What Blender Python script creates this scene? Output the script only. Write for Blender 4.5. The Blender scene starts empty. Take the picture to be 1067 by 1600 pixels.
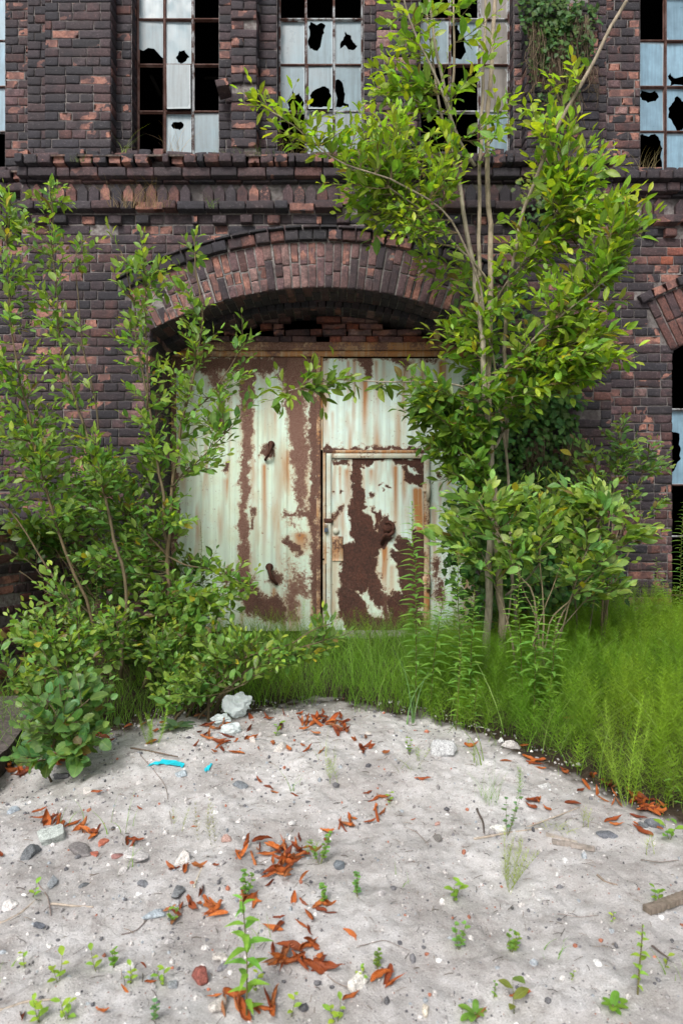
import bpy, math, random
import numpy as np
from mathutils import Vector, Matrix
from mathutils.geometry import tessellate_polygon
R = math.radians
random.seed(7); rng = np.random.default_rng(7)

# ------------------------------------------------------------------ camera, world, sun, exposure
scene = bpy.context.scene
COL = scene.collection
F = 1067.0; CZ = 1.5                       # focal length in photo pixels, eye height
cam = bpy.data.objects.new('camera', bpy.data.cameras.new('camera')); COL.objects.link(cam)
cam.location = (0, 0, CZ); cam.rotation_euler = (R(90), 0, 0)
cam.data.sensor_fit = 'VERTICAL'; cam.data.sensor_height = 36; cam.data.sensor_width = 24
cam.data.lens = 36 * F / 1600
cam.data.clip_start = 0.05; cam.data.clip_end = 300
cam.data.dof.use_dof = True; cam.data.dof.focus_distance = 6.2; cam.data.dof.aperture_fstop = 3.5
scene.camera = cam

SUN_EL, SUN_AZ = 46, -20                   # degrees; azimuth measured from straight behind the camera, negative = left
world = bpy.data.worlds.new('World'); scene.world = world; world.use_nodes = True
wn = world.node_tree; bg = wn.nodes['Background']
sky = wn.nodes.new('ShaderNodeTexSky'); sky.sky_type = 'NISHITA'; sky.sun_disc = False
sky.sun_elevation = R(SUN_EL); sky.sun_rotation = R(180 - SUN_AZ)
sky.air_density = 1.0; sky.dust_density = 6.0; sky.ozone_density = 1.0
hs = wn.nodes.new('ShaderNodeHueSaturation'); hs.inputs['Saturation'].default_value = 0.42
wn.links.new(sky.outputs[0], hs.inputs['Color']); wn.links.new(hs.outputs[0], bg.inputs[0])
bg.inputs[1].default_value = 0.12
sun = bpy.data.objects.new('sun', bpy.data.lights.new('sun', 'SUN')); COL.objects.link(sun)
sun.data.energy = 1.5; sun.data.angle = R(14); sun.data.color = (1.0, 0.97, 0.93)
sd = Vector((math.sin(R(SUN_AZ)) * math.cos(R(SUN_EL)), -math.cos(R(SUN_AZ)) * math.cos(R(SUN_EL)), math.sin(R(SUN_EL))))
sun.rotation_euler = sd.to_track_quat('Z', 'Y').to_euler(); sun.location = sd * 20
scene.view_settings.view_transform = 'Standard'; scene.view_settings.look = 'None'
scene.view_settings.exposure = 0.5; scene.view_settings.gamma = 1.0
scene.cycles.max_bounces = 6; scene.cycles.transparent_max_bounces = 6
scene.cycles.use_denoising = True

# ------------------------------------------------------------------ helpers
def P(px, py, Y): return Vector(((px - 533.5) * Y / F, Y, CZ + (800 - py) * Y / F))
def X(px, Y): return (px - 533.5) * Y / F
def Z(py, Y): return CZ + (800 - py) * Y / F

def hash3(ix, iy, iz, seed):
    h = (ix.astype(np.int64) * 374761393 + iy.astype(np.int64) * 668265263 + iz.astype(np.int64) * 2147483647 + seed * 1274126177) & 0xffffffff
    h = ((h ^ (h >> 13)) * 1274126177) & 0xffffffff
    h = ((h ^ (h >> 16)) * 2246822519) & 0xffffffff
    return ((h ^ (h >> 15)) & 0xffffff) / float(0xffffff)
def vnoise(p, seed=0):
    p = np.asarray(p, float); f = np.floor(p); t = p - f; t = t * t * (3 - 2 * t); i = f.astype(np.int64)
    r = 0
    for dx in (0, 1):
        wx = t[:, 0] if dx else 1 - t[:, 0]
        for dy in (0, 1):
            wy = t[:, 1] if dy else 1 - t[:, 1]
            for dz in (0, 1):
                wz = t[:, 2] if dz else 1 - t[:, 2]
                r = r + wx * wy * wz * hash3(i[:, 0] + dx, i[:, 1] + dy, i[:, 2] + dz, seed)
    return r
def fbm(p, seed=0, octs=4):
    p = np.asarray(p, float); a = 0.5; s = 0; tot = 0
    for k in range(octs):
        s = s + a * vnoise(p, seed + k * 17); tot += a; a *= 0.5; p = p * 2.03 + 5.1
    return s / tot
def xy3(x, y, z=None):
    x = np.asarray(x, float).ravel(); y = np.asarray(y, float).ravel()
    return np.stack([x, y, np.zeros_like(x) if z is None else np.asarray(z, float).ravel()], 1)

def tag(o, label=None, cat=None, group=None, kind=None):
    if label: o['label'] = label
    if cat: o['category'] = cat
    if group: o['group'] = group
    if kind: o['kind'] = kind
    return o
def empty(name, loc=(0, 0, 0), label=None, cat=None, group=None):
    o = bpy.data.objects.new(name, None); COL.objects.link(o); o.location = loc; o.empty_display_size = 0.1
    return tag(o, label, cat, group)

class MB:
    """collects vertices and faces; build() links them as ONE mesh object"""
    def __init__(s): s.v = []; s.f4 = []; s.f3 = []; s.c = []; s.n = 0
    def add(s, v, q=None, t=None, c=(1, 1, 1, 1)):
        v = np.asarray(v, float).reshape(-1, 3); k = len(v)
        c = np.asarray(c, float)
        if c.ndim == 1: c = np.tile(c, (k, 1))
        if q is not None and len(q): s.f4.append(np.asarray(q, np.int64).reshape(-1, 4) + s.n)
        if t is not None and len(t): s.f3.append(np.asarray(t, np.int64).reshape(-1, 3) + s.n)
        s.v.append(v); s.c.append(c); s.n += k
    def build(s, name, mat, parent=None, loc=(0, 0, 0), smooth=True, mesh_only=False):
        v = np.concatenate(s.v) - np.array(loc, float); c = np.concatenate(s.c)
        f4 = np.concatenate(s.f4) if s.f4 else np.zeros((0, 4), np.int64)
        f3 = np.concatenate(s.f3) if s.f3 else np.zeros((0, 3), np.int64)
        me = bpy.data.meshes.new(name)
        me.vertices.add(len(v)); me.vertices.foreach_set('co', v.astype(np.float32).ravel())
        loops = np.concatenate([f4.ravel(), f3.ravel()]).astype(np.int32)
        me.loops.add(len(loops)); me.loops.foreach_set('vertex_index', loops)
        st = np.concatenate([np.arange(len(f4)) * 4, len(f4) * 4 + np.arange(len(f3)) * 3]).astype(np.int32)
        me.polygons.add(len(st)); me.polygons.foreach_set('loop_start', st)
        me.polygons.foreach_set('use_smooth', np.full(len(st), smooth, bool))
        at = me.color_attributes.new('col', 'FLOAT_COLOR', 'POINT'); at.data.foreach_set('color', c.astype(np.float32).ravel())
        me.update(calc_edges=True)
        me.materials.append(mat)
        if mesh_only: return me
        return link(name, me, parent, loc)
def link(name, me, parent=None, loc=(0, 0, 0)):
    o = bpy.data.objects.new(name, me); COL.objects.link(o)
    if parent is not None:
        o.parent = parent; o.location = Vector(loc) - wloc(parent)
    else: o.location = loc
    return o
def wloc(o):
    l = Vector(o.location)
    while o.parent is not None: o = o.parent; l = l + Vector(o.location)
    return l

def box(mb, x0, x1, y0, y1, z0, z1, c=(1, 1, 1, 1)):
    v = [(x, y, z) for x in (x0, x1) for y in (y0, y1) for z in (z0, z1)]
    q = [(0, 1, 3, 2), (4, 6, 7, 5), (0, 4, 5, 1), (2, 3, 7, 6), (0, 2, 6, 4), (1, 5, 7, 3)]
    mb.add(v, q, c=c)
def rbox(mb, x0, x1, y0, y1, z0, z1, b=0.004, c=(1, 1, 1, 1)):
    """box with bevelled edges"""
    xs = (x0, x0 + b, x1 - b, x1); ys = (y0, y0 + b, y1 - b, y1); zs = (z0, z0 + b, z1 - b, z1)
    idx = {}; v = []
    def vid(i, j, k):
        n = (i in (0, 3)) + (j in (0, 3)) + (k in (0, 3))
        key = (i, j, k)
        if key not in idx: idx[key] = len(v); v.append((xs[i], ys[j], zs[k]))
        return idx[key]
    q = []; t = []
    for a in (0, 3):
        q.append([vid(a, j, k) for j, k in ((1, 1), (2, 1), (2, 2), (1, 2))])
        q.append([vid(i, a, k) for i, k in ((1, 1), (2, 1), (2, 2), (1, 2))])
        q.append([vid(i, j, a) for i, j in ((1, 1), (2, 1), (2, 2), (1, 2))])
    near = {0: 1, 3: 2}
    for a in (0, 3):
        for bb in (0, 3):
            q.append([vid(a, near[bb], 1), vid(a, near[bb], 2), vid(near[a], bb, 2), vid(near[a], bb, 1)])
            q.append([vid(a, 1, near[bb]), vid(a, 2, near[bb]), vid(near[a], 2, bb), vid(near[a], 1, bb)])
            q.append([vid(1, a, near[bb]), vid(2, a, near[bb]), vid(2, near[a], bb), vid(1, near[a], bb)])
            for d in (0, 3): t.append([vid(a, near[bb], near[d]), vid(near[a], bb, near[d]), vid(near[a], near[bb], d)])
    mb.add(v, q, t, c)
def tube(mb, pts, rad, sides=6, c=(1, 1, 1, 1), cap=True):
    pts = np.asarray([tuple(p) for p in pts], float); n = len(pts)
    rad = np.broadcast_to(np.asarray(rad, float), (n,))
    tg = np.gradient(pts, axis=0); tg /= np.linalg.norm(tg, axis=1)[:, None] + 1e-9
    up = np.array([0.13, 0.31, 0.94]); 
    if abs(tg[0] @ up) > 0.9: up = np.array([1, 0.1, 0])
    a = np.cross(tg, up); a /= np.linalg.norm(a, axis=1)[:, None] + 1e-9; b = np.cross(tg, a)
    th = np.arange(sides) * 2 * math.pi / sides
    v = pts[:, None, :] + rad[:, None, None] * (np.cos(th)[None, :, None] * a[:, None, :] + np.sin(th)[None, :, None] * b[:, None, :])
    v = v.reshape(-1, 3); q = []
    for i in range(n - 1):
        for k in range(sides):
            k2 = (k + 1) % sides; q.append((i * sides + k, i * sides + k2, (i + 1) * sides + k2, (i + 1) * sides + k))
    t = []
    if cap:
        v = np.vstack([v, pts[0], pts[-1]]); e = len(v) - 2
        for k in range(sides):
            k2 = (k + 1) % sides; t.append((e, k2, k)); t.append((e + 1, (n - 1) * sides + k, (n - 1) * sides + k2))
    mb.add(v, q, t, c)
def smooth_path(pts, n=12, wob=0.0, seed=0):
    pts = np.asarray([tuple(p) for p in pts], float)
    d = np.r_[0, np.cumsum(np.linalg.norm(np.diff(pts, axis=0), axis=1))]; L = d[-1] if d[-1] > 0 else 1
    m = max(n, 2); t = np.linspace(0, L, m)
    out = np.stack([np.interp(t, d, pts[:, k]) for k in range(3)], 1)
    for _ in range(2):
        o2 = out.copy(); o2[1:-1] = 0.25 * out[:-2] + 0.5 * out[1:-1] + 0.25 * out[2:]; out = o2
    if wob:
        w = np.stack([vnoise(np.stack([t * 5, np.full(m, k * 9.1), np.full(m, seed)], 1), 3) - 0.5 for k in range(3)], 1) * wob
        w[0] = 0; out = out + w
    return out

# ------------------------------------------------------------------ materials
def mat(name, base=(0.5, 0.5, 0.5), rough=0.8, spec=0.3, attr=False):
    m = bpy.data.materials.new(name); m.use_nodes = True; nt = m.node_tree; b = nt.nodes['Principled BSDF']
    b.inputs['Base Color'].default_value = (*base, 1); b.inputs['Roughness'].default_value = rough
    b.inputs['Specular IOR Level'].default_value = spec
    return m, nt, b
def node(nt, typ, **kw):
    n = nt.nodes.new(typ)
    for k, v in kw.items():
        if k in n.inputs: n.inputs[k].default_value = v
        else: setattr(n, k, v)
    return n
def L(nt, a, b): nt.links.new(a, b)
def noise(nt, scale, detail=5, rough=0.6, vec=None):
    n = node(nt, 'ShaderNodeTexNoise', Scale=scale, Detail=detail, Roughness=rough)
    L(nt, vec, n.inputs['Vector']) if vec is not None else None
    return n.outputs['Fac']
def ramp(nt, src, stops):
    r = nt.nodes.new('ShaderNodeValToRGB'); e = r.color_ramp.elements
    while len(e) < len(stops): e.new(0.5)
    for k, (p, c) in enumerate(stops):
        e[k].position = p; e[k].color = (c, c, c, 1) if isinstance(c, (int, float)) else (*c, 1)
    L(nt, src, r.inputs[0]); return r.outputs[0]
def mixc(nt, f, a, b, mode='MIX'):
    m = node(nt, 'ShaderNodeMix', data_type='RGBA', blend_type=mode)
    for s, v in ((m.inputs[0], f), (m.inputs[6], a), (m.inputs[7], b)):
        if isinstance(v, (int, float)): s.default_value = v
        elif isinstance(v, tuple): s.default_value = (*v, 1)
        else: L(nt, v, s)
    return m.outputs[2]
def mth(nt, op, a, b=0.0, clamp=False):
    m = node(nt, 'ShaderNodeMath', operation=op, use_clamp=clamp)
    for s, v in ((m.inputs[0], a), (m.inputs[1], b)):
        if isinstance(v, (int, float)): s.default_value = v
        else: L(nt, v, s)
    return m.outputs[0]
def bump(nt, b, h, strength=0.5, dist=0.01):
    n = node(nt, 'ShaderNodeBump', Strength=strength, Distance=dist); L(nt, h, n.inputs['Height']); L(nt, n.outputs[0], b.inputs['Normal'])
def coords(nt): return nt.nodes.new('ShaderNodeNewGeometry').outputs['Position']
def attr(nt, name='col'):
    a = nt.nodes.new('ShaderNodeAttribute'); a.attribute_name = name; return a

M = {}
# brick: colour per brick in 'col', alpha = how spalled the face is there
m, nt, b = mat('brick', rough=0.82, spec=0.35); pos = coords(nt); A = attr(nt)
n1 = noise(nt, 48, 8, 0.72, pos); n2 = noise(nt, 9, 4, 0.6, pos); n3 = noise(nt, 220, 4, 0.7, pos)
c = mixc(nt, 1.0, A.outputs['Color'], ramp(nt, n1, [(0.3, 0.45), (0.5, 1.0), (0.72, 1.9)]), 'MULTIPLY')
c = mixc(nt, 1.0, c, ramp(nt, n3, [(0.3, 0.6), (0.5, 1.0), (0.7, 1.5)]), 'MULTIPLY')
mp = node(nt, 'ShaderNodeMapping'); mp.inputs['Scale'].default_value = (1.5, 1.5, 0.55); L(nt, pos, mp.inputs[0]); n5 = noise(nt, 1.0, 5, 0.65, mp.outputs[0])
c = mixc(nt, mth(nt, 'MULTIPLY', ramp(nt, n2, [(0.48, 0.0), (0.64, 1.0)]), 0.6), c, (0.018, 0.017, 0.022))
c = mixc(nt, mth(nt, 'MULTIPLY', ramp(nt, n5, [(0.42, 0.0), (0.62, 1.0)]), 0.62), c, (0.020, 0.018, 0.024))
c = mixc(nt, mth(nt, 'MULTIPLY', ramp(nt, n1, [(0.56, 0.0), (0.68, 1.0)]), 0.42), c, (0.20, 0.185, 0.19))
sp = mixc(nt, ramp(nt, n1, [(0.35, 0.0), (0.65, 1.0)]), (0.20, 0.072, 0.05), (0.44, 0.23, 0.18)); sp = mixc(nt, ramp(nt, n2, [(0.38, 0.0), (0.58, 0.85)]), sp, (0.10, 0.055, 0.055))
spm = ramp(nt, mth(nt, 'ADD', A.outputs['Alpha'], mth(nt, 'MULTIPLY', mth(nt, 'SUBTRACT', n1, 0.5), 0.7)), [(0.42, 0.0), (0.5, 1.0)])
c = mixc(nt, spm, c, sp); L(nt, c, b.inputs['Base Color'])
bump(nt, b, mth(nt, 'ADD', mth(nt, 'MULTIPLY', n1, 1.0), mth(nt, 'MULTIPLY', n3, 0.5)), 1.0, 0.009)
L(nt, ramp(nt, n1, [(0.3, 0.5), (0.7, 0.9)]), b.inputs['Roughness']); M['brick'] = m
# mortar
m, nt, b = mat('mortar', rough=0.95, spec=0.1); pos = coords(nt)
n1 = noise(nt, 30, 6, 0.7, pos); n2 = noise(nt, 2.2, 4, 0.6, pos)
c = ramp(nt, n1, [(0.3, (0.09, 0.054, 0.054)), (0.5, (0.22, 0.205, 0.20)), (0.75, (0.36, 0.34, 0.33))])
c = mixc(nt, ramp(nt, n2, [(0.42, 0.0), (0.65, 0.8)]), c, (0.045, 0.04, 0.042)); L(nt, c, b.inputs['Base Color'])
bump(nt, b, n1, 0.9, 0.01); M['mortar'] = m
# dark interior
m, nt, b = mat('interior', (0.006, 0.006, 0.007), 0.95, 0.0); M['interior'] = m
m, nt, b = mat('timber_inside', (0.05, 0.045, 0.04), 0.9, 0.1); M['timber_inside'] = m
# rubble / weathered cement of the sill
m, nt, b = mat('rubble', rough=0.95, spec=0.1); pos = coords(nt); n1 = noise(nt, 22, 7, 0.7, pos); n2 = noise(nt, 5, 3, 0.5, pos)
c = ramp(nt, n1, [(0.3, (0.02, 0.018, 0.018)), (0.5, (0.075, 0.062, 0.055)), (0.7, (0.2, 0.16, 0.14))])
c = mixc(nt, ramp(nt, n2, [(0.55, 0.0), (0.7, 0.7)]), c, (0.22, 0.09, 0.065)); L(nt, c, b.inputs['Base Color'])
bump(nt, b, n1, 1.0, 0.02); M['rubble'] = m
# window frame iron
m, nt, b = mat('window_iron', rough=0.75, spec=0.3); pos = coords(nt); n1 = noise(nt, 8, 6, 0.7, pos); A = attr(nt)
c = mixc(nt, ramp(nt, n1, [(0.42, 0.0), (0.55, 1.0)]), A.outputs['Color'], (0.07, 0.03, 0.022)); L(nt, c, b.inputs['Base Color']); bump(nt, b, n1, 0.4, 0.004); M['iron'] = m
# dusty wired glass
m, nt, b = mat('dusty_glass', rough=0.32, spec=0.6); pos = coords(nt); A = attr(nt)
mp = node(nt, 'ShaderNodeMapping'); mp.inputs['Scale'].default_value = (30, 1, 2.2); L(nt, pos, mp.inputs[0])
n1 = noise(nt, 1.0, 4, 0.6, mp.outputs[0]); n2 = noise(nt, 7, 5, 0.6, pos)
c = mixc(nt, 1.0, A.outputs['Color'], ramp(nt, n1, [(0.3, 0.72), (0.7, 1.18)]), 'MULTIPLY')
c = mixc(nt, 1.0, c, ramp(nt, n2, [(0.3, 0.8), (0.7, 1.12)]), 'MULTIPLY')
edge = ramp(nt, mth(nt, 'ADD', A.outputs['Alpha'], mth(nt, 'MULTIPLY', n2, 0.5)), [(0.85, 0.0), (1.2, 1.0)])
c = mixc(nt, mth(nt, 'MULTIPLY', edge, 0.45), c, (0.40, 0.46, 0.49)); L(nt, c, b.inputs['Base Color'])
L(nt, ramp(nt, n2, [(0.3, 0.25), (0.7, 0.5)]), b.inputs['Roughness']); M['glass'] = m
# painted, rusting steel. col.r = rust field, col.g = orange stain, col.b = paint tone, alpha = pink dusty rust
m, nt, b = mat('gate_steel', rough=0.6, spec=0.4); pos = coords(nt); A = attr(nt)
sep = node(nt, 'ShaderNodeSeparateColor'); L(nt, A.outputs['Color'], sep.inputs[0])
n1 = noise(nt, 38, 7, 0.7, pos); n2 = noise(nt, 6, 5, 0.6, pos)
mp = node(nt, 'ShaderNodeMapping'); mp.inputs['Scale'].default_value = (26, 1, 0.9); L(nt, pos, mp.inputs[0]); st = noise(nt, 1.0, 5, 0.6, mp.outputs[0])
n4 = noise(nt, 130, 5, 0.7, pos)
paint = mixc(nt, sep.outputs[2], (0.60, 0.72, 0.56), (0.66, 0.82, 0.78))
paint = mixc(nt, 1.0, paint, ramp(nt, st, [(0.3, 0.78), (0.6, 1.05)]), 'MULTIPLY')
paint = mixc(nt, mth(nt, 'MULTIPLY', ramp(nt, n2, [(0.45, 0.0), (0.7, 1.0)]), 0.35), paint, (0.55, 0.52, 0.34))
ora = mth(nt, 'MULTIPLY', sep.outputs[1], ramp(nt, st, [(0.25, 0.55), (0.55, 1.5)]), True)
paint = mixc(nt, ora, paint, mixc(nt, n1, (0.33, 0.12, 0.03), (0.50, 0.26, 0.10)))
spk = ramp(nt, n1, [(0.62, 0.0), (0.66, 1.0)])
paint = mixc(nt, mth(nt, 'MULTIPLY', spk, ramp(nt, n2, [(0.4, 0.15), (0.6, 1.0)])), paint, (0.16, 0.06, 0.03))
rust = mixc(nt, ramp(nt, n1, [(0.35, 0.0), (0.65, 1.0)]), (0.026, 0.012, 0.009), (0.082, 0.032, 0.021))
prust = mixc(nt, ramp(nt, n4, [(0.4, 0.0), (0.65, 1.0)]), (0.125, 0.05, 0.034), (0.35, 0.22, 0.17))
rust = mixc(nt, ramp(nt, n2, [(0.45, 0.0), (0.65, 0.45)]), rust, (0.10, 0.036, 0.022)); rust = mixc(nt, 1.0, rust, ramp(nt, n4, [(0.3, 0.55), (0.7, 1.6)]), 'MULTIPLY')
rust = mixc(nt, A.outputs['Alpha'], rust, prust); rust = mixc(nt, mth(nt, 'MULTIPLY', ramp(nt, n4, [(0.6, 0.0), (0.7, 1.0)]), 0.4), rust, (0.45, 0.40, 0.34))
thr = mth(nt, 'ADD', sep.outputs[0], mth(nt, 'ADD', mth(nt, 'MULTIPLY', mth(nt, 'SUBTRACT', n1, 0.5), 0.85), mth(nt, 'MULTIPLY', mth(nt, 'SUBTRACT', n4, 0.5), 0.75)))
rm = ramp(nt, thr, [(0.49, 0.0), (0.52, 1.0)])
halo = ramp(nt, thr, [(0.36, 0.0), (0.49, 1.0)])
c = mixc(nt, mth(nt, 'MULTIPLY', halo, 0.6), paint, (0.40, 0.2, 0.08)); c = mixc(nt, rm, c, rust); L(nt, c, b.inputs['Base Color'])
L(nt, mth(nt, 'ADD', mth(nt, 'MULTIPLY', rm, 0.3), 0.5), b.inputs['Roughness'])
hb = mth(nt, 'ADD', mth(nt, 'MULTIPLY', rm, -0.4), mth(nt, 'MULTIPLY', n1, mth(nt, 'ADD', mth(nt, 'MULTIPLY', rm, 0.8), 0.12)))
bump(nt, b, hb, 0.7, 0.005); M['gate'] = m
m, nt, b = mat('rusty_iron', rough=0.85, spec=0.3); pos = coords(nt); n1 = noise(nt, 60, 6, 0.7, pos)
L(nt, ramp(nt, n1, [(0.3, (0.02, 0.012, 0.012)), (0.6, (0.09, 0.035, 0.022)), (0.8, (0.2, 0.09, 0.04))]), b.inputs['Base Color']); bump(nt, b, n1, 0.8, 0.005); M['rust'] = m
m, nt, b = mat('white_paint', rough=0.6, spec=0.4); pos = coords(nt); n1 = noise(nt, 20, 6, 0.7, pos)
L(nt, ramp(nt, n1, [(0.33, (0.10, 0.05, 0.04)), (0.42, (0.50, 0.55, 0.60)), (0.7, (0.68, 0.74, 0.8))]), b.inputs['Base Color']); M['white'] = m
m, nt, b = mat('padlock_steel', (0.55, 0.56, 0.58), 0.25, 0.5); b.inputs['Metallic'].default_value = 1; M['steel'] = m
m, nt, b = mat('padlock_body', (0.06, 0.09, 0.13), 0.35, 0.5); M['lock'] = m
m, nt, b = mat('black_hole', (0.004, 0.004, 0.004), 0.95, 0.0); M['black'] = m
# ground
m, nt, b = mat('sand', rough=0.95, spec=0.12); pos = coords(nt); A = attr(nt)
n1 = noise(nt, 14, 8, 0.72, pos); n2 = noise(nt, 2.2, 5, 0.6, pos); n3 = noise(nt, 170, 4, 0.75, pos)
vo = node(nt, 'ShaderNodeTexVoronoi', Scale=95.0); L(nt, pos, vo.inputs['Vector'])
vs = node(nt, 'ShaderNodeSeparateColor'); L(nt, vo.outputs['Color'], vs.inputs[0])
c = ramp(nt, n1, [(0.28, (0.27, 0.245, 0.235)), (0.44, (0.505, 0.492, 0.488)), (0.72, (0.66, 0.655, 0.665))])
c = mixc(nt, mth(nt, 'MULTIPLY', ramp(nt, n2, [(0.42, 0.0), (0.60, 1.0)]), 0.55), c, (0.26, 0.235, 0.22))
c = mixc(nt, 1.0, c, ramp(nt, n3, [(0.3, 0.72), (0.5, 1.0), (0.7, 1.2)]), 'MULTIPLY')
grain = mth(nt, 'MULTIPLY', ramp(nt, vs.outputs[0], [(0.86, 0.0), (0.88, 1.0)]), ramp(nt, vo.outputs['Distance'], [(0.25, 1.0), (0.4, 0.0)]))
gc = ramp(nt, vs.outputs[1], [(0.0, (0.10, 0.10, 0.11)), (0.45, (0.20, 0.19, 0.2)), (0.6, (0.30, 0.12, 0.08)), (0.75, (0.7, 0.7, 0.7))])
c = mixc(nt, mth(nt, 'MULTIPLY', grain, 0.8), c, gc)
soil = ramp(nt, n1, [(0.3, (0.018, 0.014, 0.01)), (0.6, (0.06, 0.045, 0.032)), (0.8, (0.13, 0.1, 0.075))])
c = mixc(nt, A.outputs['Alpha'], soil, c); L(nt, c, b.inputs['Base Color'])
bump(nt, b, mth(nt, 'ADD', mth(nt, 'MULTIPLY', n3, 0.35), n1), 0.9, 0.018); M['sand'] = m
# stones: colour attribute times noise
def stone_mat(name, rough=0.85, sc=40):
    m, nt, b = mat(name, rough=rough, spec=0.3); tc = nt.nodes.new('ShaderNodeTexCoord').outputs['Object']; A = attr(nt)
    n1 = noise(nt, sc, 7, 0.7, tc); n2 = noise(nt, sc * 4, 3, 0.6, tc)
    c = mixc(nt, 1.0, A.outputs['Color'], ramp(nt, n1, [(0.3, 0.6), (0.5, 1.0), (0.7, 1.3)]), 'MULTIPLY')
    c = mixc(nt, 1.0, c, ramp(nt, n2, [(0.35, 0.7), (0.5, 1.0), (0.65, 1.25)]), 'MULTIPLY')
    L(nt, c, b.inputs['Base Color']); bump(nt, b, n1, 0.8, 0.006); return m
M['stone'] = stone_mat('stone'); M['concrete'] = stone_mat('concrete', 0.92, 12)
# bark, wood
m, nt, b = mat('bark', rough=0.85, spec=0.2); pos = coords(nt); A = attr(nt)
mp = node(nt, 'ShaderNodeMapping'); mp.inputs['Scale'].default_value = (60, 60, 14); L(nt, pos, mp.inputs[0]); n1 = noise(nt, 1.0, 5, 0.6, mp.outputs[0])
n2 = noise(nt, 9, 4, 0.6, pos)
c = mixc(nt, 1.0, A.outputs['Color'], ramp(nt, n1, [(0.3, 0.6), (0.6, 1.15)]), 'MULTIPLY')
c = mixc(nt, mth(nt, 'MULTIPLY', ramp(nt, n2, [(0.5, 0.0), (0.65, 1.0)]), 0.4), c, (0.06, 0.06, 0.035)); L(nt, c, b.inputs['Base Color'])
bump(nt, b, n1, 0.5, 0.004); M['bark'] = m
# leaves: col = leaf colour, alpha = distance from the midrib
def leaf_mat(name, transl=0.38, rough=0.42, spec=0.42, rib=0.35):
    m, nt, b = mat(name, rough=rough, spec=spec); A = attr(nt); pos = coords(nt)
    n1 = noise(nt, 45, 3, 0.5, pos)
    c = mixc(nt, 1.0, A.outputs['Color'], ramp(nt, n1, [(0.3, 0.8), (0.7, 1.18)]), 'MULTIPLY')
    ribm = ramp(nt, A.outputs['Alpha'], [(0.0, 1.0), (0.13, 0.0)])
    c = mixc(nt, mth(nt, 'MULTIPLY', ribm, rib), c, (0.32, 0.42, 0.12)); L(nt, c, b.inputs['Base Color'])
    tr = nt.nodes.new('ShaderNodeBsdfTranslucent'); tc = mixc(nt, 1.0, c, (2.1, 2.0, 0.6), 'MULTIPLY'); L(nt, tc, tr.inputs[0])
    mx = nt.nodes.new('ShaderNodeMixShader'); mx.inputs[0].default_value = transl
    L(nt, b.outputs[0], mx.inputs[1]); L(nt, tr.outputs[0], mx.inputs[2]); L(nt, mx.outputs[0], nt.nodes['Material Output'].inputs[0])
    return m
M['leaf'] = leaf_mat('leaf'); M['grass'] = leaf_mat('grass_blade', 0.3, 0.5, 0.3, 0.0); M['ivy'] = leaf_mat('ivy_leaf', 0.2, 0.5, 0.25, 0.15)
# curled dead leaf
m, nt, b = mat('dead_leaf', rough=0.5, spec=0.4); A = attr(nt); tc = nt.nodes.new('ShaderNodeTexCoord').outputs['Object']
oi = nt.nodes.new('ShaderNodeObjectInfo'); n1 = noise(nt, 30, 4, 0.6, tc)
sp_ = node(nt, 'ShaderNodeSeparateColor'); L(nt, A.outputs['Color'], sp_.inputs[0])
wv = mth(nt, 'SINE', mth(nt, 'MULTIPLY', mth(nt, 'ADD', sp_.outputs[0], mth(nt, 'MULTIPLY', A.outputs['Alpha'], -0.25)), 75.0))
c = ramp(nt, oi.outputs['Random'], [(0.0, (0.17, 0.035, 0.015)), (0.4, (0.42, 0.10, 0.022)), (0.8, (0.72, 0.22, 0.05)), (1.0, (0.36, 0.17, 0.08))])
c = mixc(nt, mth(nt, 'MULTIPLY', ramp(nt, n1, [(0.5, 0.0), (0.7, 1.0)]), 0.6), c, (0.16, 0.035, 0.015))
c = mixc(nt, mth(nt, 'MULTIPLY', ramp(nt, wv, [(0.3, 0.0), (1.0, 1.0)]), 0.35), c, (0.22, 0.04, 0.012)); L(nt, c, b.inputs['Base Color'])
bump(nt, b, wv, 0.6, 0.003); M['dead'] = m
m, nt, b = mat('clear_plastic', (0.86, 0.95, 0.97), 0.05, 0.8); b.inputs['Transmission Weight'].default_value = 0.4; b.inputs['Alpha'].default_value = 0.72; b.inputs['IOR'].default_value = 1.2; M['plastic'] = m
m, nt, b = mat('cyan_film', (0.02, 0.55, 0.68), 0.35, 0.5); M['cyan'] = m
# ------------------------------------------------------------------ bricks
CH = 0.0866                                 # course height
NX, NY = 8, 6
_s = np.r_[-1, [-1, -.955, -.6, -.2, .2, .6, .955, 1], 1]; _t = np.r_[-1, [-1, -.86, -.32, .32, .86, 1], 1]
_SS, _TT = np.meshgrid(_s, _t, indexing='ij'); KV = _SS.size; TS = _SS.ravel(); TT = _TT.ravel()
RING = np.zeros(_SS.shape, bool); RING[0, :] = RING[-1, :] = RING[:, 0] = RING[:, -1] = True; RING = RING.ravel()
EDGE = np.zeros(_SS.shape, bool); EDGE[1:-1, 1] = EDGE[1:-1, -2] = EDGE[1, 1:-1] = EDGE[-2, 1:-1] = True; EDGE = EDGE.ravel()
_i, _j = np.meshgrid(np.arange(NX + 1), np.arange(NY + 1), indexing='ij'); _w = NY + 2
BQ = np.stack([_i * _w + _j, (_i + 1) * _w + _j, (_i + 1) * _w + _j + 1, _i * _w + _j + 1], -1).reshape(-1, 4)
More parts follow.
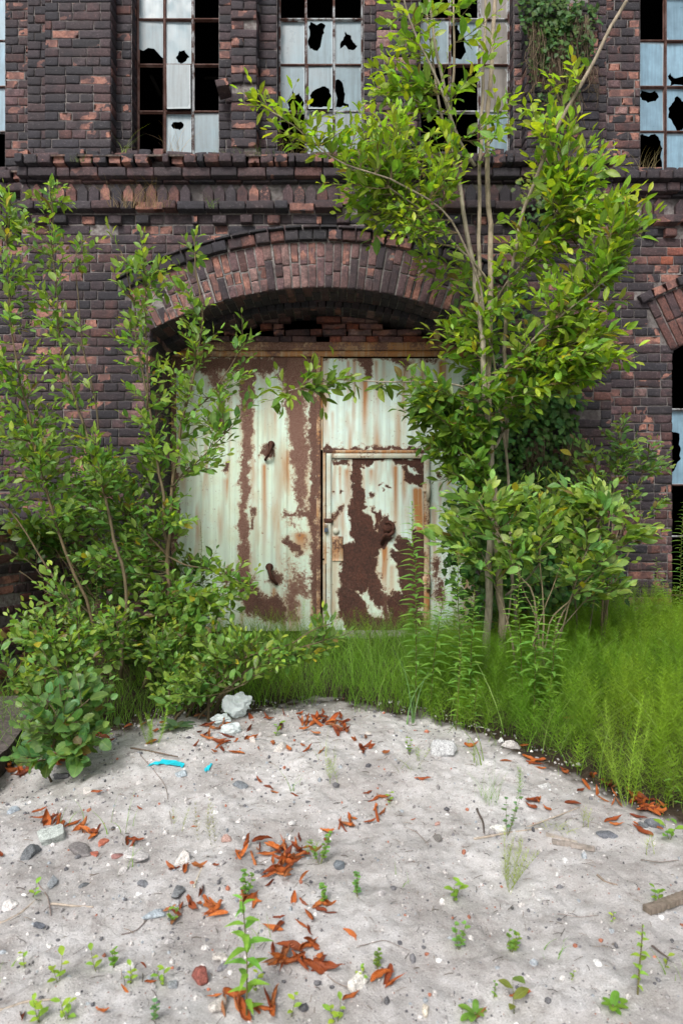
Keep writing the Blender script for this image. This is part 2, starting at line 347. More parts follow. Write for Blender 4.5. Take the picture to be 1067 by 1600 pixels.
PAL = {  # base colours of single bricks
 'soot': [(0.030, 0.028, 0.036), (0.042, 0.036, 0.042), (0.055, 0.04, 0.045), (0.024, 0.023, 0.028)],
 'purple': [(0.056, 0.037, 0.043), (0.07, 0.042, 0.046), (0.046, 0.035, 0.042), (0.085, 0.05, 0.052)],
 'red': [(0.11, 0.05, 0.045), (0.14, 0.062, 0.052), (0.09, 0.043, 0.041)],
 'bright': [(0.30, 0.085, 0.045), (0.24, 0.075, 0.05)],
 'pink': [(0.20, 0.105, 0.10), (0.15, 0.085, 0.09), (0.25, 0.15, 0.14), (0.12, 0.07, 0.07)]}
class Bricks:
    def __init__(s): s.P = []; s.seed = random.randint(0, 9999)
    def add(s, c, u, v, n, w, h, d, mix, spall=0.0, rough=1.0):
        """c = centre of the front face; u,v in-plane unit vectors; n outward; mix = {palette: weight}"""
        pal = random.choices(list(mix), list(mix.values()))[0]; col = random.choice(PAL[pal]); g = random.uniform(0.8, 1.2)
        s.P.append([*c, *u, *v, *n, w / 2, h / 2, d, *(x * g for x in col), spall, rough])
    def build(s, name, parent, mortar=None):
        A = np.array(s.P); N = len(A)
        c, u, v, n = A[:, None, 0:3], A[:, None, 3:6], A[:, None, 6:9], A[:, None, 9:12]
        hw, hh, d = A[:, None, 12:13], A[:, None, 13:14], A[:, None, 14:15]; sp = A[:, 18][:, None]; ro = A[:, 19][:, None]
        S = np.broadcast_to(TS[None, :], (N, KV)); T = np.broadcast_to(TT[None, :], (N, KV))
        base = c + u * (S[..., None] * hw) + v * (T[..., None] * hh)
        q = base.reshape(-1, 3)
        nz = fbm(q * 38, s.seed, 3).reshape(N, KV) - 0.5; nl = fbm(q * 14 + 3, s.seed + 5, 3).reshape(N, KV)
        nu = vnoise(q * 45, s.seed + 11).reshape(N, KV) - 0.5; nv = vnoise(q * 45, s.seed + 12).reshape(N, KV) - 0.5
        corner = (np.abs(S) > .9) & (np.abs(T) > .9)
        off = nz * 0.006 * ro - np.where(EDGE, 0.0035, 0.0) - np.where(EDGE & corner, 0.003, 0)
        mask = np.clip((nl - (0.72 - 0.62 * sp)) * 5, 0, 1) * (sp > 0.02)
        off = off - mask * (0.010 + 0.035 * sp * np.clip(nl, 0, 1) + nz * 0.015)
        inw = np.where(EDGE | RING, 1.0, 0.0)
        us = S * hw[:, :, 0] + inw * (nu * 0.006 * ro - np.sign(S) * (np.abs(S) > .9) * (mask * 0.006))
        vs = T * hh[:, :, 0] + inw * (nv * 0.005 * ro - np.sign(T) * (np.abs(T) > .9) * (mask * 0.005))
        off = np.where(RING, -d[:, :, 0], np.clip(off, -0.0065 - 0.02 * (ro > 1.5), 0.005))
        p = c + u * us[..., None] + v * vs[..., None] + n * off[..., None]
        flip = np.einsum('ij,ij->i', np.cross(A[:, 3:6], A[:, 6:9]), A[:, 9:12]) < 0
        Q = BQ[None] + (np.arange(N) * KV)[:, None, None]; Q[flip] = Q[flip][:, :, ::-1]
        C = np.concatenate([np.broadcast_to(A[:, None, 15:18], (N, KV, 3)), mask[..., None]], -1)
        mb = MB(); mb.add(p.reshape(-1, 3), Q.reshape(-1, 4), c=C.reshape(-1, 4))
        return mb.build(name, M['brick'], parent)
UX, UZ, UY = (1, 0, 0), (0, 0, 1), (0, 1, 0); NF = (0, -1, 0)
def va(a, b, k): return tuple(a[i] + b[i] * k for i in range(3))
def field(B, o, u, v, n, W, H, mix, keep=None, sp=0.10, miss=0.0, jit=0.006, depth=0.1, mort=0.0095, ch=CH, bond='mix', off=0.0, tilt=0.012):
    """courses of bricks over a W x H rectangle whose corner is o"""
    rows = int(round(H / ch)); ch = H / max(rows, 1)
    for r in range(rows):
        kind = r % 2 if bond == 'mix' else (1 if bond == 'stretch' else 0)
        x = -((off + random.choice((0.0, 0.06, 0.13)) + (0.065 if kind else 0.0)) % 0.25) if W > 0.3 else 0.0
        while x < W - 0.002:
            if W <= 0.3: L_ = W if (kind or W < 0.17) else W / 2
            else:
                st = random.random() < (0.75 if kind else 0.18); L_ = 0.262 if st else 0.131
            a = max(x, 0); e = min(x + L_, W)
            if W - e < 0.045: e = W
            x = e if e == W else x + L_
            if e - a < 0.03: continue
            cx, cz = (a + e) / 2, (r + 0.5) * ch
            pt = va(va(o, u, cx), v, cz)
            if keep and not keep(pt): continue
            if random.random() < miss: continue
            rr = random.random(); spv = 0.0
            if rr < sp * 0.45: spv = random.uniform(0.55, 1.0)
            elif rr < sp * 1.6: spv = random.uniform(0.25, 0.55)
            mx = mix(pt) if callable(mix) else mix
            k = random.uniform(0, jit); pt = va(va(pt, n, k), v, random.uniform(-0.002, 0.002))
            tl = random.gauss(0, tilt); uu = tuple(np.array(u) * math.cos(tl) + np.array(v) * math.sin(tl)); vv = tuple(-np.array(u) * math.sin(tl) + np.array(v) * math.cos(tl))
            B.add(pt, uu, vv, n, e - a - mort * random.uniform(0.7, 1.2), ch - mort * random.uniform(0.8, 1.15), depth, mx, spv)
def sheet(mb, o, u, v, W, H, n, amp=0.0015):
    """rough mortar bed standing behind the brick faces"""
    nx, nz = max(2, int(W / 0.03) + 1), max(2, int(H / 0.03) + 1)
    a, e = np.meshgrid(np.linspace(0, W, nx), np.linspace(0, H, nz), indexing='ij'); a = a.ravel()[:, None]; e = e.ravel()[:, None]
    p = np.array(o) + a * np.array(u) + e * np.array(v); p = p + np.array(n) * ((fbm(p * 30, 4, 3) - 0.5) * 2 * amp)[:, None]
    i, j = np.meshgrid(np.arange(nx - 1), np.arange(nz - 1), indexing='ij'); i = i.ravel(); j = j.ravel()
    mb.add(p, np.stack([i * nz + j, (i + 1) * nz + j, (i + 1) * nz + j + 1, i * nz + j + 1], 1))

Y0, YW = 6.5, 6.8                                    # front planes: gate bay, side wings
ZT = 7.7
factory = empty('brick_factory', (0, Y0, 0), 'old soot-stained brick factory front with an arched gateway and broken upper windows', 'building')
mix_main = lambda p: ({'soot': 5, 'purple': 6, 'red': 1.2, 'pink': 0.8} if p[2] > 4.3 else {'soot': 2.5, 'purple': 7, 'red': 1.3, 'pink': 1.6})
mix_right = {'soot': 3.5, 'purple': 5, 'red': 2.2, 'bright': 0.15, 'pink': 0.8}
mix_top = {'soot': 6, 'purple': 5, 'red': 0.7}
MD = 0.0085                                           # mortar bed depth

# gateway geometry
ACX, ACZ, RI = X(500, Y0), Z(1005, Y0), 555 * Y0 / F
RO = 627 * Y0 / F; RL = 643 * Y0 / F
OL, OR = X(236, Y0), X(765, Y0); ZS = ACZ + math.sqrt(RI ** 2 - (OL - ACX) ** 2)
YR, YG = 6.92, 7.30                                  # end of outer ring, gate plane
ZB = -0.3                                            # wall foot below ground
xl, xr = X(34, Y0), X(955, Y0)
zc = Z(352, Y0)                                      # underside of the cornice
a0 = math.asin((OL - ACX) / RI); a1 = math.asin((OR - ACX) / RI)
# main wall ---------------------------------------------------------
B = Bricks(); mo = MB()
def rc(p): return math.hypot(p[0] - ACX, p[2] - ACZ)
rows_low = round((ZS - ZB) / CH); zs2 = ZB + rows_low * CH
field(B, (xl, Y0, ZB), UX, UZ, NF, OL - xl, zs2 - ZB, mix_main, sp=0.17, miss=0.012, jit=0.006)
field(B, (OR, Y0, ZB), UX, UZ, NF, xr - OR, zs2 - ZB, {'soot': 5, 'purple': 4, 'red': 1}, sp=0.12, miss=0.02, jit=0.012)
field(B, (xl, Y0, zs2), UX, UZ, NF, xr - xl, zc - zs2, mix_main, keep=lambda p: rc(p) > RL + 0.02 or not (a0 - .01 < math.atan2(p[0] - ACX, p[2] - ACZ) < a1 + .01), sp=0.16, miss=0.008, jit=0.005)
# mortar bed with the arched opening cut out
N = 40
arc = [(ACX + math.sin(a0 + (a1 - a0) * k / N) * (RI + 0.03), ACZ + math.cos(a0 + (a1 - a0) * k / N) * (RI + 0.03)) for k in range(N + 1)]
arc[0] = (OL - 0.015, arc[0][1]); arc[-1] = (OR + 0.015, arc[-1][1])
ym = Y0 + MD
topz = Z(252, Y0)
poly = [(xl, ZB), (OL - 0.015, ZB)] + arc + [(OR + 0.015, ZB), (xr, ZB), (xr, topz), (xl, topz)]
tris = tessellate_polygon([[Vector((x, z, 0)) for x, z in poly]])
mo.add([(x, ym, z) for x, z in poly], t=[(t[0], t[1], t[2]) for t in tris])
mo.build('wall_mortar', M['mortar'], None, smooth=False)
wall_mortar = bpy.data.objects['wall_mortar']
wallo = B.build('wall', factory); wall_mortar.name = 'mortar_bed'; wall_mortar.parent = wallo
wall_mortar.location = -wloc(wallo)
# jambs and their beds
B = Bricks(); mo = MB()
hj = ZS - ZB + 0.05
field(B, (OL, Y0 + 0.02, ZB), UY, UZ, (1, 0, 0), YG - Y0, hj, {'purple': 5, 'soot': 3, 'pink': 1}, jit=0.005)
field(B, (OR, Y0 + 0.02, ZB), UY, UZ, (-1, 0, 0), YG - Y0, hj, {'purple': 5, 'soot': 3, 'pink': 1}, jit=0.005)
sheet(mo, (OL - MD, Y0 + 0.01, ZB), UY, UZ, YG - Y0 + 0.1, hj + 0.1, (1, 0, 0)); sheet(mo, (OR + MD, Y0 + 0.01, ZB), UY, UZ, YG - Y0 + 0.1, hj + 0.1, (-1, 0, 0))
jo = B.build('jamb', factory); mo.build('mortar_bed', M['mortar'], jo)
# arch ring: three half-brick rings, flush with the wall ---------------
def ring(B, r0, r1, y, n, aA, aB, acx, acz, mix, depth, sp, jit=0.004, wdt=0.086, miss=0.0, proud=0.0):
    L_ = (aB - aA) * (r0 + r1) / 2; k = int(round(L_ / wdt)); da = (aB - aA) / k
    for i in range(k):
        th = aA + (i + 0.5) * da; th += random.gauss(0, 0.0008)
        u = (math.cos(th), 0, -math.sin(th)); v = (math.sin(th), 0, math.cos(th)); off_ = random.choice((0, 1))
        cuts = [0, 1] if r1 - r0 < 0.16 else ([0, 0.27, 0.55, 1.0] if off_ and random.random() < 0.55 else [0, 0.5, 1.0] if not off_ else [0, 0.66, 1.0] if random.random() < .5 else [0, 0.35, 1.0])
        for a, e in zip(cuts, cuts[1:]):
            if random.random() < miss: continue
            ra, re = r0 + (r1 - r0) * a, r0 + (r1 - r0) * e; rm = (ra + re) / 2
            c = (acx + math.sin(th) * rm, y - proud + random.uniform(-jit, jit), acz + math.cos(th) * rm)
            rr = random.random(); s_ = random.uniform(0.55, 1) if rr < sp * .4 else (random.uniform(.25, .5) if rr < sp else 0)
            B.add(c, u, v, n, da * rm - 0.011, re - ra - 0.009, depth, mix, s_)
B = Bricks(); mo = MB()
ring(B, RI, RO, Y0, NF, a0 - 0.004, a1 + 0.004, ACX, ACZ, {'pink': 8, 'red': 1.6, 'purple': 3}, 0.12, 0.34, proud=0.012, wdt=0.08)
# soffit of the outer ring and of the deeper, slightly lower barrel
def soffit(B, mo, r, ya, yb, acx, acz, aA, aB, mix, bed=True):
    L_ = (aB - aA) * r; k = int(round(L_ / 0.083)); da = (aB - aA) / k; rows = [ya]
    while rows[-1] < yb - 0.02: rows.append(min(rows[-1] + random.choice((0.125, 0.25)), yb))
    for i in range(k):
        th = aA + (i + 0.5) * da; u = (math.cos(th), 0, -math.sin(th)); n = (-math.sin(th), 0, -math.cos(th))
        y = ya; first = True
        while y < yb - 0.02:
            st = 0.13 if (first and i % 2) else 0.26; first = False
            e = min(y + st, yb); c = (acx + math.sin(th) * r, (y + e) / 2, acz + math.cos(th) * r)
            c = va(c, n, random.uniform(-0.006, 0.006))
            B.add(c, u, UY, n, da * r - 0.01, e - y - 0.01, 0.06, mix, random.uniform(.2, .8) if random.random() < .12 else 0); y = e
    t = np.linspace(aA, aB, 60); v = [(acx + math.sin(a) * (r + MD), y, acz + math.cos(a) * (r + MD)) for a in t for y in (ya + 0.004, yb)]
    mo.add(v, [(2 * i, 2 * i + 1, 2 * i + 3, 2 * i + 2) for i in range(59)])
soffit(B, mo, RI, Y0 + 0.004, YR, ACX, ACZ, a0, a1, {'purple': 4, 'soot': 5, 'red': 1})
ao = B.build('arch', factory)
# bed behind the ring faces
t = np.linspace(a0, a1, 60); v = [(ACX + math.sin(a) * r, Y0 - 0.003, ACZ + math.cos(a) * r) for a in t for r in (RI + 0.006, RO)]
mo.add(v, [(2 * i, 2 * i + 1, 2 * i + 3, 2 * i + 2) for i in range(59)]); mo.build('mortar_bed', M['mortar'], ao)
B = Bricks(); mo = MB(); RB = RI - 0.06
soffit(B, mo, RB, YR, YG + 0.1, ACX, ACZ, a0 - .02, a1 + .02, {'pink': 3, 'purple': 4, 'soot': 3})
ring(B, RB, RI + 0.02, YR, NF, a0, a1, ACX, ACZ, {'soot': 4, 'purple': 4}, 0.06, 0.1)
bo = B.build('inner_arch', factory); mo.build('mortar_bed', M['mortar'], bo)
# projecting label course over the arch
B = Bricks()
ring(B, RO + 0.004, RL + 0.012, Y0, NF, a0 - 0.015, a1 + 0.015, ACX, ACZ, {'soot': 4, 'purple': 4, 'red': 2.5}, 0.16, 0.30, jit=0.008, wdt=0.135, miss=0.02, proud=0.05)
ring(B, RL + 0.012, RL + 0.042, Y0, NF, a0 - 0.015, a1 + 0.015, ACX, ACZ, {'soot': 1}, 0.16, 0.0, jit=0.006, wdt=0.17, miss=0.03, proud=0.075)
B.build('hood_course', factory)
# tympanum of loose bricks over the gate
B = Bricks(); mo = MB(); zl = Z(537, YG)
def keep_t(p):
    r = rc(p)
    if r > RB + 0.03: return False
    hx = (p[0] - X(470, YG)); hx2 = (p[0] - X(617, YG))
    if p[2] > zl + 0.16 and (abs(hx) < 0.11 or abs(hx2) < 0.09): return False
    if p[2] > zl + 0.1 and abs(p[0] - X(395, YG)) < 0.12: return False
    return True
for r in range(5):
    field(B, (OL, YG - 0.03 - random.uniform(0, 0.05), zl + r * 0.068), UX, UZ, NF, OR - OL, 0.068, {'pink': 9, 'red': 3, 'bright': 4}, keep=keep_t, sp=0.4, miss=0.05, jit=0.022, tilt=0.03, mort=0.009, off=random.random(), ch=0.068, bond='stretch')
tyo = B.build('tympanum', factory)
# cornice ----------------------------------------------------------
def cornice(y, xa, xb, name, broken, seed):
    random.seed(seed); B = Bricks(); mo = MB(); W = xb - xa
    z = lambda py: Z(py, Y0)
    mx = {'soot': 4, 'purple': 6, 'red': 1.3, 'pink': .6}
    def course(pa, pb, proud, wd, miss, sp, depth, tl=0.01, jit=0.008, skip=1, mixx=mx):
        x = xa - random.uniform(0, wd); k = 0
        while x < xb:
            k += 1; w = wd * random.uniform(0.94, 1.05) if random.random() < 0.85 else wd * 0.5
            a, e = max(x, xa), min(x + w, xb); x += w
            if e - a < 0.04 or (skip == 2 and k % 2) : continue
            if random.random() < miss: 
                continue
            s_ = random.uniform(0.6, 1) if random.random() < sp else (random.uniform(.2, .5) if random.random() < sp * 1.5 else 0)
            t_ = random.gauss(0, tl)
            B.add(((a + e) / 2, y - proud + random.uniform(-jit, jit) + (0.03 if s_ > .6 else 0), (z(pa) + z(pb)) / 2 + random.uniform(-.003, .003)), (math.cos(t_), 0, math.sin(t_)), (-math.sin(t_), 0, math.cos(t_)), NF, e - a - 0.012, z(pa) - z(pb) - 0.004, depth, mixx, s_)
    course(252, 266, 0.15, 0.131, 0.07 * broken, 0.16 * broken, 0.3, 0.014, 0.012)
    course(269, 283, 0.10, 0.262, 0.03 * broken, 0.08 * broken, 0.25)
    course(284, 288, 0.045, 0.262, 0.0, 0.05, 0.2)
    # soldier course with pointed heads
    x = xa; wd = 0.108; zt, zb = z(288), z(322)
    while x < xb - 0.05:
        g = random.uniform(.8, 1.2); pal = random.choices(['soot', 'purple', 'red', 'bright'], [3, 6, 2.5, 1.2 if y > 6.6 else 0.5])[0]; colr = random.choice(PAL[pal])
        w = wd - 0.010; f = y - 0.035 - random.uniform(0, 0.008); cx = x + wd / 2; hz = zt - 0.012 - random.uniform(0, 0.012); sh = hz - 0.062
        if random.random() < 0.93:
            out = [(cx - w / 2, zb), (cx + w / 2, zb), (cx + w / 2, sh), (cx + 0.008, hz), (cx - 0.008, hz), (cx - w / 2, sh)]
            ins = [(cx + (px_ - cx) * 0.86, zb + 0.004 + (pz - zb) * 0.965) for px_, pz in out]
            v = [(a, y + 0.05, e) for a, e in out] + [(a, f + 0.006, e) for a, e in out] + [(a, f, e) for a, e in ins]
            q = [(k, (k + 1) % 6, 6 + (k + 1) % 6, 6 + k) for k in range(6)] + [(6 + k, 6 + (k + 1) % 6, 12 + (k + 1) % 6, 12 + k) for k in range(6)] + [(12, 13, 14, 17), (17, 14, 15, 16)]
            s_ = random.uniform(.35, .6) if random.random() < .22 * broken else 0.0
            c_ = np.array([[*(np.array(colr) * g), s_ if k >= 12 else 0] for k in range(18)]); mo.add(v, q, c=c_)
        x += wd
    course(320, 333, 0.10, 0.262, 0.05 * broken, 0.10 * broken, 0.2, 0.012, 0.012)
    course(339, 352, 0.05, 0.131, 0.04 * broken, 0.1 * broken, 0.15, skip=2, jit=0.006)
    course(335, 350, 0.0, 0.262, 0.0, 0.1, 0.02, skip=1, jit=0.002, mixx={'purple': 4, 'soot': 4})
    co = B.build(name, factory); mo.build('soldier_course', M['brick'], co, smooth=False)
    # rough crumbling top of the cornice rising to the window sills
    nx, ny = int(W / 0.012), 40; xs = np.linspace(xa, xb, nx); ys = np.linspace(y - 0.14, y + 0.34, ny)
    XX, YY = np.meshgrid(xs, ys, indexing='ij'); t_ = (YY - ys[0]) / (ys[-1] - ys[0])
    ZZ = z(252) - 0.004 + t_ * 0.13 + (fbm(xy3(XX, YY) * 9, 31, 5).reshape(XX.shape) - 0.45) * 0.15 * np.sin(np.clip(t_ * 2.6, 0, 1.57)) * broken
    ZZ = np.where(t_ < 0.01, z(256), ZZ)
    i, j = np.meshgrid(np.arange(nx - 1), np.arange(ny - 1), indexing='ij'); i = i.ravel(); j = j.ravel()
    mr = MB(); mr.add(np.stack([XX.ravel(), YY.ravel(), ZZ.ravel()], 1), np.stack([i * ny + j, (i + 1) * ny + j, (i + 1) * ny + j + 1, i * ny + j + 1], 1)); mr.build('sill_rubble', M['rubble'], co)
    B2 = Bricks(); x = xa
    while x < xb:                                       # loose bricks bedded in the crumbling top
        w = random.choice((0.12, 0.12, 0.25)); 
        if random.random() < 0.75: 
            t_ = random.gauss(0, .05); B2.add((x + w / 2, y - 0.07 + random.uniform(-.04, .05), z(252) + 0.03 + random.uniform(-.012, .012)), (math.cos(t_), 0, math.sin(t_)), (-math.sin(t_), 0, math.cos(t_)), NF, w - 0.012, 0.07, 0.14, {'soot': 6, 'purple': 4, 'red': 1}, random.uniform(.3, .9) if random.random() < .35 else 0)
        x += w + 0.006
    B2.build('loose_top_bricks', co)
    return co
cornice(Y0, xl, xr, 'cornice', 1.0, 11)
cornice(YW, xr - 0.02, 4.9, 'cornice', 0.35, 12); cornice(YW, -5.2, xl + 0.02, 'cornice', 0.5, 13)
# mortar beds of the cornice recesses are the wall bed; upper storey -------------------------------------
YI, YWIN = 6.62, 6.80
W1 = (X(206, YI), X(342, YI)); W2 = (X(433, YI), X(567, YWIN)); W3 = (X(657, YI), X(795, YWIN))
random.seed(21)
B = Bricks(); mo = MB(); zb = Z(252, Y0) + 0.02; H = ZT - zb
segs = [(xl, W1[0]), (W1[1], W2[0]), (W2[1], W3[0]), (W3[1], xr)]
for a, e in segs:
    field(B, (a, YI, zb), UX, UZ, NF, e - a, H, mix_top, sp=0.12, jit=0.008); sheet(mo, (a, YI + MD, zb), UX, UZ, e - a, H, NF)
for a, e in (W1, W2, W3):
    field(B, (a, YI + 0.01, zb), UY, UZ, (1, 0, 0), 0.2, H, mix_top, jit=0.004); sheet(mo, (a - MD, YI, zb), UY, UZ, 0.3, H, (1, 0, 0))
    field(B, (e, YI + 0.01, zb), UY, UZ, (-1, 0, 0), 0.2, H, mix_top, jit=0.004); sheet(mo, (e + MD, YI, zb), UY, UZ, 0.3, H, (-1, 0, 0))
uo = B.build('upper_wall', factory); mo.build('mortar_bed', M['mortar'], uo)
def pilaster(a, e, yf, mixx, jit, sp, miss=0.0, tl=0.012):
    B = Bricks(); mo = MB()
    field(B, (a, yf, zb), UX, UZ, NF, e - a, H, mixx, jit=jit, sp=sp, miss=miss, tilt=tl, depth=0.11)
    for xx, nn in ((a, (-1, 0, 0)), (e, (1, 0, 0))): field(B, (xx, yf + 0.012, zb), UY, UZ, nn, YI - yf - 0.012, H, mixx, jit=jit / 2, sp=sp / 2)
    sheet(mo, (a + MD, yf + MD, zb), UX, UZ, e - a - 2 * MD, H, NF)
    sheet(mo, (a + MD, yf + MD, zb), UY, UZ, YI - yf, H, (-1, 0, 0)); sheet(mo, (e - MD, yf + MD, zb), UY, UZ, YI - yf, H, (1, 0, 0))
    o = B.build('pilaster', factory); mo.build('mortar_bed', M['mortar'], o)
YP = 6.46
pilaster(X(70, YP), X(174, YP), YP, {'soot': 7, 'purple': 5, 'red': .6}, 0.006, 0.12)
pilaster(X(361, YP), X(402, YP), YP, {'soot': 6, 'purple': 5, 'red': 1}, 0.03, 0.25, 0.06, 0.03)
pilaster(X(588, YP), X(652, YP), YP, {'soot': 4, 'purple': 5, 'red': 2, 'pink': 1.5}, 0.01, 0.22)
pilaster(X(822, YP), X(935, YP), YP, {'soot': 8, 'purple': 3, 'red': .6}, 0.016, 0.16, 0.02)
# one brick that has slipped out over the window edge
B = Bricks(); t_ = R(14); B.add((X(347, 6.36), 6.36, Z(128, 6.36)), (math.cos(t_), 0, math.sin(t_)), (-math.sin(t_), 0, math.cos(t_)), NF, 0.12, 0.072, 0.2, {'purple': 1}, 0.3); B.build('slipped_brick', factory)
# wings ---------------------------------------------------------------
def wing(xa, xb, wx, mixx, arched):
    B = Bricks(); mo = MB(); y = YW; zu = zb
    for a, e in ((xa, wx[0]), (wx[1], xb)):
        field(B, (a, y, zu), UX, UZ, NF, e - a, H, mixx, sp=0.25, jit=0.006); sheet(mo, (a, y + MD, zu), UX, UZ, e - a, H, NF)
    for xx, nn in ((wx[0], (1, 0, 0)), (wx[1], (-1, 0, 0))):
        field(B, (xx, y + 0.01, zu), UY, UZ, nn, 0.2, H, mixx, jit=0.004); sheet(mo, (xx - nn[0] * MD, y, zu), UY, UZ, 0.3, H, nn)
    if arched:
        acx, acz, ri = X(1290, y), Z(1020, y), 530 * y / F; ro = ri + 0.54; ol = X(1050, y); zs = acz + math.sqrt(ri ** 2 - (ol - acx) ** 2)
        rows = round((zs - ZB) / CH); z2 = ZB + rows * CH; oR = 2 * acx - ol
        k = lambda p: math.hypot(p[0] - acx, p[2] - acz) > ro + 0.09 or math.atan2(p[0] - acx, p[2] - acz) < math.asin((ol - acx) / ri) - .01
        field(B, (xa, y, ZB), UX, UZ, NF, ol - xa, z2 - ZB, mixx, sp=0.26, jit=0.007)
        field(B, (xa, y, z2), UX, UZ, NF, xb - xa, zc - z2, mixx, keep=k, sp=0.24, jit=0.006)
        aA = math.asin((ol - acx) / ri); aB = -aA
        ring(B, ri, ro, y, NF, aA - 0.004, aB, acx, acz, {'red': 6, 'purple': 5}, 0.12, 0.1, proud=0.01)
        ring(B, ro + 0.006, ro + 0.10, y, NF, aA - 0.02, aB, acx, acz, {'red': 3, 'soot': 5, 'purple': 4}, 0.16, 0.2, wdt=0.135, proud=0.06)
        field(B, (ol, y + 0.01, ZB), UY, UZ, (1, 0, 0), 0.28, zs - ZB, mixx); sheet(mo, (ol - MD, y, ZB), UY, UZ, 0.35, zs - ZB, (1, 0, 0))
        soffit(B, mo, ri, y + .004, y + .3, acx, acz, aA, aB, mixx)
        arc_ = [(acx + math.sin(aA + (aB - aA) * q / 30) * (ri + 0.03), acz + math.cos(aA + (aB - aA) * q / 30) * (ri + 0.03)) for q in range(31)]
        arc_[0] = (ol - 0.012, arc_[0][1])
        pl = [(xa, ZB), (ol - 0.012, ZB)] + arc_ + [(oR + 0.012, ZB), (xb, ZB), (xb, zb), (xa, zb)]
        if xb < oR: pl = [(xa, ZB), (ol - 0.012, ZB)] + [p for p in arc_ if p[0] < xb] + [(xb, max(p[1] for p in arc_ if p[0] > xb - .2)), (xb, zb), (xa, zb)]
        tr = tessellate_polygon([[Vector((a, e, 0)) for a, e in pl]]); mo.add([(a, y + MD, e) for a, e in pl], t=[tuple(q) for q in tr])
        geo = (acx, acz, ri, ol, oR, zs)
    else:
        field(B, (xa, y, ZB), UX, UZ, NF, xb - xa, zc - ZB, mixx, sp=0.14, jit=0.007); sheet(mo, (xa, y + MD, ZB), UX, UZ, xb - xa, zb - ZB, NF); geo = None
    o = B.build('side_wall', factory); mo.build('mortar_bed', M['mortar'], o); return geo
W4 = (X(1000, YW), X(1000, YW) + 0.86); W0 = (X(8, YW) - 0.86, X(8, YW))
random.seed(33)
geoR = wing(xr - 0.05, 4.9, W4, mix_right, True)
wing(-5.2, xl + 0.05, W0, {'soot': 5, 'purple': 6, 'red': 1.5, 'pink': 1}, False)
# inner dark room ------------------------------------------------------
mb = MB()
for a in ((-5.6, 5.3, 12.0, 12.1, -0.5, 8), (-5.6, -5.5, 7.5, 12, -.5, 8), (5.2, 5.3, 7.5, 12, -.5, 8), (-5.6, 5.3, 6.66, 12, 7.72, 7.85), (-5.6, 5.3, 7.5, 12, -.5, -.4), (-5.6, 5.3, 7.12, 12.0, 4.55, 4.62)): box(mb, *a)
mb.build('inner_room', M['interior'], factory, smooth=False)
mb = MB(); tube(mb, [P(236, 118, 8.2), P(252, 150, 8.3)], 0.02, 6); tube(mb, [P(320, 122, 9.5), P(345, 122, 9.5)], 0.02, 6); mb.build('inner_timber', M['timber_inside'], factory)

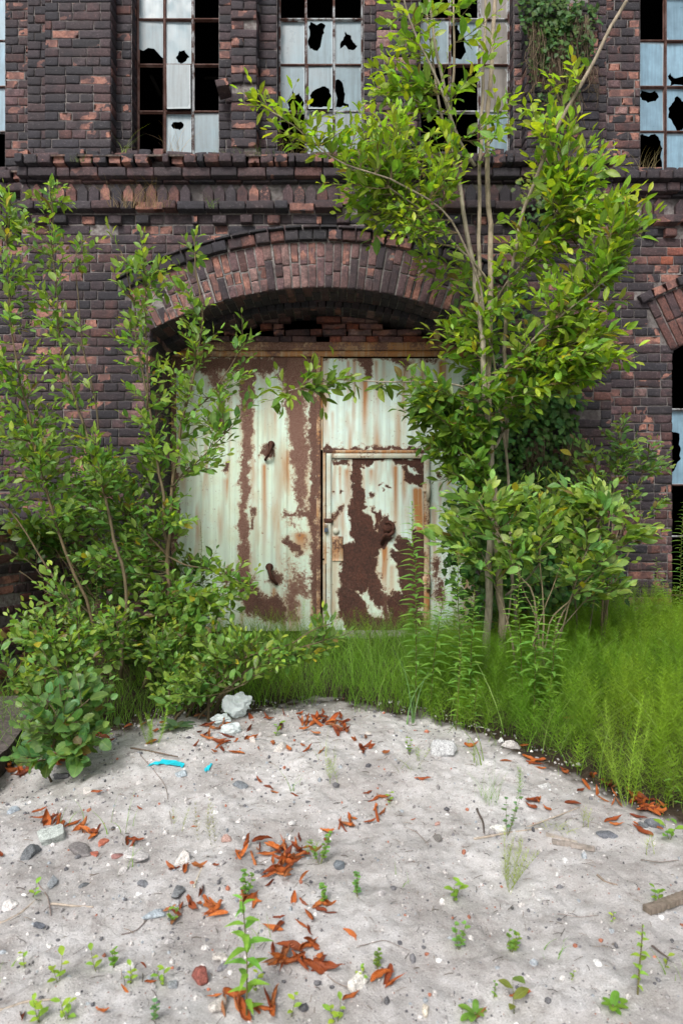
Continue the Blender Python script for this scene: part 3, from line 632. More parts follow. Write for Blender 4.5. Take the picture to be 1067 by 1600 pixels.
# ------------------------------------------------------------------ windows
GREY = (0.13, 0.205, 0.245); BLUE = (0.17, 0.29, 0.38); PALE = (0.16, 0.21, 0.235); BROWN = (0.17, 0.155, 0.14)
def blobhole(cx, cz, rx, rz, k=11, jag=0.3):
    return [(cx + math.cos(2 * math.pi * i / k) * rx * random.uniform(1 - jag, 1 + jag * .6), cz + math.sin(2 * math.pi * i / k) * rz * random.uniform(1 - jag, 1 + jag * .6)) for i in range(k)]
def window(wx, y, zbars, xbars, panes, ztop, light):
    w = empty('window', (wx[0], y, zbars[0])); w.parent = factory; w.location = Vector((wx[0], y, zbars[0])) - wloc(factory)
    fr = MB(); gl = MB(); x0, x1 = wx; t = 0.012
    xs = [x0] + xbars + [x1]; zz = zbars
    cb = lambda bright: (0.42, 0.45, 0.47, 1) if bright else (0.12, 0.07, 0.06, 1)
    rbox(fr, x0, x0 + 0.02, y - 0.02, y + 0.02, zz[0], ztop, c=cb(light)); rbox(fr, x1 - 0.02, x1, y - 0.02, y + 0.02, zz[0], ztop, c=cb(light))
    for k, xb_ in enumerate(xbars): rbox(fr, xb_ - t, xb_ + t, y - 0.028, y + 0.02, zz[0], ztop, c=cb(light or k == 1))
    for k, zv in enumerate(zz): rbox(fr, x0 + 0.02, x1 - 0.02, y - 0.024, y + 0.018, zv - 0.009, zv + 0.009, c=cb(k % 2 and light))
    for r in range(len(zz) - 1):
        for c_ in range(len(xs) - 1):
            pn = panes.get((r, c_), 'full' if r >= 4 else None)
            if not pn: continue
            kind = pn if isinstance(pn, str) else pn[0]; colr = GREY
            hole = None; a, e, lo, hi = xs[c_] + t, xs[c_ + 1] - t, zz[r] + 0.008, zz[r + 1] - 0.008
            pw, ph = e - a, hi - lo; out = [(a, lo), (e, lo), (e, hi), (a, hi)]; yy = y + 0.003; dy = 0.0
            if not isinstance(pn, str):
                opt = pn[1]; colr = opt.get('c', GREY)
                if 'inset' in opt:
                    i0, i1 = opt['inset']; out = [(a + pw * i0, lo), (e, lo), (e, hi - ph * i1), (a + pw * i0, hi - ph * (i1 * 0.6))]; yy = y - 0.05
                if 'hole' in opt: hx, hz, rx, rz = opt['hole']; hole = blobhole(a + pw * hx, lo + ph * hz, pw * rx, ph * rz)
                if 'poly' in opt: hole = [(a + pw * u_, lo + ph * v_) for u_, v_ in opt['poly']]
                if 'cut' in opt: out = [(a + pw * u_, lo + ph * v_) for u_, v_ in opt['cut']]
            def rag(h):
                for _ in range(2):
                    o2 = []
                    for k, p in enumerate(h):
                        q = h[(k + 1) % len(h)]; t_ = random.uniform(.35, .65); s_ = random.uniform(-.16, .16); o2 += [p, (p[0] + (q[0] - p[0]) * t_ - (q[1] - p[1]) * s_, p[1] + (q[1] - p[1]) * t_ + (q[0] - p[0]) * s_)]
                    h = o2
                return [(min(max(p[0], a + .003), e - .003), min(max(p[1], lo + .003), hi - .003)) for p in h]
            if hole: hole = rag(hole)
            tlx, tlz = random.uniform(-.03, .03), random.uniform(-.03, .03)
            loops = [[Vector((p[0], p[1], 0)) for p in out]] + ([[Vector((p[0], p[1], 0)) for p in hole]] if hole else [])
            fl = [p for l_ in loops for p in l_]; tr = tessellate_polygon(loops)
            def ea(p): return 0.0
            # subdivide so the dusty rim can be stored per vertex
            sub = []
            for q in tr:
                A_, B_, C_ = (fl[i] for i in q); sub.append((A_, B_, C_))
            for _ in range(3):
                nx_ = []
                for A_, B_, C_ in sub:
                    m1, m2, m3 = (A_ + B_) / 2, (B_ + C_) / 2, (C_ + A_) / 2; nx_ += [(A_, m1, m3), (m1, B_, m2), (m3, m2, C_), (m1, m2, m3)]
                sub = nx_
            V = [p for q in sub for p in q]; dE = [min(p.x - a, e - p.x, p.y - lo, hi - p.y) for p in V]
            g = random.uniform(.88, 1.1)
            cc = [[colr[0] * g, colr[1] * g, colr[2] * g, max(0, min(1, 1 - d_ / 0.03))] for d_ in dE]
            gl.add([(p.x, yy + tlx * (p.x - a) + tlz * (p.y - lo), p.y) for p in V], t=[(3 * i, 3 * i + 1, 3 * i + 2) for i in range(len(sub))], c=cc)
            gl.add([(p.x, yy + 0.004 + tlx * (p.x - a) + tlz * (p.y - lo), p.y) for p in V], t=[(3 * i, 3 * i + 2, 3 * i + 1) for i in range(len(sub))], c=cc)
            if 'inset' in (pn[1] if not isinstance(pn, str) else {}):
                o_ = out; rim = (0.12, 0.07, 0.06, 1)
                rbox(fr, o_[0][0] - 0.012, o_[0][0], yy - 0.01, yy + 0.01, lo, o_[3][1], c=rim); rbox(fr, o_[0][0], e, yy - 0.01, yy + 0.01, o_[2][1], o_[2][1] + 0.012, c=rim)
    fr.build('frame', M['iron'], w); gl.build('glazing', M['glass'], w, smooth=False)
    return w
random.seed(5)
zz = [Z(v_, YWIN) for v_ in (245, 176, 103, 32)]; d_ = zz[3] - zz[2]; zz += [zz[3] + d_, zz[3] + 2 * d_]; 
window(W1, YWIN, zz, [X(258, YWIN), X(302, YWIN)], {
    (0, 1): ('p', {'hole': (0.43, 0.72, 0.24, 0.1)}), (0, 2): 'full', (1, 1): ('p', {'inset': (0.08, 0.05), 'c': PALE}),
    (2, 0): ('p', {'cut': [(0, .37), (.2, .33), (.38, .40), (.62, .38), (.78, .28), (.9, .2), (1, .16), (1, 1), (0, 1)]}), (2, 1): ('p', {'hole': (0.62, 0.2, 0.24, 0.15)}),
    (3, 0): 'full', (3, 1): 'full', (4, 2): None}, ZT, False)
window(W2, YWIN, zz, [X(478, YWIN), X(521.5, YWIN)], {
    (0, 1): ('p', {'c': PALE}), (0, 2): ('p', {'c': PALE}),
    (1, 0): ('p', {'c': GREY, 'poly': [(.3, .02), (.38, .1), (.27, .24), (.38, .28), (.55, .48), (.62, .36), (.78, .42), (.88, .3), (.97, .22), (.9, .04)]}),
    (1, 1): ('p', {'inset': (0.05, 0.06), 'poly': [(.1, .04), (.12, .3), (.3, .42), (.6, .5), (.85, .45), (.95, .3), (.93, .05), (.5, .03)]}),
    (1, 2): ('p', {'poly': [(.03, .1), (.02, .7), (.12, .72), (.3, .6), (.38, .4), (.33, .22), (.5, .18), (.5, .1), (.3, .14)]}),
    (2, 0): 'full', (2, 1): ('p', {'poly': [(.05, .45), (.06, .85), (.14, .97), (.3, .93), (.4, .9), (.55, .95), (.72, .9), (.68, .72), (.58, .62), (.55, .5), (.4, .32), (.3, .33), (.1, .37)]}),
    (2, 2): ('p', {'poly': [(.18, .38), (.3, .58), (.38, .7), (.38, .78), (.44, .72), (.6, .68), (.75, .5), (.86, .44), (.78, .4), (.66, .34), (.5, .36), (.36, .46)]}),
    (4, 0): 'full', (4, 1): None, (4, 2): 'full'}, ZT, True)
window(W3, YWIN, zz, [X(702, YWIN), X(748, YWIN)], {
    (0, 2): ('p', {'c': GREY}), (1, 2): ('p', {'c': BROWN}), (2, 2): ('p', {'c': BROWN}), (3, 2): ('p', {'c': BROWN}),
    (2, 0): 'full', (2, 1): ('p', {'poly': [(.03, .2), (.03, .92), (.25, .94), (.32, .8), (.55, .6), (.58, .3), (.4, .14), (.2, .16)]})}, ZT, True)
yw4 = YW + 0.2
z4 = [Z(v_, yw4) for v_ in (268, 207, 137, 65.5)]; d_ = z4[3] - z4[2]; z4 += [z4[3] + d_, z4[3] + 2 * d_]
bl = {'c': BLUE}
window(W4, yw4, z4, [X(1037.5, yw4), X(1081, yw4)], {
    (0, 0): ('p', {'c': BLUE, 'poly': [(.04, .3), (.03, .95), (.3, .97), (.5, .9), (.7, .97), (.85, .85), (.9, .7), (.97, .6), (.96, .05), (.5, .03), (.1, .04)]}), (0, 1): ('p', bl), (0, 2): ('p', bl),
    (1, 0): ('p', {'c': BLUE, 'poly': [(.3, .97), (.22, .85), (.3, .75), (.5, .68), (.75, .72), (.86, .8), (.83, .9), (.75, .97)]}),
    (1, 1): ('p', {'c': BLUE, 'hole': (.52, .45, .42, .4)}), (1, 2): ('p', bl), (2, 0): ('p', bl),
    (2, 1): ('p', {'c': BLUE, 'poly': [(.15, .02), (.22, .12), (.12, .18), (.1, .26), (.2, .33), (.24, .25), (.4, .2), (.95, .18), (.97, .02)]}), (2, 2): ('p', bl),
    (3, 1): ('p', bl), (3, 2): ('p', bl), (4, 0): None}, ZT, False)
window(W0, yw4, z4, [W0[0] + 0.29, W0[0] + 0.575], {(1, 2): ('p', bl), (2, 2): ('p', bl), (3, 2): ('p', bl), (1, 1): ('p', bl), (2, 1): ('p', {'c': BLUE, 'hole': (.5, .5, .3, .2)}), (3, 0): ('p', bl)}, ZT, True)
acx, acz, ri, ol, oR, zs = geoR
w_ = window((ol, oR), YW + 0.28, [Z(v_, YW + .28) for v_ in (930, 838, 758, 640, 520, 420)], [ol + 0.30 * k for k in range(1, 10)],
    {(2, k): ('p', {'c': BLUE, **({'hole': (.5, .5, .35, .3)} if k % 3 == 0 else {})}) for k in range(10)} , Z(420, YW + .28), True)
# ------------------------------------------------------------------ gate
SG = YG / F                                           # metres per photo pixel at the gate
def seg_d(px, py, a, b):
    ax, ay, bx, by = *a, *b; dx, dy = bx - ax, by - ay; L2 = dx * dx + dy * dy + 1e-9
    t = np.clip(((px - ax) * dx + (py - ay) * dy) / L2, 0, 1); return np.hypot(px - ax - t * dx, py - ay - t * dy)
def blob(px, py, pts, r, soft=8):
    """rust field: 1 inside the thick polyline, falling off outside"""
    d = np.full(px.shape, 1e9); rr = np.broadcast_to(r, (len(pts),)) if np.ndim(r) == 0 else np.array(r)
    if len(pts) == 1: return np.clip(0.5 + (rr[0] - np.hypot(px - pts[0][0], py - pts[0][1])) / (2 * soft), 0, 1)
    out = np.zeros(px.shape)
    for k in range(len(pts) - 1):
        ax, ay = pts[k]; bx, by = pts[k + 1]; dx, dy = bx - ax, by - ay; t = np.clip(((px - ax) * dx + (py - ay) * dy) / (dx * dx + dy * dy + 1e-9), 0, 1)
        dd = np.hypot(px - ax - t * dx, py - ay - t * dy); ra = rr[k] + (rr[k + 1] - rr[k]) * t
        out = np.maximum(out, np.clip(0.5 + (ra - dd) / (2 * soft), 0, 1))
    return out
def panel(name, px0, px1, py0, py1, y, shapes, stains, tone, parent, step=0.008, boards=None, dents=True, thick=0.02, pinkall=0.0):
    """steel sheet standing in the gate plane; px/py are photo pixels of its corners"""
    x0, x1, z0, z1 = X(px0, YG), X(px1, YG), Z(py1, YG), Z(py0, YG)
    nx, nz = int((x1 - x0) / step) + 2, int((z1 - z0) / step) + 2
    XX, ZZ = np.meshgrid(np.linspace(x0, x1, nx), np.linspace(z0, z1, nz), indexing='ij')
    px = XX.ravel() / SG + 533.5; py = 800 - (ZZ.ravel() - CZ) / SG
    n = fbm(xy3(px, py) * 0.05, 3, 4); n2 = fbm(xy3(px * 1.0, py * 0.15) * 0.09, 9, 4); nb = fbm(xy3(px, py) * 0.013, 6, 4)
    rf = np.zeros(len(px)); pk = np.zeros(len(px))
    wx = px + (fbm(xy3(px, py) * 0.09, 12, 3) - .5) * 14; wy = py + (fbm(xy3(px, py) * 0.09, 14, 3) - .5) * 18
    for pts, r, soft, amp, pink in shapes:
        f = blob(wx, wy, pts, r, soft * 1.7) * amp; pk = np.where(f > rf, pink, pk); rf = np.maximum(rf, f)
    rf = rf * (0.68 + 0.5 * n) + (nb - 0.5) * 0.25
    og = np.zeros(len(px))
    for sx, sy0, sy1, w, a in stains:
        f = np.exp(-((px - sx - (n2 - .5) * 4) / w) ** 2) * np.clip((py - sy0) / 6, 0, 1) * np.clip((sy1 - py) / (sy1 - sy0), 0, 1) ** 0.7 * a; og = np.maximum(og, f)
    og = np.clip(og * 1.1 + np.clip(n2 - 0.54, 0, 1) * 1.8, 0, 1)
    tn = np.clip(tone(px, py) + (n - .5) * .5, 0, 1)
    yy = np.full(len(px), y); 
    if dents: yy = yy + (fbm(xy3(px, py) * 0.008, 44, 2) - .5) * 0.02
    if boards:
        for bx in boards: yy = yy + 0.010 * np.exp(-((px - bx) / 1.2) ** 2)
    V = np.stack([XX.ravel(), yy, ZZ.ravel()], 1); i, j = np.meshgrid(np.arange(nx - 1), np.arange(nz - 1), indexing='ij'); i = i.ravel(); j = j.ravel()
    mb = MB(); mb.add(V, np.stack([i * nz + j, (i + 1) * nz + j, (i + 1) * nz + j + 1, i * nz + j + 1], 1), c=np.stack([rf, og, tn, np.clip(pk + pinkall, 0, 1)], 1))
    box(mb, x0, x1, y + 0.014, y + 0.014 + thick, z0, z1, c=(0.1, 0.1, 0.3, 0))
    return mb.build(name, M['gate'], parent)
def bar(mb, px0, px1, py0, py1, y0, y1, c=(0.2, 0.2, 0.6, 0), b=0.003):
    """bevelled bar cut into short lengths so that its wear varies"""
    x0, x1, z0, z1 = X(px0, YG), X(px1, YG), Z(py1, YG), Z(py0, YG)
    n = max(1, int(max(x1 - x0, z1 - z0) / 0.03)); hor = (x1 - x0) > (z1 - z0)
    prof = [(0, 1), (0, 0), (1, 0), (1, 1)]; ring_ = []
    def sec(t):
        if hor: return [(x0 + (x1 - x0) * t, y0 + (y1 - y0) * q, z0 + (z1 - z0) * p) for p, q in ((0, 1), (0, b / (y1 - y0)), (b / (z1 - z0), 0), (1 - b / (z1 - z0), 0), (1, b / (y1 - y0)), (1, 1))]
        return [(x0 + (x1 - x0) * p, y0 + (y1 - y0) * q, z0 + (z1 - z0) * t) for p, q in ((0, 1), (0, b / (y1 - y0)), (b / (x1 - x0), 0), (1 - b / (x1 - x0), 0), (1, b / (y1 - y0)), (1, 1))]
    V = [p for k in range(n + 1) for p in sec(k / n)]
    Q = [(6 * k + j, 6 * k + (j + 1) % 6, 6 * k + 6 + (j + 1) % 6, 6 * k + 6 + j) for k in range(n) for j in range(6)]
    e = 6 * n; Q += [(0, 1, 4, 5), (1, 2, 3, 4), (e, e + 1, e + 4, e + 5), (e + 1, e + 2, e + 3, e + 4)]
    V = np.array(V); C = np.tile(np.array(c, float), (len(V), 1)); C[:, 0] += (fbm(V * 7, 21, 3) - .5) * 0.7; C[:, 1] += (fbm(V * 9, 23, 3) - .45) * 0.8
    mb.add(V, Q, c=np.clip(C, 0, 1))

# left leaf -------------------------------------------------------------
shL = [([(275, 568), (497, 568)], 14, 10, 1.0, .45), ([(318, 560), (345, 600), (338, 700)], [18, 14, 9], 12, .85, .8), ([(346, 640), (340, 668)], 12, 8, .9, .3),
       ([(386, 560), (386, 700), (382, 760), (381, 840), (380, 905)], [11, 10, 8, 7, 9], 6, 1.0, .7), ([(380, 900), (400, 945), (430, 955)], [12, 22, 22], 10, 1.0, .25),
       ([(462, 560), (462, 650), (468, 720), (470, 790)], [26, 16, 13, 9], 9, 1.0, .75), ([(491, 560), (490, 800), (492, 965)], [6, 7, 7], 5, 1.0, .4),
       ([(445, 560), (440, 585)], [22, 8], 12, 1.0, .5), ([(445, 803), (495, 803)], 5, 6, 1, .5), ([(452, 812), (480, 850), (450, 870), (465, 900)], [10, 14, 6, 12], 14, .72, .7),
       ([(450, 845), (466, 865)], 7, 6, 1, .3), ([(480, 930), (460, 890), (455, 960)], [14, 12, 16], 14, .78, .8), ([(396, 795), (394, 822)], 4, 5, .95, .3), ([(412, 830)], 2, 3, 1, .3),
       ([(418, 706)], 13, 7, .8, .2), ([(430, 905)], 13, 7, .8, .2), ([(350, 735), (353, 722)], 5, 4, 1, .2), ([(361, 890), (355, 905)], 6, 6, .9, .3), ([(275, 700), (277, 860)], 4, 5, .9, .5)]
stL = [(413, 722, 880, 4, .7), (428, 915, 965, 4, .6), (352, 745, 790, 4, .4), (470, 830, 870, 12, .8), (395, 600, 900, 3, .25), (450, 700, 800, 4, .4), (305, 620, 800, 4, .2), (360, 610, 850, 3, .25), (430, 640, 700, 3, .4)]
gl_ = panel('gate_leaf', 275, 497, 558, 986, YG, shL, stL, lambda px, py: np.where(px < 380, .25, .35) + (py < 640) * .2, factory, boards=[314, 360, 405, 450], pinkall=0.05)
gl_['label'] = 'left gate leaf with broad vertical rust bands'
# right leaf upper panel and right strip
shR = [([(503, 560), (720, 560)], 3, 7, .9, .3), ([(572, 560), (573, 590)], [12, 3], 5, 1.0, .4), ([(617, 562), (640, 566)], 8, 6, .95, .6), ([(510, 702), (670, 702)], 4, 5, 1.0, .1), ([(690, 700), (700, 690)], 12, 6, 1.0, 0), ([(500, 560), (500, 700)], 2, 4, 1, .2)]
stR = [(570, 588, 700, 5, .85), (545, 560, 640, 3, .55), (553, 560, 660, 3, .5), (588, 560, 620, 3, .5), (630, 575, 700, 3, .4), (600, 560, 640, 3, .4), (520, 640, 700, 3, .35), (660, 560, 690, 4, .5), (690, 560, 690, 8, .6), (645, 560, 640, 4, .45)]
gr_ = panel('gate_leaf', 503, 736, 560, 703, YG, shR, stR, lambda px, py: .8 + 0 * px, factory)
gr_['label'] = 'right gate leaf of pale mint sheet above the wicket door'
panel('side_panel', 671, 736, 703.5, 986, YG, [([(686, 741)], 5, 4, 1, 0), ([(680, 880), (690, 940)], 10, 10, .8, .2)], [(700, 705, 800, 6, .4), (688, 750, 820, 3, .4)], lambda px, py: .8 + 0 * px, gr_)
# frame members
fb = MB()
bar(fb, 262, 740, 536, 549, YG - 0.05, YG - 0.01, (0.56, .6, .5, .8)); bar(fb, 262, 740, 549.5, 558, YG - 0.03, YG - 0.004, (0.42, .7, .4, .7))
bar(fb, 268, 276, 558, 990, YG - 0.035, YG - 0.002, (.6, .4, .4, .5)); bar(fb, 736, 745, 558, 990, YG - .035, YG - .002, (.5, .4, .5, .3))
bar(fb, 494.5, 501, 558, 990, YG - 0.03, YG - 0.002, (.52, .5, .4, .45)); bar(fb, 501.5, 504.5, 558, 703, YG - 0.014, YG - 0.002, (.3, .6, .6, .2))
fo = fb.build('gate_frame', M['gate'], factory)
fb = MB(); bar(fb, 258.5, 266.5, 685, 968, YG - .09, YG - .04); fb.build('white_post', M['white'], fo)
# wicket door
shW = [([(562, 722), (600, 716)], [8, 5], 4, 1.0, 0), ([(557, 725), (556, 760), (562, 795)], [8, 9, 10], 4, 1.1, 0), ([(560, 800), (566, 830), (572, 850)], [13, 18, 20], 4, 1.1, 0), ([(548, 860), (560, 900), (572, 880)], [14, 24, 18], 5, 1.1, 0),
       ([(540, 880), (545, 930), (560, 970)], [8, 18, 24], 5, 1.1, 0.05), ([(580, 890), (592, 940)], [10, 10], 5, 1.0, .05), ([(575, 790), (592, 803)], [2, 6], 3, 1.0, 0), ([(593, 800), (585, 825)], [5, 3], 3, 1, 0), ([(582, 772)], 4, 3, 1, 0),
       ([(603, 820), (598, 845), (594, 850)], [13, 10, 8], 4, 1.1, 0), ([(640, 752), (655, 752)], [9, 9], 5, 1.1, 0), ([(615, 718), (640, 720), (655, 722), (658, 740)], [5, 7, 8, 7], 4, 1.0, 0), ([(632, 730), (640, 745)], [4, 6], 4, 1, 0),
       ([(625, 848), (640, 860)], [9, 13], 4, 1.1, 0), ([(618, 870), (645, 880), (650, 930)], [8, 20, 22], 5, 1.1, 0), ([(620, 940), (640, 975)], [14, 26], 6, 1.1, 0), ([(600, 925), (605, 960)], [5, 6], 6, .9, .2),
       ([(523, 723), (536, 722)], 5, 4, 1.0, .05), ([(520, 810), (527, 800), (534, 792)], [5, 5, 4], 5, .95, .1), ([(655, 832), (658, 870)], [8, 10], 4, 1.05, 0), ([(535, 965), (600, 975), (660, 978)], [8, 12, 14], 6, 1.0, .1),
       ([(595, 758)], 3, 3, 1, 0), ([(606, 762)], 3.5, 3, 1, 0), ([(598, 768)], 2, 3, 1, 0), ([(531, 771)], 2.5, 3, 1, 0), ([(521, 765)], 2, 3, 1, 0)]
stW = [(618, 725, 850, 4, .8), (580, 730, 760, 4, .6), (650, 760, 860, 5, 1.0), (601, 850, 925, 5, .95), (655, 760, 980, 4, .7), (532, 725, 800, 3, .5), (523, 800, 980, 7, .5), (540, 730, 800, 3, .5), (590, 800, 870, 4, .6), (630, 730, 790, 4, .4), (612, 880, 985, 5, .4)]
wd = panel('wicket_door', 518, 661, 717, 984, YG - 0.022, shW, stW, lambda px, py: np.where(py < 850, .8, .5), factory, step=0.006)
wd['label'] = 'small wicket door with dark peeling rust patches'
fb = MB()
bar(fb, 510, 517.5, 709, 986, YG - .042, YG - .008, (.2, .1, .85, .1)); bar(fb, 661.5, 670, 709, 757, YG - .042, YG - .008, (.25, .2, .7, .1)); bar(fb, 661.5, 670, 757.5, 986, YG - .042, YG - .008, (.4, .5, .5, .2))
bar(fb, 518, 661, 709, 716.5, YG - .042, YG - .008, (.36, .25, .7, .1)); bar(fb, 504.5, 509, 704, 986, YG - .028, YG - .004, (.3, .4, .55, .1)); bar(fb, 505, 672, 703.6, 708, YG - .03, YG - .004, (.5, .6, .4, .1))
fb.build('door_frame', M['gate'], wd)
fb = MB(); bar(fb, 659, 668, 756, 768, YG - .06, YG - .043, (.3, .5, .5, 0)); tube(fb, [P(669, 756, YG - .05), P(669, 782, YG - .05)], 0.022, 10, (.3, .4, .5, 0)); fb.build('hinge', M['gate'], wd)
fb = MB(); bar(fb, 659, 668, 900, 912, YG - .06, YG - .043, (.5, .5, .5, 0)); tube(fb, [P(669, 898, YG - .05), P(669, 924, YG - .05)], 0.022, 10, (.5, .4, .5, 0)); fb.build('hinge', M['gate'], wd)
fb = MB(); bar(fb, 506, 520, 810, 817, YG - .05, YG - .043, (.55, .4, .5, 0)); bar(fb, 507, 510, 817, 880, YG - .05, YG - .043, (.2, .4, .4, 0)); fb.build('hasp', M['gate'], wd)
fb = MB()
for py in (850, 863): rbox(fb, X(523, YG), X(527.5, YG), YG - .026, YG - .012, Z(py + 6, YG), Z(py, YG))
for (px, py, r) in ((506, 874, .012), (540, 880, .006)): tube(fb, [P(px, py, YG - .03), P(px, py, YG - .01)], r, 8)
fb.build('keyhole', M['black'], wd)
fb = MB(); tube(fb, [P(525, 830, YG - .028), P(525, 830, YG - .018)], 0.035, 20, (.1, .3, .6, 0)); bar(fb, 519, 536, 838, 876, YG - .03, YG - .02, (.4, .6, .3, .2)); fb.build('lock_plate', M['gate'], wd)
# hooked handles, bent rods welded on
def hook(parent, a, b_, r=0.016, flip=1, y=YG, name='hook'):
    mb = MB(); p0, p1 = P(*a, y - 0.02), P(*b_, y - 0.02); n_ = 14
    pts = [P(a[0], a[1], y - 0.0)]
    for k in range(n_):
        t = k / (n_ - 1); p = p0.lerp(p1, t); p.y -= 0.05 * math.sin(math.pi * t) + 0.01; p.x += flip * 0.018 * math.sin(math.pi * t); pts.append(p)
    pts.append(P(b_[0], b_[1], y)); tube(mb, pts, [r * 1.5] + [r * (1.2 - .4 * k / n_) for k in range(n_)] + [r], 8)
    tube(mb, [P(a[0], a[1], y + .002), P(a[0], a[1], y - 0.016)], r * 2.2, 12)
    return mb.build(name, M['rust'], parent)
hook(gl_, (424, 694), (415, 718), 0.017); hook(gl_, (421, 886), (432, 912), 0.019, -1)
mb = MB(); ps = [P(607 + 8 * math.cos(t), 826 + 10 * math.sin(t), YG - .05 - .03 * math.sin(t * .6)) for t in np.linspace(-2.2, 2.0, 14)]; ps += [P(600, 838, YG - .05), P(596, 850, YG - .025)]
tube(mb, ps, [0.02] * 14 + [.022, .018], 8); tube(mb, [P(605, 826, YG - .024), P(605, 826, YG - .03)], .05, 14); mb.build('pull_ring', M['rust'], wd)
# padlock hanging on the hasp: a thing of its own
pl = empty('padlock', P(509, 830, YG - .07), 'small dark blue padlock with steel shackle hanging on the wicket door hasp', 'padlock')
mb = MB(); c_ = P(509.5, 827, YG - .075); rbox(mb, c_.x - .021, c_.x + .021, c_.y - .01, c_.y + .01, c_.z - .03, c_.z + .014, .004); mb.build('lock_body', M['lock'], pl, tuple(c_), smooth=False)
mb = MB(); tube(mb, [(c_.x - .014, c_.y, c_.z + .012), (c_.x - .014, c_.y, c_.z + .04)] + [(c_.x - .014 * math.cos(t), c_.y, c_.z + .045 + .012 * math.sin(t)) for t in np.linspace(.2, math.pi - .2, 7)] + [(c_.x + .014, c_.y, c_.z + .04), (c_.x + .014, c_.y, c_.z + .012)], .0045, 8)
mb.build('shackle', M['steel'], pl, tuple(c_))
# concrete threshold
mb = MB(); rbox(mb, X(470, 7.2), X(740, 7.2), YG - .16, YG + .05, -0.1, Z(988, 7.15), .01, c=(.3, .28, .26, 1)); mb.build('threshold', M['concrete'], factory)
# ------------------------------------------------------------------ ground
EDGE_PX = [(-400, 1260), (0, 1212), (60, 1192), (170, 1150), (250, 1128), (350, 1110), (500, 1100), (600, 1114), (700, 1138), (800, 1168), (860, 1200), (950, 1246), (1067, 1292), (1400, 1400)]
def gbase(x, y):
    x = np.asarray(x, float); y = np.asarray(y, float)
    z = np.interp(y, [0, 1.5, 2, 3, 4, 4.7, 5.3, 6.2, 7.3, 12], [-.15, -.10, -.06, .02, .09, .12, .12, .16, .20, .2])
    z = z + 0.22 * np.clip((x - 1.3) / 1.5, 0, 1) * np.clip((y - 3.6) / 2.5, 0, 1)
    z = z - 0.13 * np.clip((-x - 1.15) / 0.9, 0, 1) * np.clip((y - 2.6) / 1.2, 0, 1)
    z = z + 0.035 * np.exp(-((x + .3) ** 2 / 2.2 + (y - 4.2) ** 2 / .4))
    return z
def ground_z(x, y):
    x = np.atleast_1d(np.asarray(x, float)); y = np.atleast_1d(np.asarray(y, float)); p = xy3(x, y)
    return gbase(x, y).ravel() + (fbm(p * 1.6, 71, 3) - .5) * 0.09 + (fbm(p * 9, 72, 4) - .5) * 0.034 + (fbm(p * 3.6, 73, 3) - .5) * 0.06
def g1(x, y): return float(ground_z(x, y)[0])
_ex = [e[0] for e in EDGE_PX]; _ey = [e[1] for e in EDGE_PX]
def sand_amount(x, y, z=None):
    """1 on the bare sand, 0 under the vegetation: the rim of the sand heap as it lies on the ground"""
    z = gbase(x, y) if z is None else z; y_ = np.maximum(y, .3)
    px = 533.5 + x * F / y_; py = 800 + (CZ - z) * F / y_
    return py - np.interp(px, _ex, _ey) + 10 * np.sin(px * .021) * np.sin(px * .009 + 1)
_H = {}
def g1(x, y):
    i = min(max(int((x + 3.3) / .03), 0), 219); j = min(max(int((y - 1.2) / .03), 0), 219)
    if not _H:
        a, e = np.meshgrid(-3.3 + np.arange(221) * .03, 1.2 + np.arange(221) * .03, indexing='ij'); _H['z'] = ground_z(a.ravel(), e.ravel()).reshape(221, 221)
    z = _H['z']; u = min(max((x + 3.3) / .03 - i, 0), 1); v = min(max((y - 1.2) / .03 - j, 0), 1)
    return float((z[i, j] * (1 - u) + z[i + 1, j] * u) * (1 - v) + (z[i, j + 1] * (1 - u) + z[i + 1, j + 1] * u) * v)
def hit(px, py):
    """point of the ground seen at a photo pixel"""
    lo, hi = 1.0, 12.0; f = lambda Y: Z(py, Y) - g1(X(px, Y), Y)
    Y = 1.2
    while Y < 11 and f(Y) > 0: Y += 0.05
    a, e = Y - 0.05, Y
    for _ in range(12):
        m_ = (a + e) / 2
        if f(m_) > 0: a = m_
        else: e = m_
    x = X(px, e); return Vector((x, e, g1(x, e)))
xs = np.concatenate([-np.geomspace(40, 3.3, 24)[:-1], np.arange(-3.3, 3.3, 0.014), np.geomspace(3.3, 40, 24)])
ys = np.concatenate([-np.geomspace(30, 1.0, 14), np.linspace(-.9, 1.4, 12), np.arange(1.5, 6.2, 0.014), np.geomspace(6.2, 7.6, 30)])
XX, YY = np.meshgrid(xs, ys, indexing='ij'); ZZ = ground_z(XX.ravel(), YY.ravel())
fp = xy3(XX, YY); fine = (fbm(fp * 45, 74, 3) - .5) * 0.011 + (fbm(fp * 16, 79, 4) - .5) * 0.010 + np.clip(vnoise(fp * 38, 75) - .72, 0, 1) * 0.035
near = (np.abs(XX.ravel()) < 3.4) & (YY.ravel() > 1.4); ZZ = ZZ + np.where(near, fine, 0)
sa = sand_amount(XX.ravel(), YY.ravel(), ZZ); al = np.clip(0.5 + sa / 14 + (fbm(fp * 14, 77, 3) - .5) * 2, 0, 1)
al = np.where((YY.ravel() < 1.4), 1, al)
nx, ny = len(xs), len(ys); i, j = np.meshgrid(np.arange(nx - 1), np.arange(ny - 1), indexing='ij'); i = i.ravel(); j = j.ravel()
mb = MB(); mb.add(np.stack([XX.ravel(), YY.ravel(), ZZ], 1), np.stack([i * ny + j, (i + 1) * ny + j, (i + 1) * ny + j + 1, i * ny + j + 1], 1), c=np.stack([al * 0 + 1, al, al, al], 1))
tag(mb.build('ground', M['sand']), 'pale grey sandy rubble ground in front of the factory', None, None, 'structure')

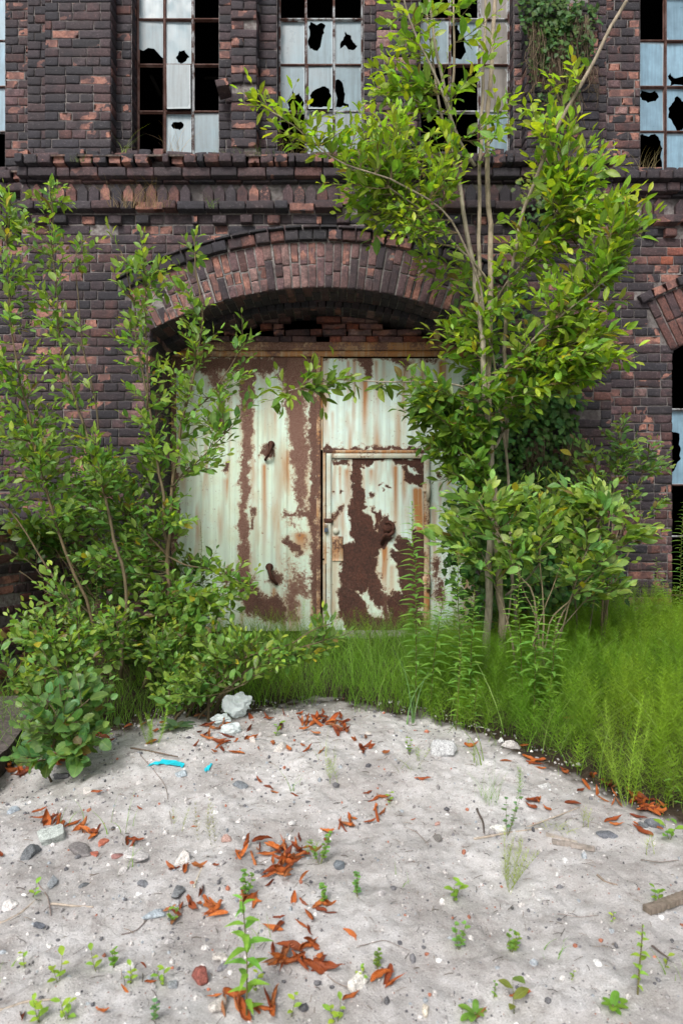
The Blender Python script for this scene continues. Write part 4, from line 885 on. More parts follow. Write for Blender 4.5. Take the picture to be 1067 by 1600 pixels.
# ------------------------------------------------------------------ low side wall and slab
wl = empty('low_brick_wall', (-2.7, 6.0, 0), 'low red brick side wall running from the factory at far left behind the shrubs', 'wall')
random.seed(51); B = Bricks(); mo = MB()
pa, pb = np.array([-2.95, 4.9, -0.2]), np.array([-2.42, 6.49, -0.2]); u = pb - pa; W = float(np.linalg.norm(u)); u = tuple(u / W); nn = (u[1], -u[0], 0)
field(B, tuple(pa), u, UZ, nn, W, 1.33 + .2, {'red': 5, 'purple': 4, 'bright': 1.2, 'soot': 1.5}, sp=.3, miss=.02, jit=.012, ch=.0866, mort=.014)
sheet(mo, tuple(pa - np.array(nn) * .01), u, UZ, W, 1.53, nn, .007); wo = B.build('brickwork', wl); mo.build('mortar_bed', M['mortar'], wo)
mb = MB(); q = np.array(nn)
for k in range(3):
    a = pa + np.array(u) * W * k / 3; e = pa + np.array(u) * (W * (k + 1) / 3 - .008); cs = []
    for p_ in (a, e):
        for o_, z_ in ((.035, 1.53), (.035, 1.60), (-.01, 1.63), (-.3, 1.63), (-.3, 1.53)): cs.append(p_ + q * o_ + np.array([0, 0, z_]))
    mb.add(cs, [(i, (i + 1) % 5, 5 + (i + 1) % 5, 5 + i) for i in range(5)] + [(0, 1, 2, 3), (5, 6, 7, 8)], [(0, 3, 4), (5, 8, 9)], c=(.06, .055, .055, 1))
mb.build('coping', M['concrete'], wl, smooth=False)
mb = MB(); x0, x1, y0, y1 = -2.9, -2.06, 3.75, 5.2
nx, ny = 50, 60; a, e = np.meshgrid(np.linspace(0, 1, nx), np.linspace(0, 1, ny), indexing='ij')
SX = x0 + (x1 - x0) * a + (e - .5) * -.25 + (a > .99) * ((fbm(xy3(e * 9, e * 0), 5) .reshape(a.shape) - .5) * .05); SY = y0 + (y1 - y0) * e
SZ = 0.10 + (fbm(xy3(SX, SY) * 6, 9, 4).reshape(a.shape) - .5) * .03; rimm = (a > .985) | (e < .012)
V = np.stack([SX.ravel(), SY.ravel(), SZ.ravel()], 1); V2 = V.copy(); V2[:, 2] = -.25
i, j = np.meshgrid(np.arange(nx - 1), np.arange(ny - 1), indexing='ij'); i = i.ravel(); j = j.ravel(); qq = np.stack([i * ny + j, (i + 1) * ny + j, (i + 1) * ny + j + 1, i * ny + j + 1], 1)
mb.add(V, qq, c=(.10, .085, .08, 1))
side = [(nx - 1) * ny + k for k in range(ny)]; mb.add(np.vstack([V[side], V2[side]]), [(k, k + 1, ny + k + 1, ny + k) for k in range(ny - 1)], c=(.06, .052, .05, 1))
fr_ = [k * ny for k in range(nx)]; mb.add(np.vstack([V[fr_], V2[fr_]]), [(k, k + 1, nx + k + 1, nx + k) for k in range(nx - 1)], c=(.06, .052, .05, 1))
tag(mb.build('concrete_slab', M['concrete']), 'dark weathered concrete slab at the left edge behind the sand, beside the leafy shrub', 'slab')
# ------------------------------------------------------------------ leaves, twigs, plants
def leaf_template(kind):
    if kind == 'ellipse': t = np.array([0, .12, .3, .5, .7, .88, 1]); w = np.array([.04, .42, .85, 1.0, .84, .42, .02])
    elif kind == 'obovate': t = np.array([0, .12, .3, .5, .7, .88, 1]); w = np.array([.04, .25, .6, .92, 1.0, .62, .04])
    elif kind == 'lance': t = np.array([0, .1, .3, .55, .8, 1]); w = np.array([.1, .6, 1, .8, .4, .01])
    elif kind == 'round': t = np.array([0, .1, .3, .55, .8, .95, 1]); w = np.array([.1, .6, .95, 1, .85, .45, .05])
    elif kind == 'blade': t = np.array([0, .25, .5, .75, 1]); w = np.array([1, 1, .85, .55, .03])
    elif kind == 'lobed': t = np.array([0, .08, .2, .3, .4, .52, .62, .72, .84, 1]); w = np.array([.12, .62, 1.0, .66, .62, .95, .52, .5, .3, .01])
    elif kind == 'toothed': t = np.array([0, .08, .16, .24, .33, .41, .5, .58, .67, .75, .84, .92, 1]); w = np.array([.1, .62, .58, .88, .78, 1, .84, .93, .72, .74, .48, .42, .01])
    K = len(t); return np.repeat(t, 3), np.tile([-1., 0, 1], K) * np.repeat(w, 3), np.tile([1., 0, 1], K), np.array([(3 * k + a, 3 * k + a + 1, 3 * k + a + 4, 3 * k + a + 3) for k in range(K - 1) for a in (0, 1)])
TPL = {k: leaf_template(k) for k in ('ellipse', 'obovate', 'lance', 'round', 'blade', 'lobed', 'toothed')}
def unit(a): return a / (np.linalg.norm(a, axis=-1, keepdims=True) + 1e-9)
class Leaves:
    def __init__(s): s.r = []
    def add(s, p, d, n, ln, wd, curl, fold, col): s.r.append([*p, *d, *n, ln, wd, curl, fold, *col])
    def extend(s, P_, D, N_, ln, wd, curl, fold, col): s.r.extend(np.concatenate([P_, D, N_, np.stack([ln, wd, curl, fold], 1), col], 1).tolist())
    def into(s, mb, kind):
        if not s.r: return
        A = np.array(s.r); t, w, rib, q = TPL[kind]; K = len(t); N = len(A)
        p, d, n = A[:, None, 0:3], unit(A[:, None, 3:6]), A[:, None, 6:9]; side = unit(np.cross(d, n)); n = np.cross(side, d)
        ln, wd, cu, fo = (A[:, None, k:k + 1] for k in (9, 10, 11, 12)); T = t[None, :, None]; Wd = w[None, :, None] * wd / 2
        wave = np.sin(T * 9 + A[:, None, 0:1] * 50) * .06 * ln * np.abs(w[None, :, None])
        V = p + d * (T * ln * (1 - .25 * np.abs(cu) * T)) + side * Wd * np.cos(fo) + n * (np.abs(Wd) * np.sin(fo) - cu * ln * T ** 2 * .6 + wave * .4)
        C = np.concatenate([np.broadcast_to(A[:, None, 13:16], (N, K, 3)), np.broadcast_to(rib[None, :, None], (N, K, 1))], -1)
        Q = q[None] + (np.arange(N) * K)[:, None, None]; mb.add(V.reshape(-1, 3), Q.reshape(-1, 4), c=C.reshape(-1, 4))
def jit(col, r=.25, hue=.12):
    g = 1 + random.uniform(-r, r); h_ = random.uniform(-hue, hue); return (col[0] * g * (1 + h_ * 1.6), col[1] * g, col[2] * g * (1 - h_))
GREEN = (0.085, 0.17, 0.022); YOUNG = (0.24, 0.38, 0.03); DARKG = (0.05, 0.115, 0.02); BLUEG = (0.08, 0.17, 0.06)
TOCAM = np.array([0, -1, 0.0])
def twig(mb, LV, a, e, spec, sag=0.0, leafy=0.6):
    """curved twig from a to e with alternate leaves on its outer part"""
    a = np.array(a); e = np.array(e); Ld = np.linalg.norm(e - a) + 1e-6; mid = (a + e) / 2 + np.array([0, 0, -.12 * Ld * random.uniform(.2, 1.2) + sag]) + rng.normal(0, .05 * Ld, 3)
    m_ = max(5, int(Ld / .04)); t = np.linspace(0, 1, m_)[:, None]; pts = (1 - t) ** 2 * a + 2 * t * (1 - t) * mid + t ** 2 * e
    r0 = spec.get('tr', .0035) * (0.6 + Ld); tube(mb, pts, np.linspace(r0, .0011, m_), 5, (*spec['bark'], 1), cap=False)
    st = spec['gap']; lf = min(Ld, spec.get('leaflen', .45) * random.uniform(.8, 1.2)); n_ = max(3, int(lf / st)); az = random.uniform(0, 6.28)
    for k in range(n_ + 1):
        f = 1 - (k * st) / Ld
        if f < 0.02: break
        x = f * (m_ - 1); i0 = min(int(x), m_ - 2); p = pts[i0] + (pts[i0 + 1] - pts[i0]) * (x - i0); ax = unit(pts[i0 + 1] - pts[i0])
        az += 2.4 if not spec.get('flat') else math.pi + random.uniform(-.3, .3)
        s1 = unit(np.cross(ax, [0.1, 0.05, 1])); s2 = np.cross(s1, ax); rad = s1 * math.cos(az) + s2 * math.sin(az) * (.35 if spec.get('flat') else .8)
        spread = random.uniform(.5, 1.1) if k > 0 else .15
        d = unit(ax * (1.0 - .4 * spread) + rad * spread + np.array([0, 0, spec.get('lift', .1) + random.uniform(-.25, .2)]))
        n = unit(np.array([0, -.45, 1.0]) + rng.normal(0, .5, 3) + ax * .3)
        ln = spec['len'] * random.choice((random.uniform(.75, 1.15), random.uniform(.45, 1.0), random.uniform(.8, 1.25))) * (.62 if k == 0 else .8 if k == 1 else 1.0); young = math.exp(-k / spec.get('ydecay', 2.5)) * spec.get('young', .8)
        young = min(1, young * random.uniform(.5, 1.3)); c0 = np.array(spec['col']); c1 = np.array(spec.get('ycol', YOUNG)); c_ = jit(tuple(c0 + (c1 - c0) * young), .32, .16)
        if random.random() < .012: c_ = (.42, .36, .04)
        elif random.random() < .02: c_ = (.16, .12, .04)
        LV.add(p + d * .012, d, n, ln, ln * spec['asp'] * random.uniform(.85, 1.15), random.uniform(-.1, .45), random.uniform(.1, .5), c_)
def plant(name, label, cat, base, stems, blobs, spec, group=None, trunk_name='trunk', crown_name='crown', kind='ellipse', lmat='leaf'):
    """stems: (points, r0, r1[, sides]); blobs: (centre, (rx, ry, rz), twigs[, bias])"""
    o = empty(name, base, label, cat, group); tm = MB(); LV = Leaves(); S = []
    for k, s_ in enumerate(stems):
        pts = smooth_path(s_[0], s_[3] if len(s_) > 3 else 22, s_[4] if len(s_) > 4 else .05, k + 3); tube(tm, pts, np.linspace(s_[1], s_[2], len(pts)), 8, (*jit(spec['tbark'], .12, .03), 1))
        S.append(pts)
    SP = np.vstack(S)
    for bl_ in blobs:
        c_, r_, n_ = bl_[:3]; sp2 = dict(spec, **(bl_[3] if len(bl_) > 3 else {}))
        for _ in range(n_):
            v = unit(rng.normal(0, 1, 3)) * rng.uniform(.25, 1) ** .5; e = np.array(c_) + v * np.array(r_)
            if e[1] > sp2.get('ymax', 6.3): e[1] = sp2.get('ymax', 6.3) - rng.uniform(0, .25)
            dd = SP - e; cost = np.linalg.norm(dd, axis=1) + np.where(dd[:, 2] > -.03, .5 + dd[:, 2] * 1.2, 0) + rng.uniform(0, .12, len(SP)); a = SP[np.argmin(cost)]
            Ld = np.linalg.norm(e - a)
            if Ld > sp2.get('maxtwig', 1.1): 
                e = a + (e - a) * sp2.get('maxtwig', 1.1) / Ld
            if Ld < .12: e = e + unit(e - a) * .12
            twig(tm, LV, a, e, sp2)
            if Ld > .5:                     # side shoots on long twigs
                for _k in range(2):
                    b_ = a + (e - a) * random.uniform(.4, .8); e2 = b_ + unit((e - a) + rng.normal(0, .5 * Ld, 3)) * random.uniform(.15, .3); twig(tm, LV, b_, e2, dict(sp2, leaflen=.2))
    tm.build(trunk_name, M['bark'], o); lm = MB(); LV.into(lm, kind); lm.build(crown_name, M[lmat], o); return o
def pp(*a, y=None): return [P(*q) if len(q) == 3 else P(q[0], q[1], y) for q in a]

# the young tree in front of the gate's right side ---------------------------------
rng = np.random.default_rng(101); random.seed(101)
TB = hit(770, 1040); YT = TB.y; print('tree base', TB)
YT = 5.5; gz = g1(X(768, YT), YT); bpy0 = 800 + (CZ - gz + .05) * F / YT
TBK = (0.33, 0.285, 0.215)
stems = [(pp((760, bpy0, YT), (762, 930, YT), (766, 760, YT), (762, 640, YT), (752, 520, YT), (738, 400, YT - .05), (716, 280, YT - .1), (701, 190, YT - .1), (690, 110, YT - .15), (672, 20, YT - .2), (660, -60, YT - .2)), .034, .009, 40, .03),
         (pp((787, bpy0, YT + .05), (782, 930, YT + .05), (775, 780, YT + .1), (762, 690, YT + .1), (764, 560, YT + .12), (767, 430, YT + .15), (764, 320, YT + .15), (757, 220, YT + .15), (768, 100, YT + .15), (775, -60, YT + .1)), .033, .016, 40, .025),
         (pp((756, 560, YT), (748, 450, YT + .08), (747, 330, YT + .1), (752, 200, YT + .1), (756, 60, YT + .05), (760, -50, YT)), .02, .01, 26, .02),
         (pp((742, 260, YT - .1), (722, 230, YT - .12), (705, 190, YT - .15), (683, 130, YT - .2), (650, 60, YT - .3), (625, -20, YT - .35)), .014, .006, 20, .02),
         (pp((716, 280, YT - .1), (690, 180, YT), (676, 110, YT + .05), (668, 30, YT + .1), (664, -40, YT + .1)), .013, .006, 20, .02),
         (pp((704, 190, YT - .1), (708, 130, YT - .1), (709, 60, YT - .1), (709, -40, YT - .1)), .012, .007, 16, .02),
         (pp((772, 700, YT + .1), (790, 660, YT + .15), (800, 620, YT + .2)), .014, .007, 12, .02),
         (pp((770, 480, YT + .1), (800, 430, YT - .1), (850, 360, YT - .3), (890, 290, YT - .4)), .012, .004, 20, .03),
         (pp((766, 600, YT), (820, 540, YT - .3), (880, 490, YT - .5), (940, 440, YT - .6)), .012, .004, 20, .03),
         (pp((762, 440, YT), (700, 370, YT - .2), (650, 320, YT - .4), (610, 290, YT - .5)), .010, .004, 18, .03),
         (pp((752, 640, YT), (735, 605, YT - .1), (700, 598, YT - .2), (600, 596, YT - .35), (520, 592, YT - .4), (450, 612, YT - .45)), .009, .003, 24, .02),
         (pp((790, 930, YT), (830, 900, YT - .2), (860, 860, YT - .4), (910, 820, YT - .6)), .010, .004, 18, .02),
         (pp((787, 1000, YT), (800, 930, YT + .1), (802, 870, YT + .15), (795, 800, YT + .1)), .009, .005, 16, .02)]
spec = dict(bark=(.16, .13, .07), tbark=TBK, gap=.042, len=.125, asp=.46, col=(.14, .26, .035), ycol=(.33, .46, .035), young=.9, ydecay=3.2, lift=.02, leaflen=.55, tr=.0035)
bl = lambda px, py, rx, rz, n, y=YT - .2, ry=.35, **k: (np.array(P(px, py, y)), (rx * y / F, ry, rz * y / F), n, k)
blobs = [bl(870, 330, 110, 110, 14, YT - .1), bl(850, 500, 130, 90, 14, YT), bl(640, 40, 60, 60, 17), bl(635, 120, 60, 50, 15), bl(740, 20, 70, 40, 12), bl(600, 90, 35, 40, 7), bl(670, 230, 50, 40, 9), bl(590, 250, 70, 60, 24), bl(620, 320, 70, 50, 24), bl(560, 300, 60, 45, 14),
         bl(720, 160, 60, 60, 10), bl(780, 180, 40, 60, 6), bl(850, 330, 80, 70, 20, YT - .35), bl(910, 290, 75, 80, 25, YT - .4), bl(870, 210, 50, 40, 12, YT - .5), bl(920, 380, 80, 70, 30, YT - .4), bl(840, 430, 80, 70, 28), bl(900, 470, 90, 60, 30, YT - .4),
         bl(960, 350, 50, 40, 16, YT - .5), bl(700, 420, 60, 50, 10, YT + .2), bl(730, 480, 50, 45, 9, YT + .2), bl(710, 530, 60, 45, 22, YT + .1), bl(860, 560, 100, 55, 32, YT - .3, col=(.10, .215, .03)), bl(930, 540, 60, 50, 24, YT - .45), bl(790, 620, 80, 45, 22, col=(.09, .195, .03), young=.5),
         bl(650, 600, 60, 22, 16, YT - .3, col=(.085, .18, .03), young=.35), bl(520, 600, 90, 20, 16, YT - .42, ry=.1, col=(.085, .18, .03), young=.45), bl(440, 620, 30, 25, 5, YT - .45, ry=.1, young=.4), bl(670, 660, 60, 40, 24, YT - .2, col=(.08, .18, .03), young=.3), bl(720, 700, 60, 50, 26, col=(.085, .185, .03), young=.3)]
plant('young_tree', 'slender young tree with pale grey trunks and bright leaves before the right gate side', 'tree', (X(768, YT), YT, gz), stems, blobs, spec)
# its two long bare limbs with sparse leaves: one reaching left to the window, one rising right
rng = np.random.default_rng(102); random.seed(102)
stems = [(pp((812, bpy0 + 5, YT + .3), (800, 900, YT + .3), (790, 700, YT + .3), (770, 560, YT + .1), (745, 420, YT - .2), (700, 330, YT - .4), (620, 280, YT - .55), (540, 262, YT - .6), (470, 205, YT - .62), (415, 168, YT - .65)), .016, .004, 50, .02),
         (pp((790, 700, YT + .3), (790, 500, YT), (815, 330, YT - .3), (850, 240, YT - .45), (890, 165, YT - .5), (935, 80, YT - .55), (985, -10, YT - .6)), .017, .012, 40, .03)]
blobs = [bl(420, 165, 40, 18, 8, YT - .65, ry=.08), bl(460, 205, 45, 22, 8, YT - .62, ry=.08), bl(520, 215, 55, 40, 16, YT - .6, ry=.15), bl(560, 190, 40, 40, 12, YT - .6, ry=.15), bl(485, 200, 25, 30, 5, YT - .6, ry=.1), bl(530, 320, 35, 28, 14, YT - .5, ry=.15, len=.07), bl(615, 200, 60, 50, 20, YT - .6, ry=.2),
         bl(690, 240, 60, 40, 16, YT - .5, ry=.2), bl(880, 120, 30, 40, 8, YT - .5, ry=.1), bl(840, 175, 40, 30, 6, YT - .5, ry=.1)]
plant('arching_sapling', 'thin sapling behind the pale-trunked tree, one limb reaching left across the middle window', 'tree', (X(812, YT + .3), YT + .3, g1(X(812, YT + .3), YT + .3)), stems, blobs, dict(spec, gap=.045, len=.105, ydecay=5, young=1.0, maxtwig=.45, tr=.003))
# low spreading bush at the foot of the tree
rng = np.random.default_rng(103); random.seed(103)
def shrub(name, label, cx, top, bot, y, rx, blobs, sp, nst=7, kind='ellipse', lmat='leaf', r0=.012, wob=.05, group=None, cat='shrub', maxh=None):
    bx = X(cx, y); bz = g1(bx, y); st = []
    for k in range(nst):
        b_ = random.choice(blobs)[0] if len(blobs) < nst else blobs[k % len(blobs)][0]
        e = np.array(b_) + rng.normal(0, .08, 3); s = np.array([bx + random.uniform(-.12, .12), y + random.uniform(-.1, .1), bz - .03]); m_ = (s + e) / 2 + np.array([(s[0] - e[0]) * .18, 0, .05])
        st.append(([s, m_, e], r0 * random.uniform(.6, 1), .003, 20, wob))
    return plant(name, label, cat, (bx, y, bz), st, blobs, sp, group, 'stem', 'foliage', kind, lmat)
yb = 5.0; b2 = lambda px, py, rx, rz, n, y=5.0, ry=.25, **k: (np.array(P(px, py, y)), (rx * y / F, ry, rz * y / F), n, k)
sp_pale = dict(bark=(.13, .1, .05), tbark=(.16, .13, .08), gap=.04, len=.118, asp=.5, col=(.17, .29, .075), ycol=(.30, .43, .09), young=.7, ydecay=2.5, lift=.05, leaflen=.4, flat=True)
shrub('spreading_bush', 'pale green spreading bush around the foot of the young tree trunks', 838, 740, 930, 5.0, 100,
      [b2(725, 790, 45, 40, 13), b2(800, 770, 60, 28, 16), b2(850, 790, 90, 50, 44), b2(920, 780, 60, 40, 22), b2(760, 850, 70, 50, 22), b2(850, 870, 90, 50, 36), b2(960, 830, 60, 50, 20), b2(1010, 830, 30, 15, 5), b2(915, 900, 50, 30, 12), b2(700, 830, 40, 30, 8), b2(830, 810, 110, 55, 24), b2(890, 860, 90, 40, 20), b2(960, 900, 60, 40, 14)], sp_pale, nst=9)
sp_r = dict(sp_pale, col=(.10, .20, .06), len=.09)
shrub('wall_side_sapling', 'small bluish-green sapling with rounded leaves in front of the right-hand brick wall', 930, 650, 880, 5.6, 90,
      [b2(970, 665, 25, 25, 7, 5.6), b2(985, 700, 60, 35, 22, 5.6), b2(930, 720, 60, 50, 24, 5.6), b2(1035, 725, 30, 12, 8, 5.6), b2(960, 760, 60, 30, 18, 5.6), b2(890, 760, 50, 40, 20, 5.6), b2(1000, 780, 40, 25, 8, 5.6)], sp_r, nst=7)
# left shrubs -------------------------------------------------------------------
rng = np.random.default_rng(104); random.seed(104)
yl = 5.1; LBK = (.12, .095, .055)
stems = [(pp((225, 1075, yl), (262, 980, yl), (262, 870, yl), (268, 760, yl), (282, 660, yl), (310, 580, yl), (318, 500, yl), (312, 440, yl), (300, 360, yl)), .02, .004, 40, .03),
         (pp((262, 900, yl), (255, 780, yl), (240, 650, yl), (215, 540, yl), (205, 450, yl), (190, 395, yl)), .014, .004, 30, .03),
         (pp((282, 660, yl), (330, 620, yl - .1), (365, 560, yl - .15), (385, 520, yl - .15)), .008, .003, 18, .02),
         (pp((268, 760, yl), (310, 720, yl - .2), (350, 680, yl - .25)), .008, .003, 16, .02),
         (pp((262, 870, yl), (200, 800, yl), (150, 750, yl)), .01, .004, 16, .03), (pp((262, 870, yl), (320, 890, yl - .2), (390, 910, yl - .3)), .008, .003, 16, .03),
         (pp((230, 640, yl), (230, 520, yl), (226, 430, yl), (228, 400, yl)), .008, .003, 16, .02)]
l2 = lambda px, py, rx, rz, n, y=5.1, ry=.28, **k: (np.array(P(px, py, y)), (rx * y / F, ry, rz * y / F), n, k)
sp_l = dict(bark=(.12, .1, .05), tbark=LBK, gap=.034, len=.088, asp=.47, col=(.115, .23, .045), ycol=(.28, .42, .06), young=.8, ydecay=2.6, lift=.2, leaflen=.45)
blobs = [l2(300, 370, 20, 28, 5, young=1), l2(190, 400, 30, 30, 8, young=1), l2(240, 415, 25, 30, 7, young=1), l2(210, 460, 40, 40, 12), l2(270, 450, 40, 45, 14), l2(310, 510, 35, 50, 16), l2(220, 540, 50, 50, 18), l2(280, 590, 50, 40, 20),
         l2(380, 540, 40, 30, 8, 4.95, .1, young=.35), l2(395, 600, 35, 25, 7, 4.95, .1, young=.3), l2(240, 640, 60, 50, 22), l2(330, 640, 50, 50, 18, 4.95), l2(280, 710, 50, 40, 16), l2(340, 690, 28, 50, 10, 4.9), l2(200, 720, 60, 50, 24),
         l2(150, 790, 80, 50, 34, young=.4), l2(230, 800, 50, 40, 18, young=.35), l2(180, 870, 70, 50, 26, young=.3), l2(250, 920, 50, 40, 14, young=.3), l2(340, 900, 60, 35, 20, 4.8), l2(310, 960, 60, 40, 24, 4.8, young=.4), l2(395, 920, 20, 15, 5, 4.75), l2(290, 800, 25, 40, 7, 4.9)]
plant('tall_sapling', 'tall leafy sapling with dark slanting stem before the left gate side', 'tree', (X(225, yl), yl, g1(X(225, yl), yl)), stems, blobs, sp_l)
rng = np.random.default_rng(105); random.seed(105)
y3 = 4.9; stems = [(pp((190, 1060, y3), (200, 930, y3), (160, 760, y3), (120, 640, y3), (95, 520, y3), (85, 400, y3), (80, 290, y3)), .014, .004, 36, .03),
         (pp((180, 1060, y3), (100, 850, y3), (50, 680, y3), (25, 560, y3), (12, 430, y3), (15, 320, y3)), .013, .004, 36, .03),
         (pp((170, 1060, y3), (80, 900, y3 - .1), (20, 800, y3 - .1), (-40, 740, y3 - .1)), .01, .004, 20, .03),
         (pp((160, 760, y3), (150, 640, y3), (130, 540, y3), (118, 440, y3), (120, 380, y3)), .008, .003, 20, .03)]
m2 = lambda px, py, rx, rz, n, y=4.9, ry=.3, **k: (np.array(P(px, py, y)), (rx * y / F, ry, rz * y / F), n, k)
blobs = [m2(90, 300, 22, 30, 8, young=1), m2(20, 330, 35, 40, 14), m2(70, 350, 35, 40, 13), m2(30, 410, 40, 40, 16), m2(105, 390, 30, 35, 10), m2(60, 480, 60, 45, 20), m2(20, 560, 50, 50, 18), m2(110, 520, 30, 40, 8), m2(100, 600, 50, 45, 15), m2(30, 660, 60, 50, 24), m2(110, 700, 60, 50, 28, young=.5), m2(30, 750, 60, 45, 24, young=.4),
         m2(90, 790, 70, 40, 28, young=.35), m2(150, 730, 50, 50, 20, young=.4), m2(-40, 620, 50, 120, 20)]
plant('thicket_shrub', 'dense many-stemmed shrub with upright shoots at the far left, in front of the brick wall', 'shrub', (X(180, y3), y3, g1(X(180, y3), y3)), stems, blobs, dict(sp_l, asp=.44, len=.088, col=(.12, .235, .045)), None, 'stem', 'foliage')
rng = np.random.default_rng(106); random.seed(106)
yf = 4.35; sp_f = dict(sp_l, len=.074, gap=.032, asp=.5, col=(.10, .21, .045), leaflen=.3, tr=.003, lift=.1)
shrub('front_shrub', 'low bushy shrub with a bright young tip in front of the low red brick wall', 120, 900, 1100, 4.4, 80,
      [m2(82, 915, 16, 24, 8, 4.4, .1, young=1), m2(70, 960, 50, 30, 27, 4.4), m2(30, 1000, 35, 25, 13, 4.4), m2(110, 990, 60, 35, 35, 4.4), m2(160, 1010, 50, 40, 32, 4.4), m2(90, 1040, 60, 35, 35, 4.4), m2(40, 1050, 40, 30, 16, 4.4), m2(180, 960, 40, 30, 18, 4.5)], sp_f, nst=8)
shrub('ground_hugging_bush', 'bush of small oval leaves spreading low in front of the left gate leaf', 300, 880, 1100, 4.6, 100,
      [m2(250, 1000, 50, 35, 29, 4.6), m2(310, 1040, 60, 35, 45, 4.5), m2(270, 1075, 50, 25, 27, 4.4), m2(350, 1000, 50, 35, 32, 4.6), m2(390, 1040, 50, 20, 21, 4.5), m2(430, 1020, 50, 18, 21, 4.5), m2(480, 1010, 45, 15, 16, 4.5, .15), m2(515, 990, 30, 18, 9, 4.5, .1)], dict(sp_f, col=(.09, .19, .045)), nst=9)
shrub('aspen_sucker', 'young poplar with broad toothed leaves at the left rim of the sand', 115, 1030, 1175, 3.85, 60,
      [m2(70, 1035, 14, 14, 4, 3.8, .08, young=1, len=.06), m2(90, 1085, 40, 30, 18, 3.8), m2(140, 1100, 35, 35, 14, 3.8), m2(80, 1130, 40, 25, 12, 3.75), m2(125, 1145, 40, 20, 12, 3.75), m2(60, 1155, 25, 18, 6, 3.75), m2(150, 1060, 30, 20, 10, 3.9), m2(110, 1172, 50, 10, 8, 3.7), m2(60, 1180, 25, 10, 4, 3.65), m2(170, 1140, 25, 20, 6, 3.8)], dict(sp_f, len=.085, asp=.85, gap=.045, col=(.085, .18, .06), ycol=(.2, .34, .08), young=.5, lift=0), nst=4, kind='toothed', r0=.007)
shrub('shaded_shrub', 'dark green broad-leaved shrub filling the gap between the far left thicket and the tall sapling', 150, 640, 900, 5.6, 90,
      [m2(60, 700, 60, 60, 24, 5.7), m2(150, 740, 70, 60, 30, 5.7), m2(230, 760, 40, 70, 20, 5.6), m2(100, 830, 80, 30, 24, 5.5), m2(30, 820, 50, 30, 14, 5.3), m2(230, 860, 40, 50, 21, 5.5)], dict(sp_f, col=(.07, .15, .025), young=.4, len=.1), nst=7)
shrub('leafy_undergrowth', 'dark leafy undergrowth between the saplings and the low red wall', 190, 850, 1000, 5.6, 100,
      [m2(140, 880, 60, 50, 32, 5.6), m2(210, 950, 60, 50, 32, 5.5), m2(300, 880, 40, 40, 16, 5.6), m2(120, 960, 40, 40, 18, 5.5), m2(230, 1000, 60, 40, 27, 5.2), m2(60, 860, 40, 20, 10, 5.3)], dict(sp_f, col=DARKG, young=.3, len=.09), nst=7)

# climbing ivy behind the tree ----------------------------------------------------
rng = np.random.default_rng(107); random.seed(107)
def climber(name, label, regions, roots, col, size=.07, strands=None, cat='climbing plant', dry=None):
    r0 = roots[0]; o = empty(name, r0[0], label, cat); tm = MB(); LV = Leaves()
    for k, pts in enumerate(roots):
        p = smooth_path(pts, 30, .06, k); tube(tm, p, np.linspace(.009, .003, 30), 6, (.09, .07, .045, 1))
    for (px, py, rx, rz, n, y, dy) in regions:
        for _ in range(n):
            a = rng.uniform(0, 6.283); r_ = rng.uniform(0, 1) ** .6; p = np.array(P(px + math.cos(a) * rx * r_, py + math.sin(a) * rz * r_, y)); p[1] -= abs(rng.normal(0, dy))
            d = unit(np.array([rng.normal(0, .7), -.25, -.75 + rng.normal(0, .4)])); n_ = unit(np.array([0, -1, .55]) + rng.normal(0, .35, 3)); s = size * random.uniform(.5, 1.2)
            LV.add(p, d, n_, s, s * .9, random.uniform(-.1, .3), random.uniform(.05, .35), jit(col, .4, .2))
    tm.build('stem', M['bark'], o); lm = MB(); LV.into(lm, 'lobed'); lm.build('foliage', M['ivy'], o)
    if dry:
        dm = MB()
        for (px, py, rx, y, n, ln) in dry:
            for _ in range(n):
                a = P(px + random.uniform(-rx, rx), py + random.uniform(-10, 12), y - random.uniform(0, .1)); l_ = ln * random.uniform(.4, 1.1)
                pts = [a, a + Vector((random.gauss(0, .02), -.03, -l_ * .4)), a + Vector((random.gauss(0, .05), -.02, -l_ * .75)), a + Vector((random.gauss(0, .07), -.01, -l_))]
                g = random.uniform(.25, 1.2); tube(dm, smooth_path(pts, 8), random.uniform(.0012, .003), 4, (.16 * g, .12 * g, .08 * g, 1), cap=False)
        dm.build('dry_roots', M['bark'], o)
    return o
yv = Y0 - .03
climber('ivy', 'dark ivy climbing the brick pier just behind the young tree', [(770, 480, 60, 60, 160, yv, .06), (800, 610, 85, 60, 620, yv, .1), (820, 700, 80, 80, 800, yv, .12), (800, 800, 110, 60, 700, yv, .15), (840, 880, 110, 70, 900, yv - .2, .25), (750, 860, 60, 110, 600, yv - .3, .2), (740, 720, 40, 90, 300, yv - .1, .15), (870, 640, 35, 50, 160, yv, .08)],
        [pp((800, 1010), (790, 850), (780, 700), (800, 560), (780, 470), y=yv - .02), pp((850, 1010), (860, 860), (840, 720), (850, 600), y=yv - .02), pp((760, 1010), (745, 860), (760, 700), y=yv - .05)], (.045, .115, .02),
        dry=[(835, 690, 14, yv - .1, 60, .3), (895, 690, 18, yv - .1, 70, .32)])
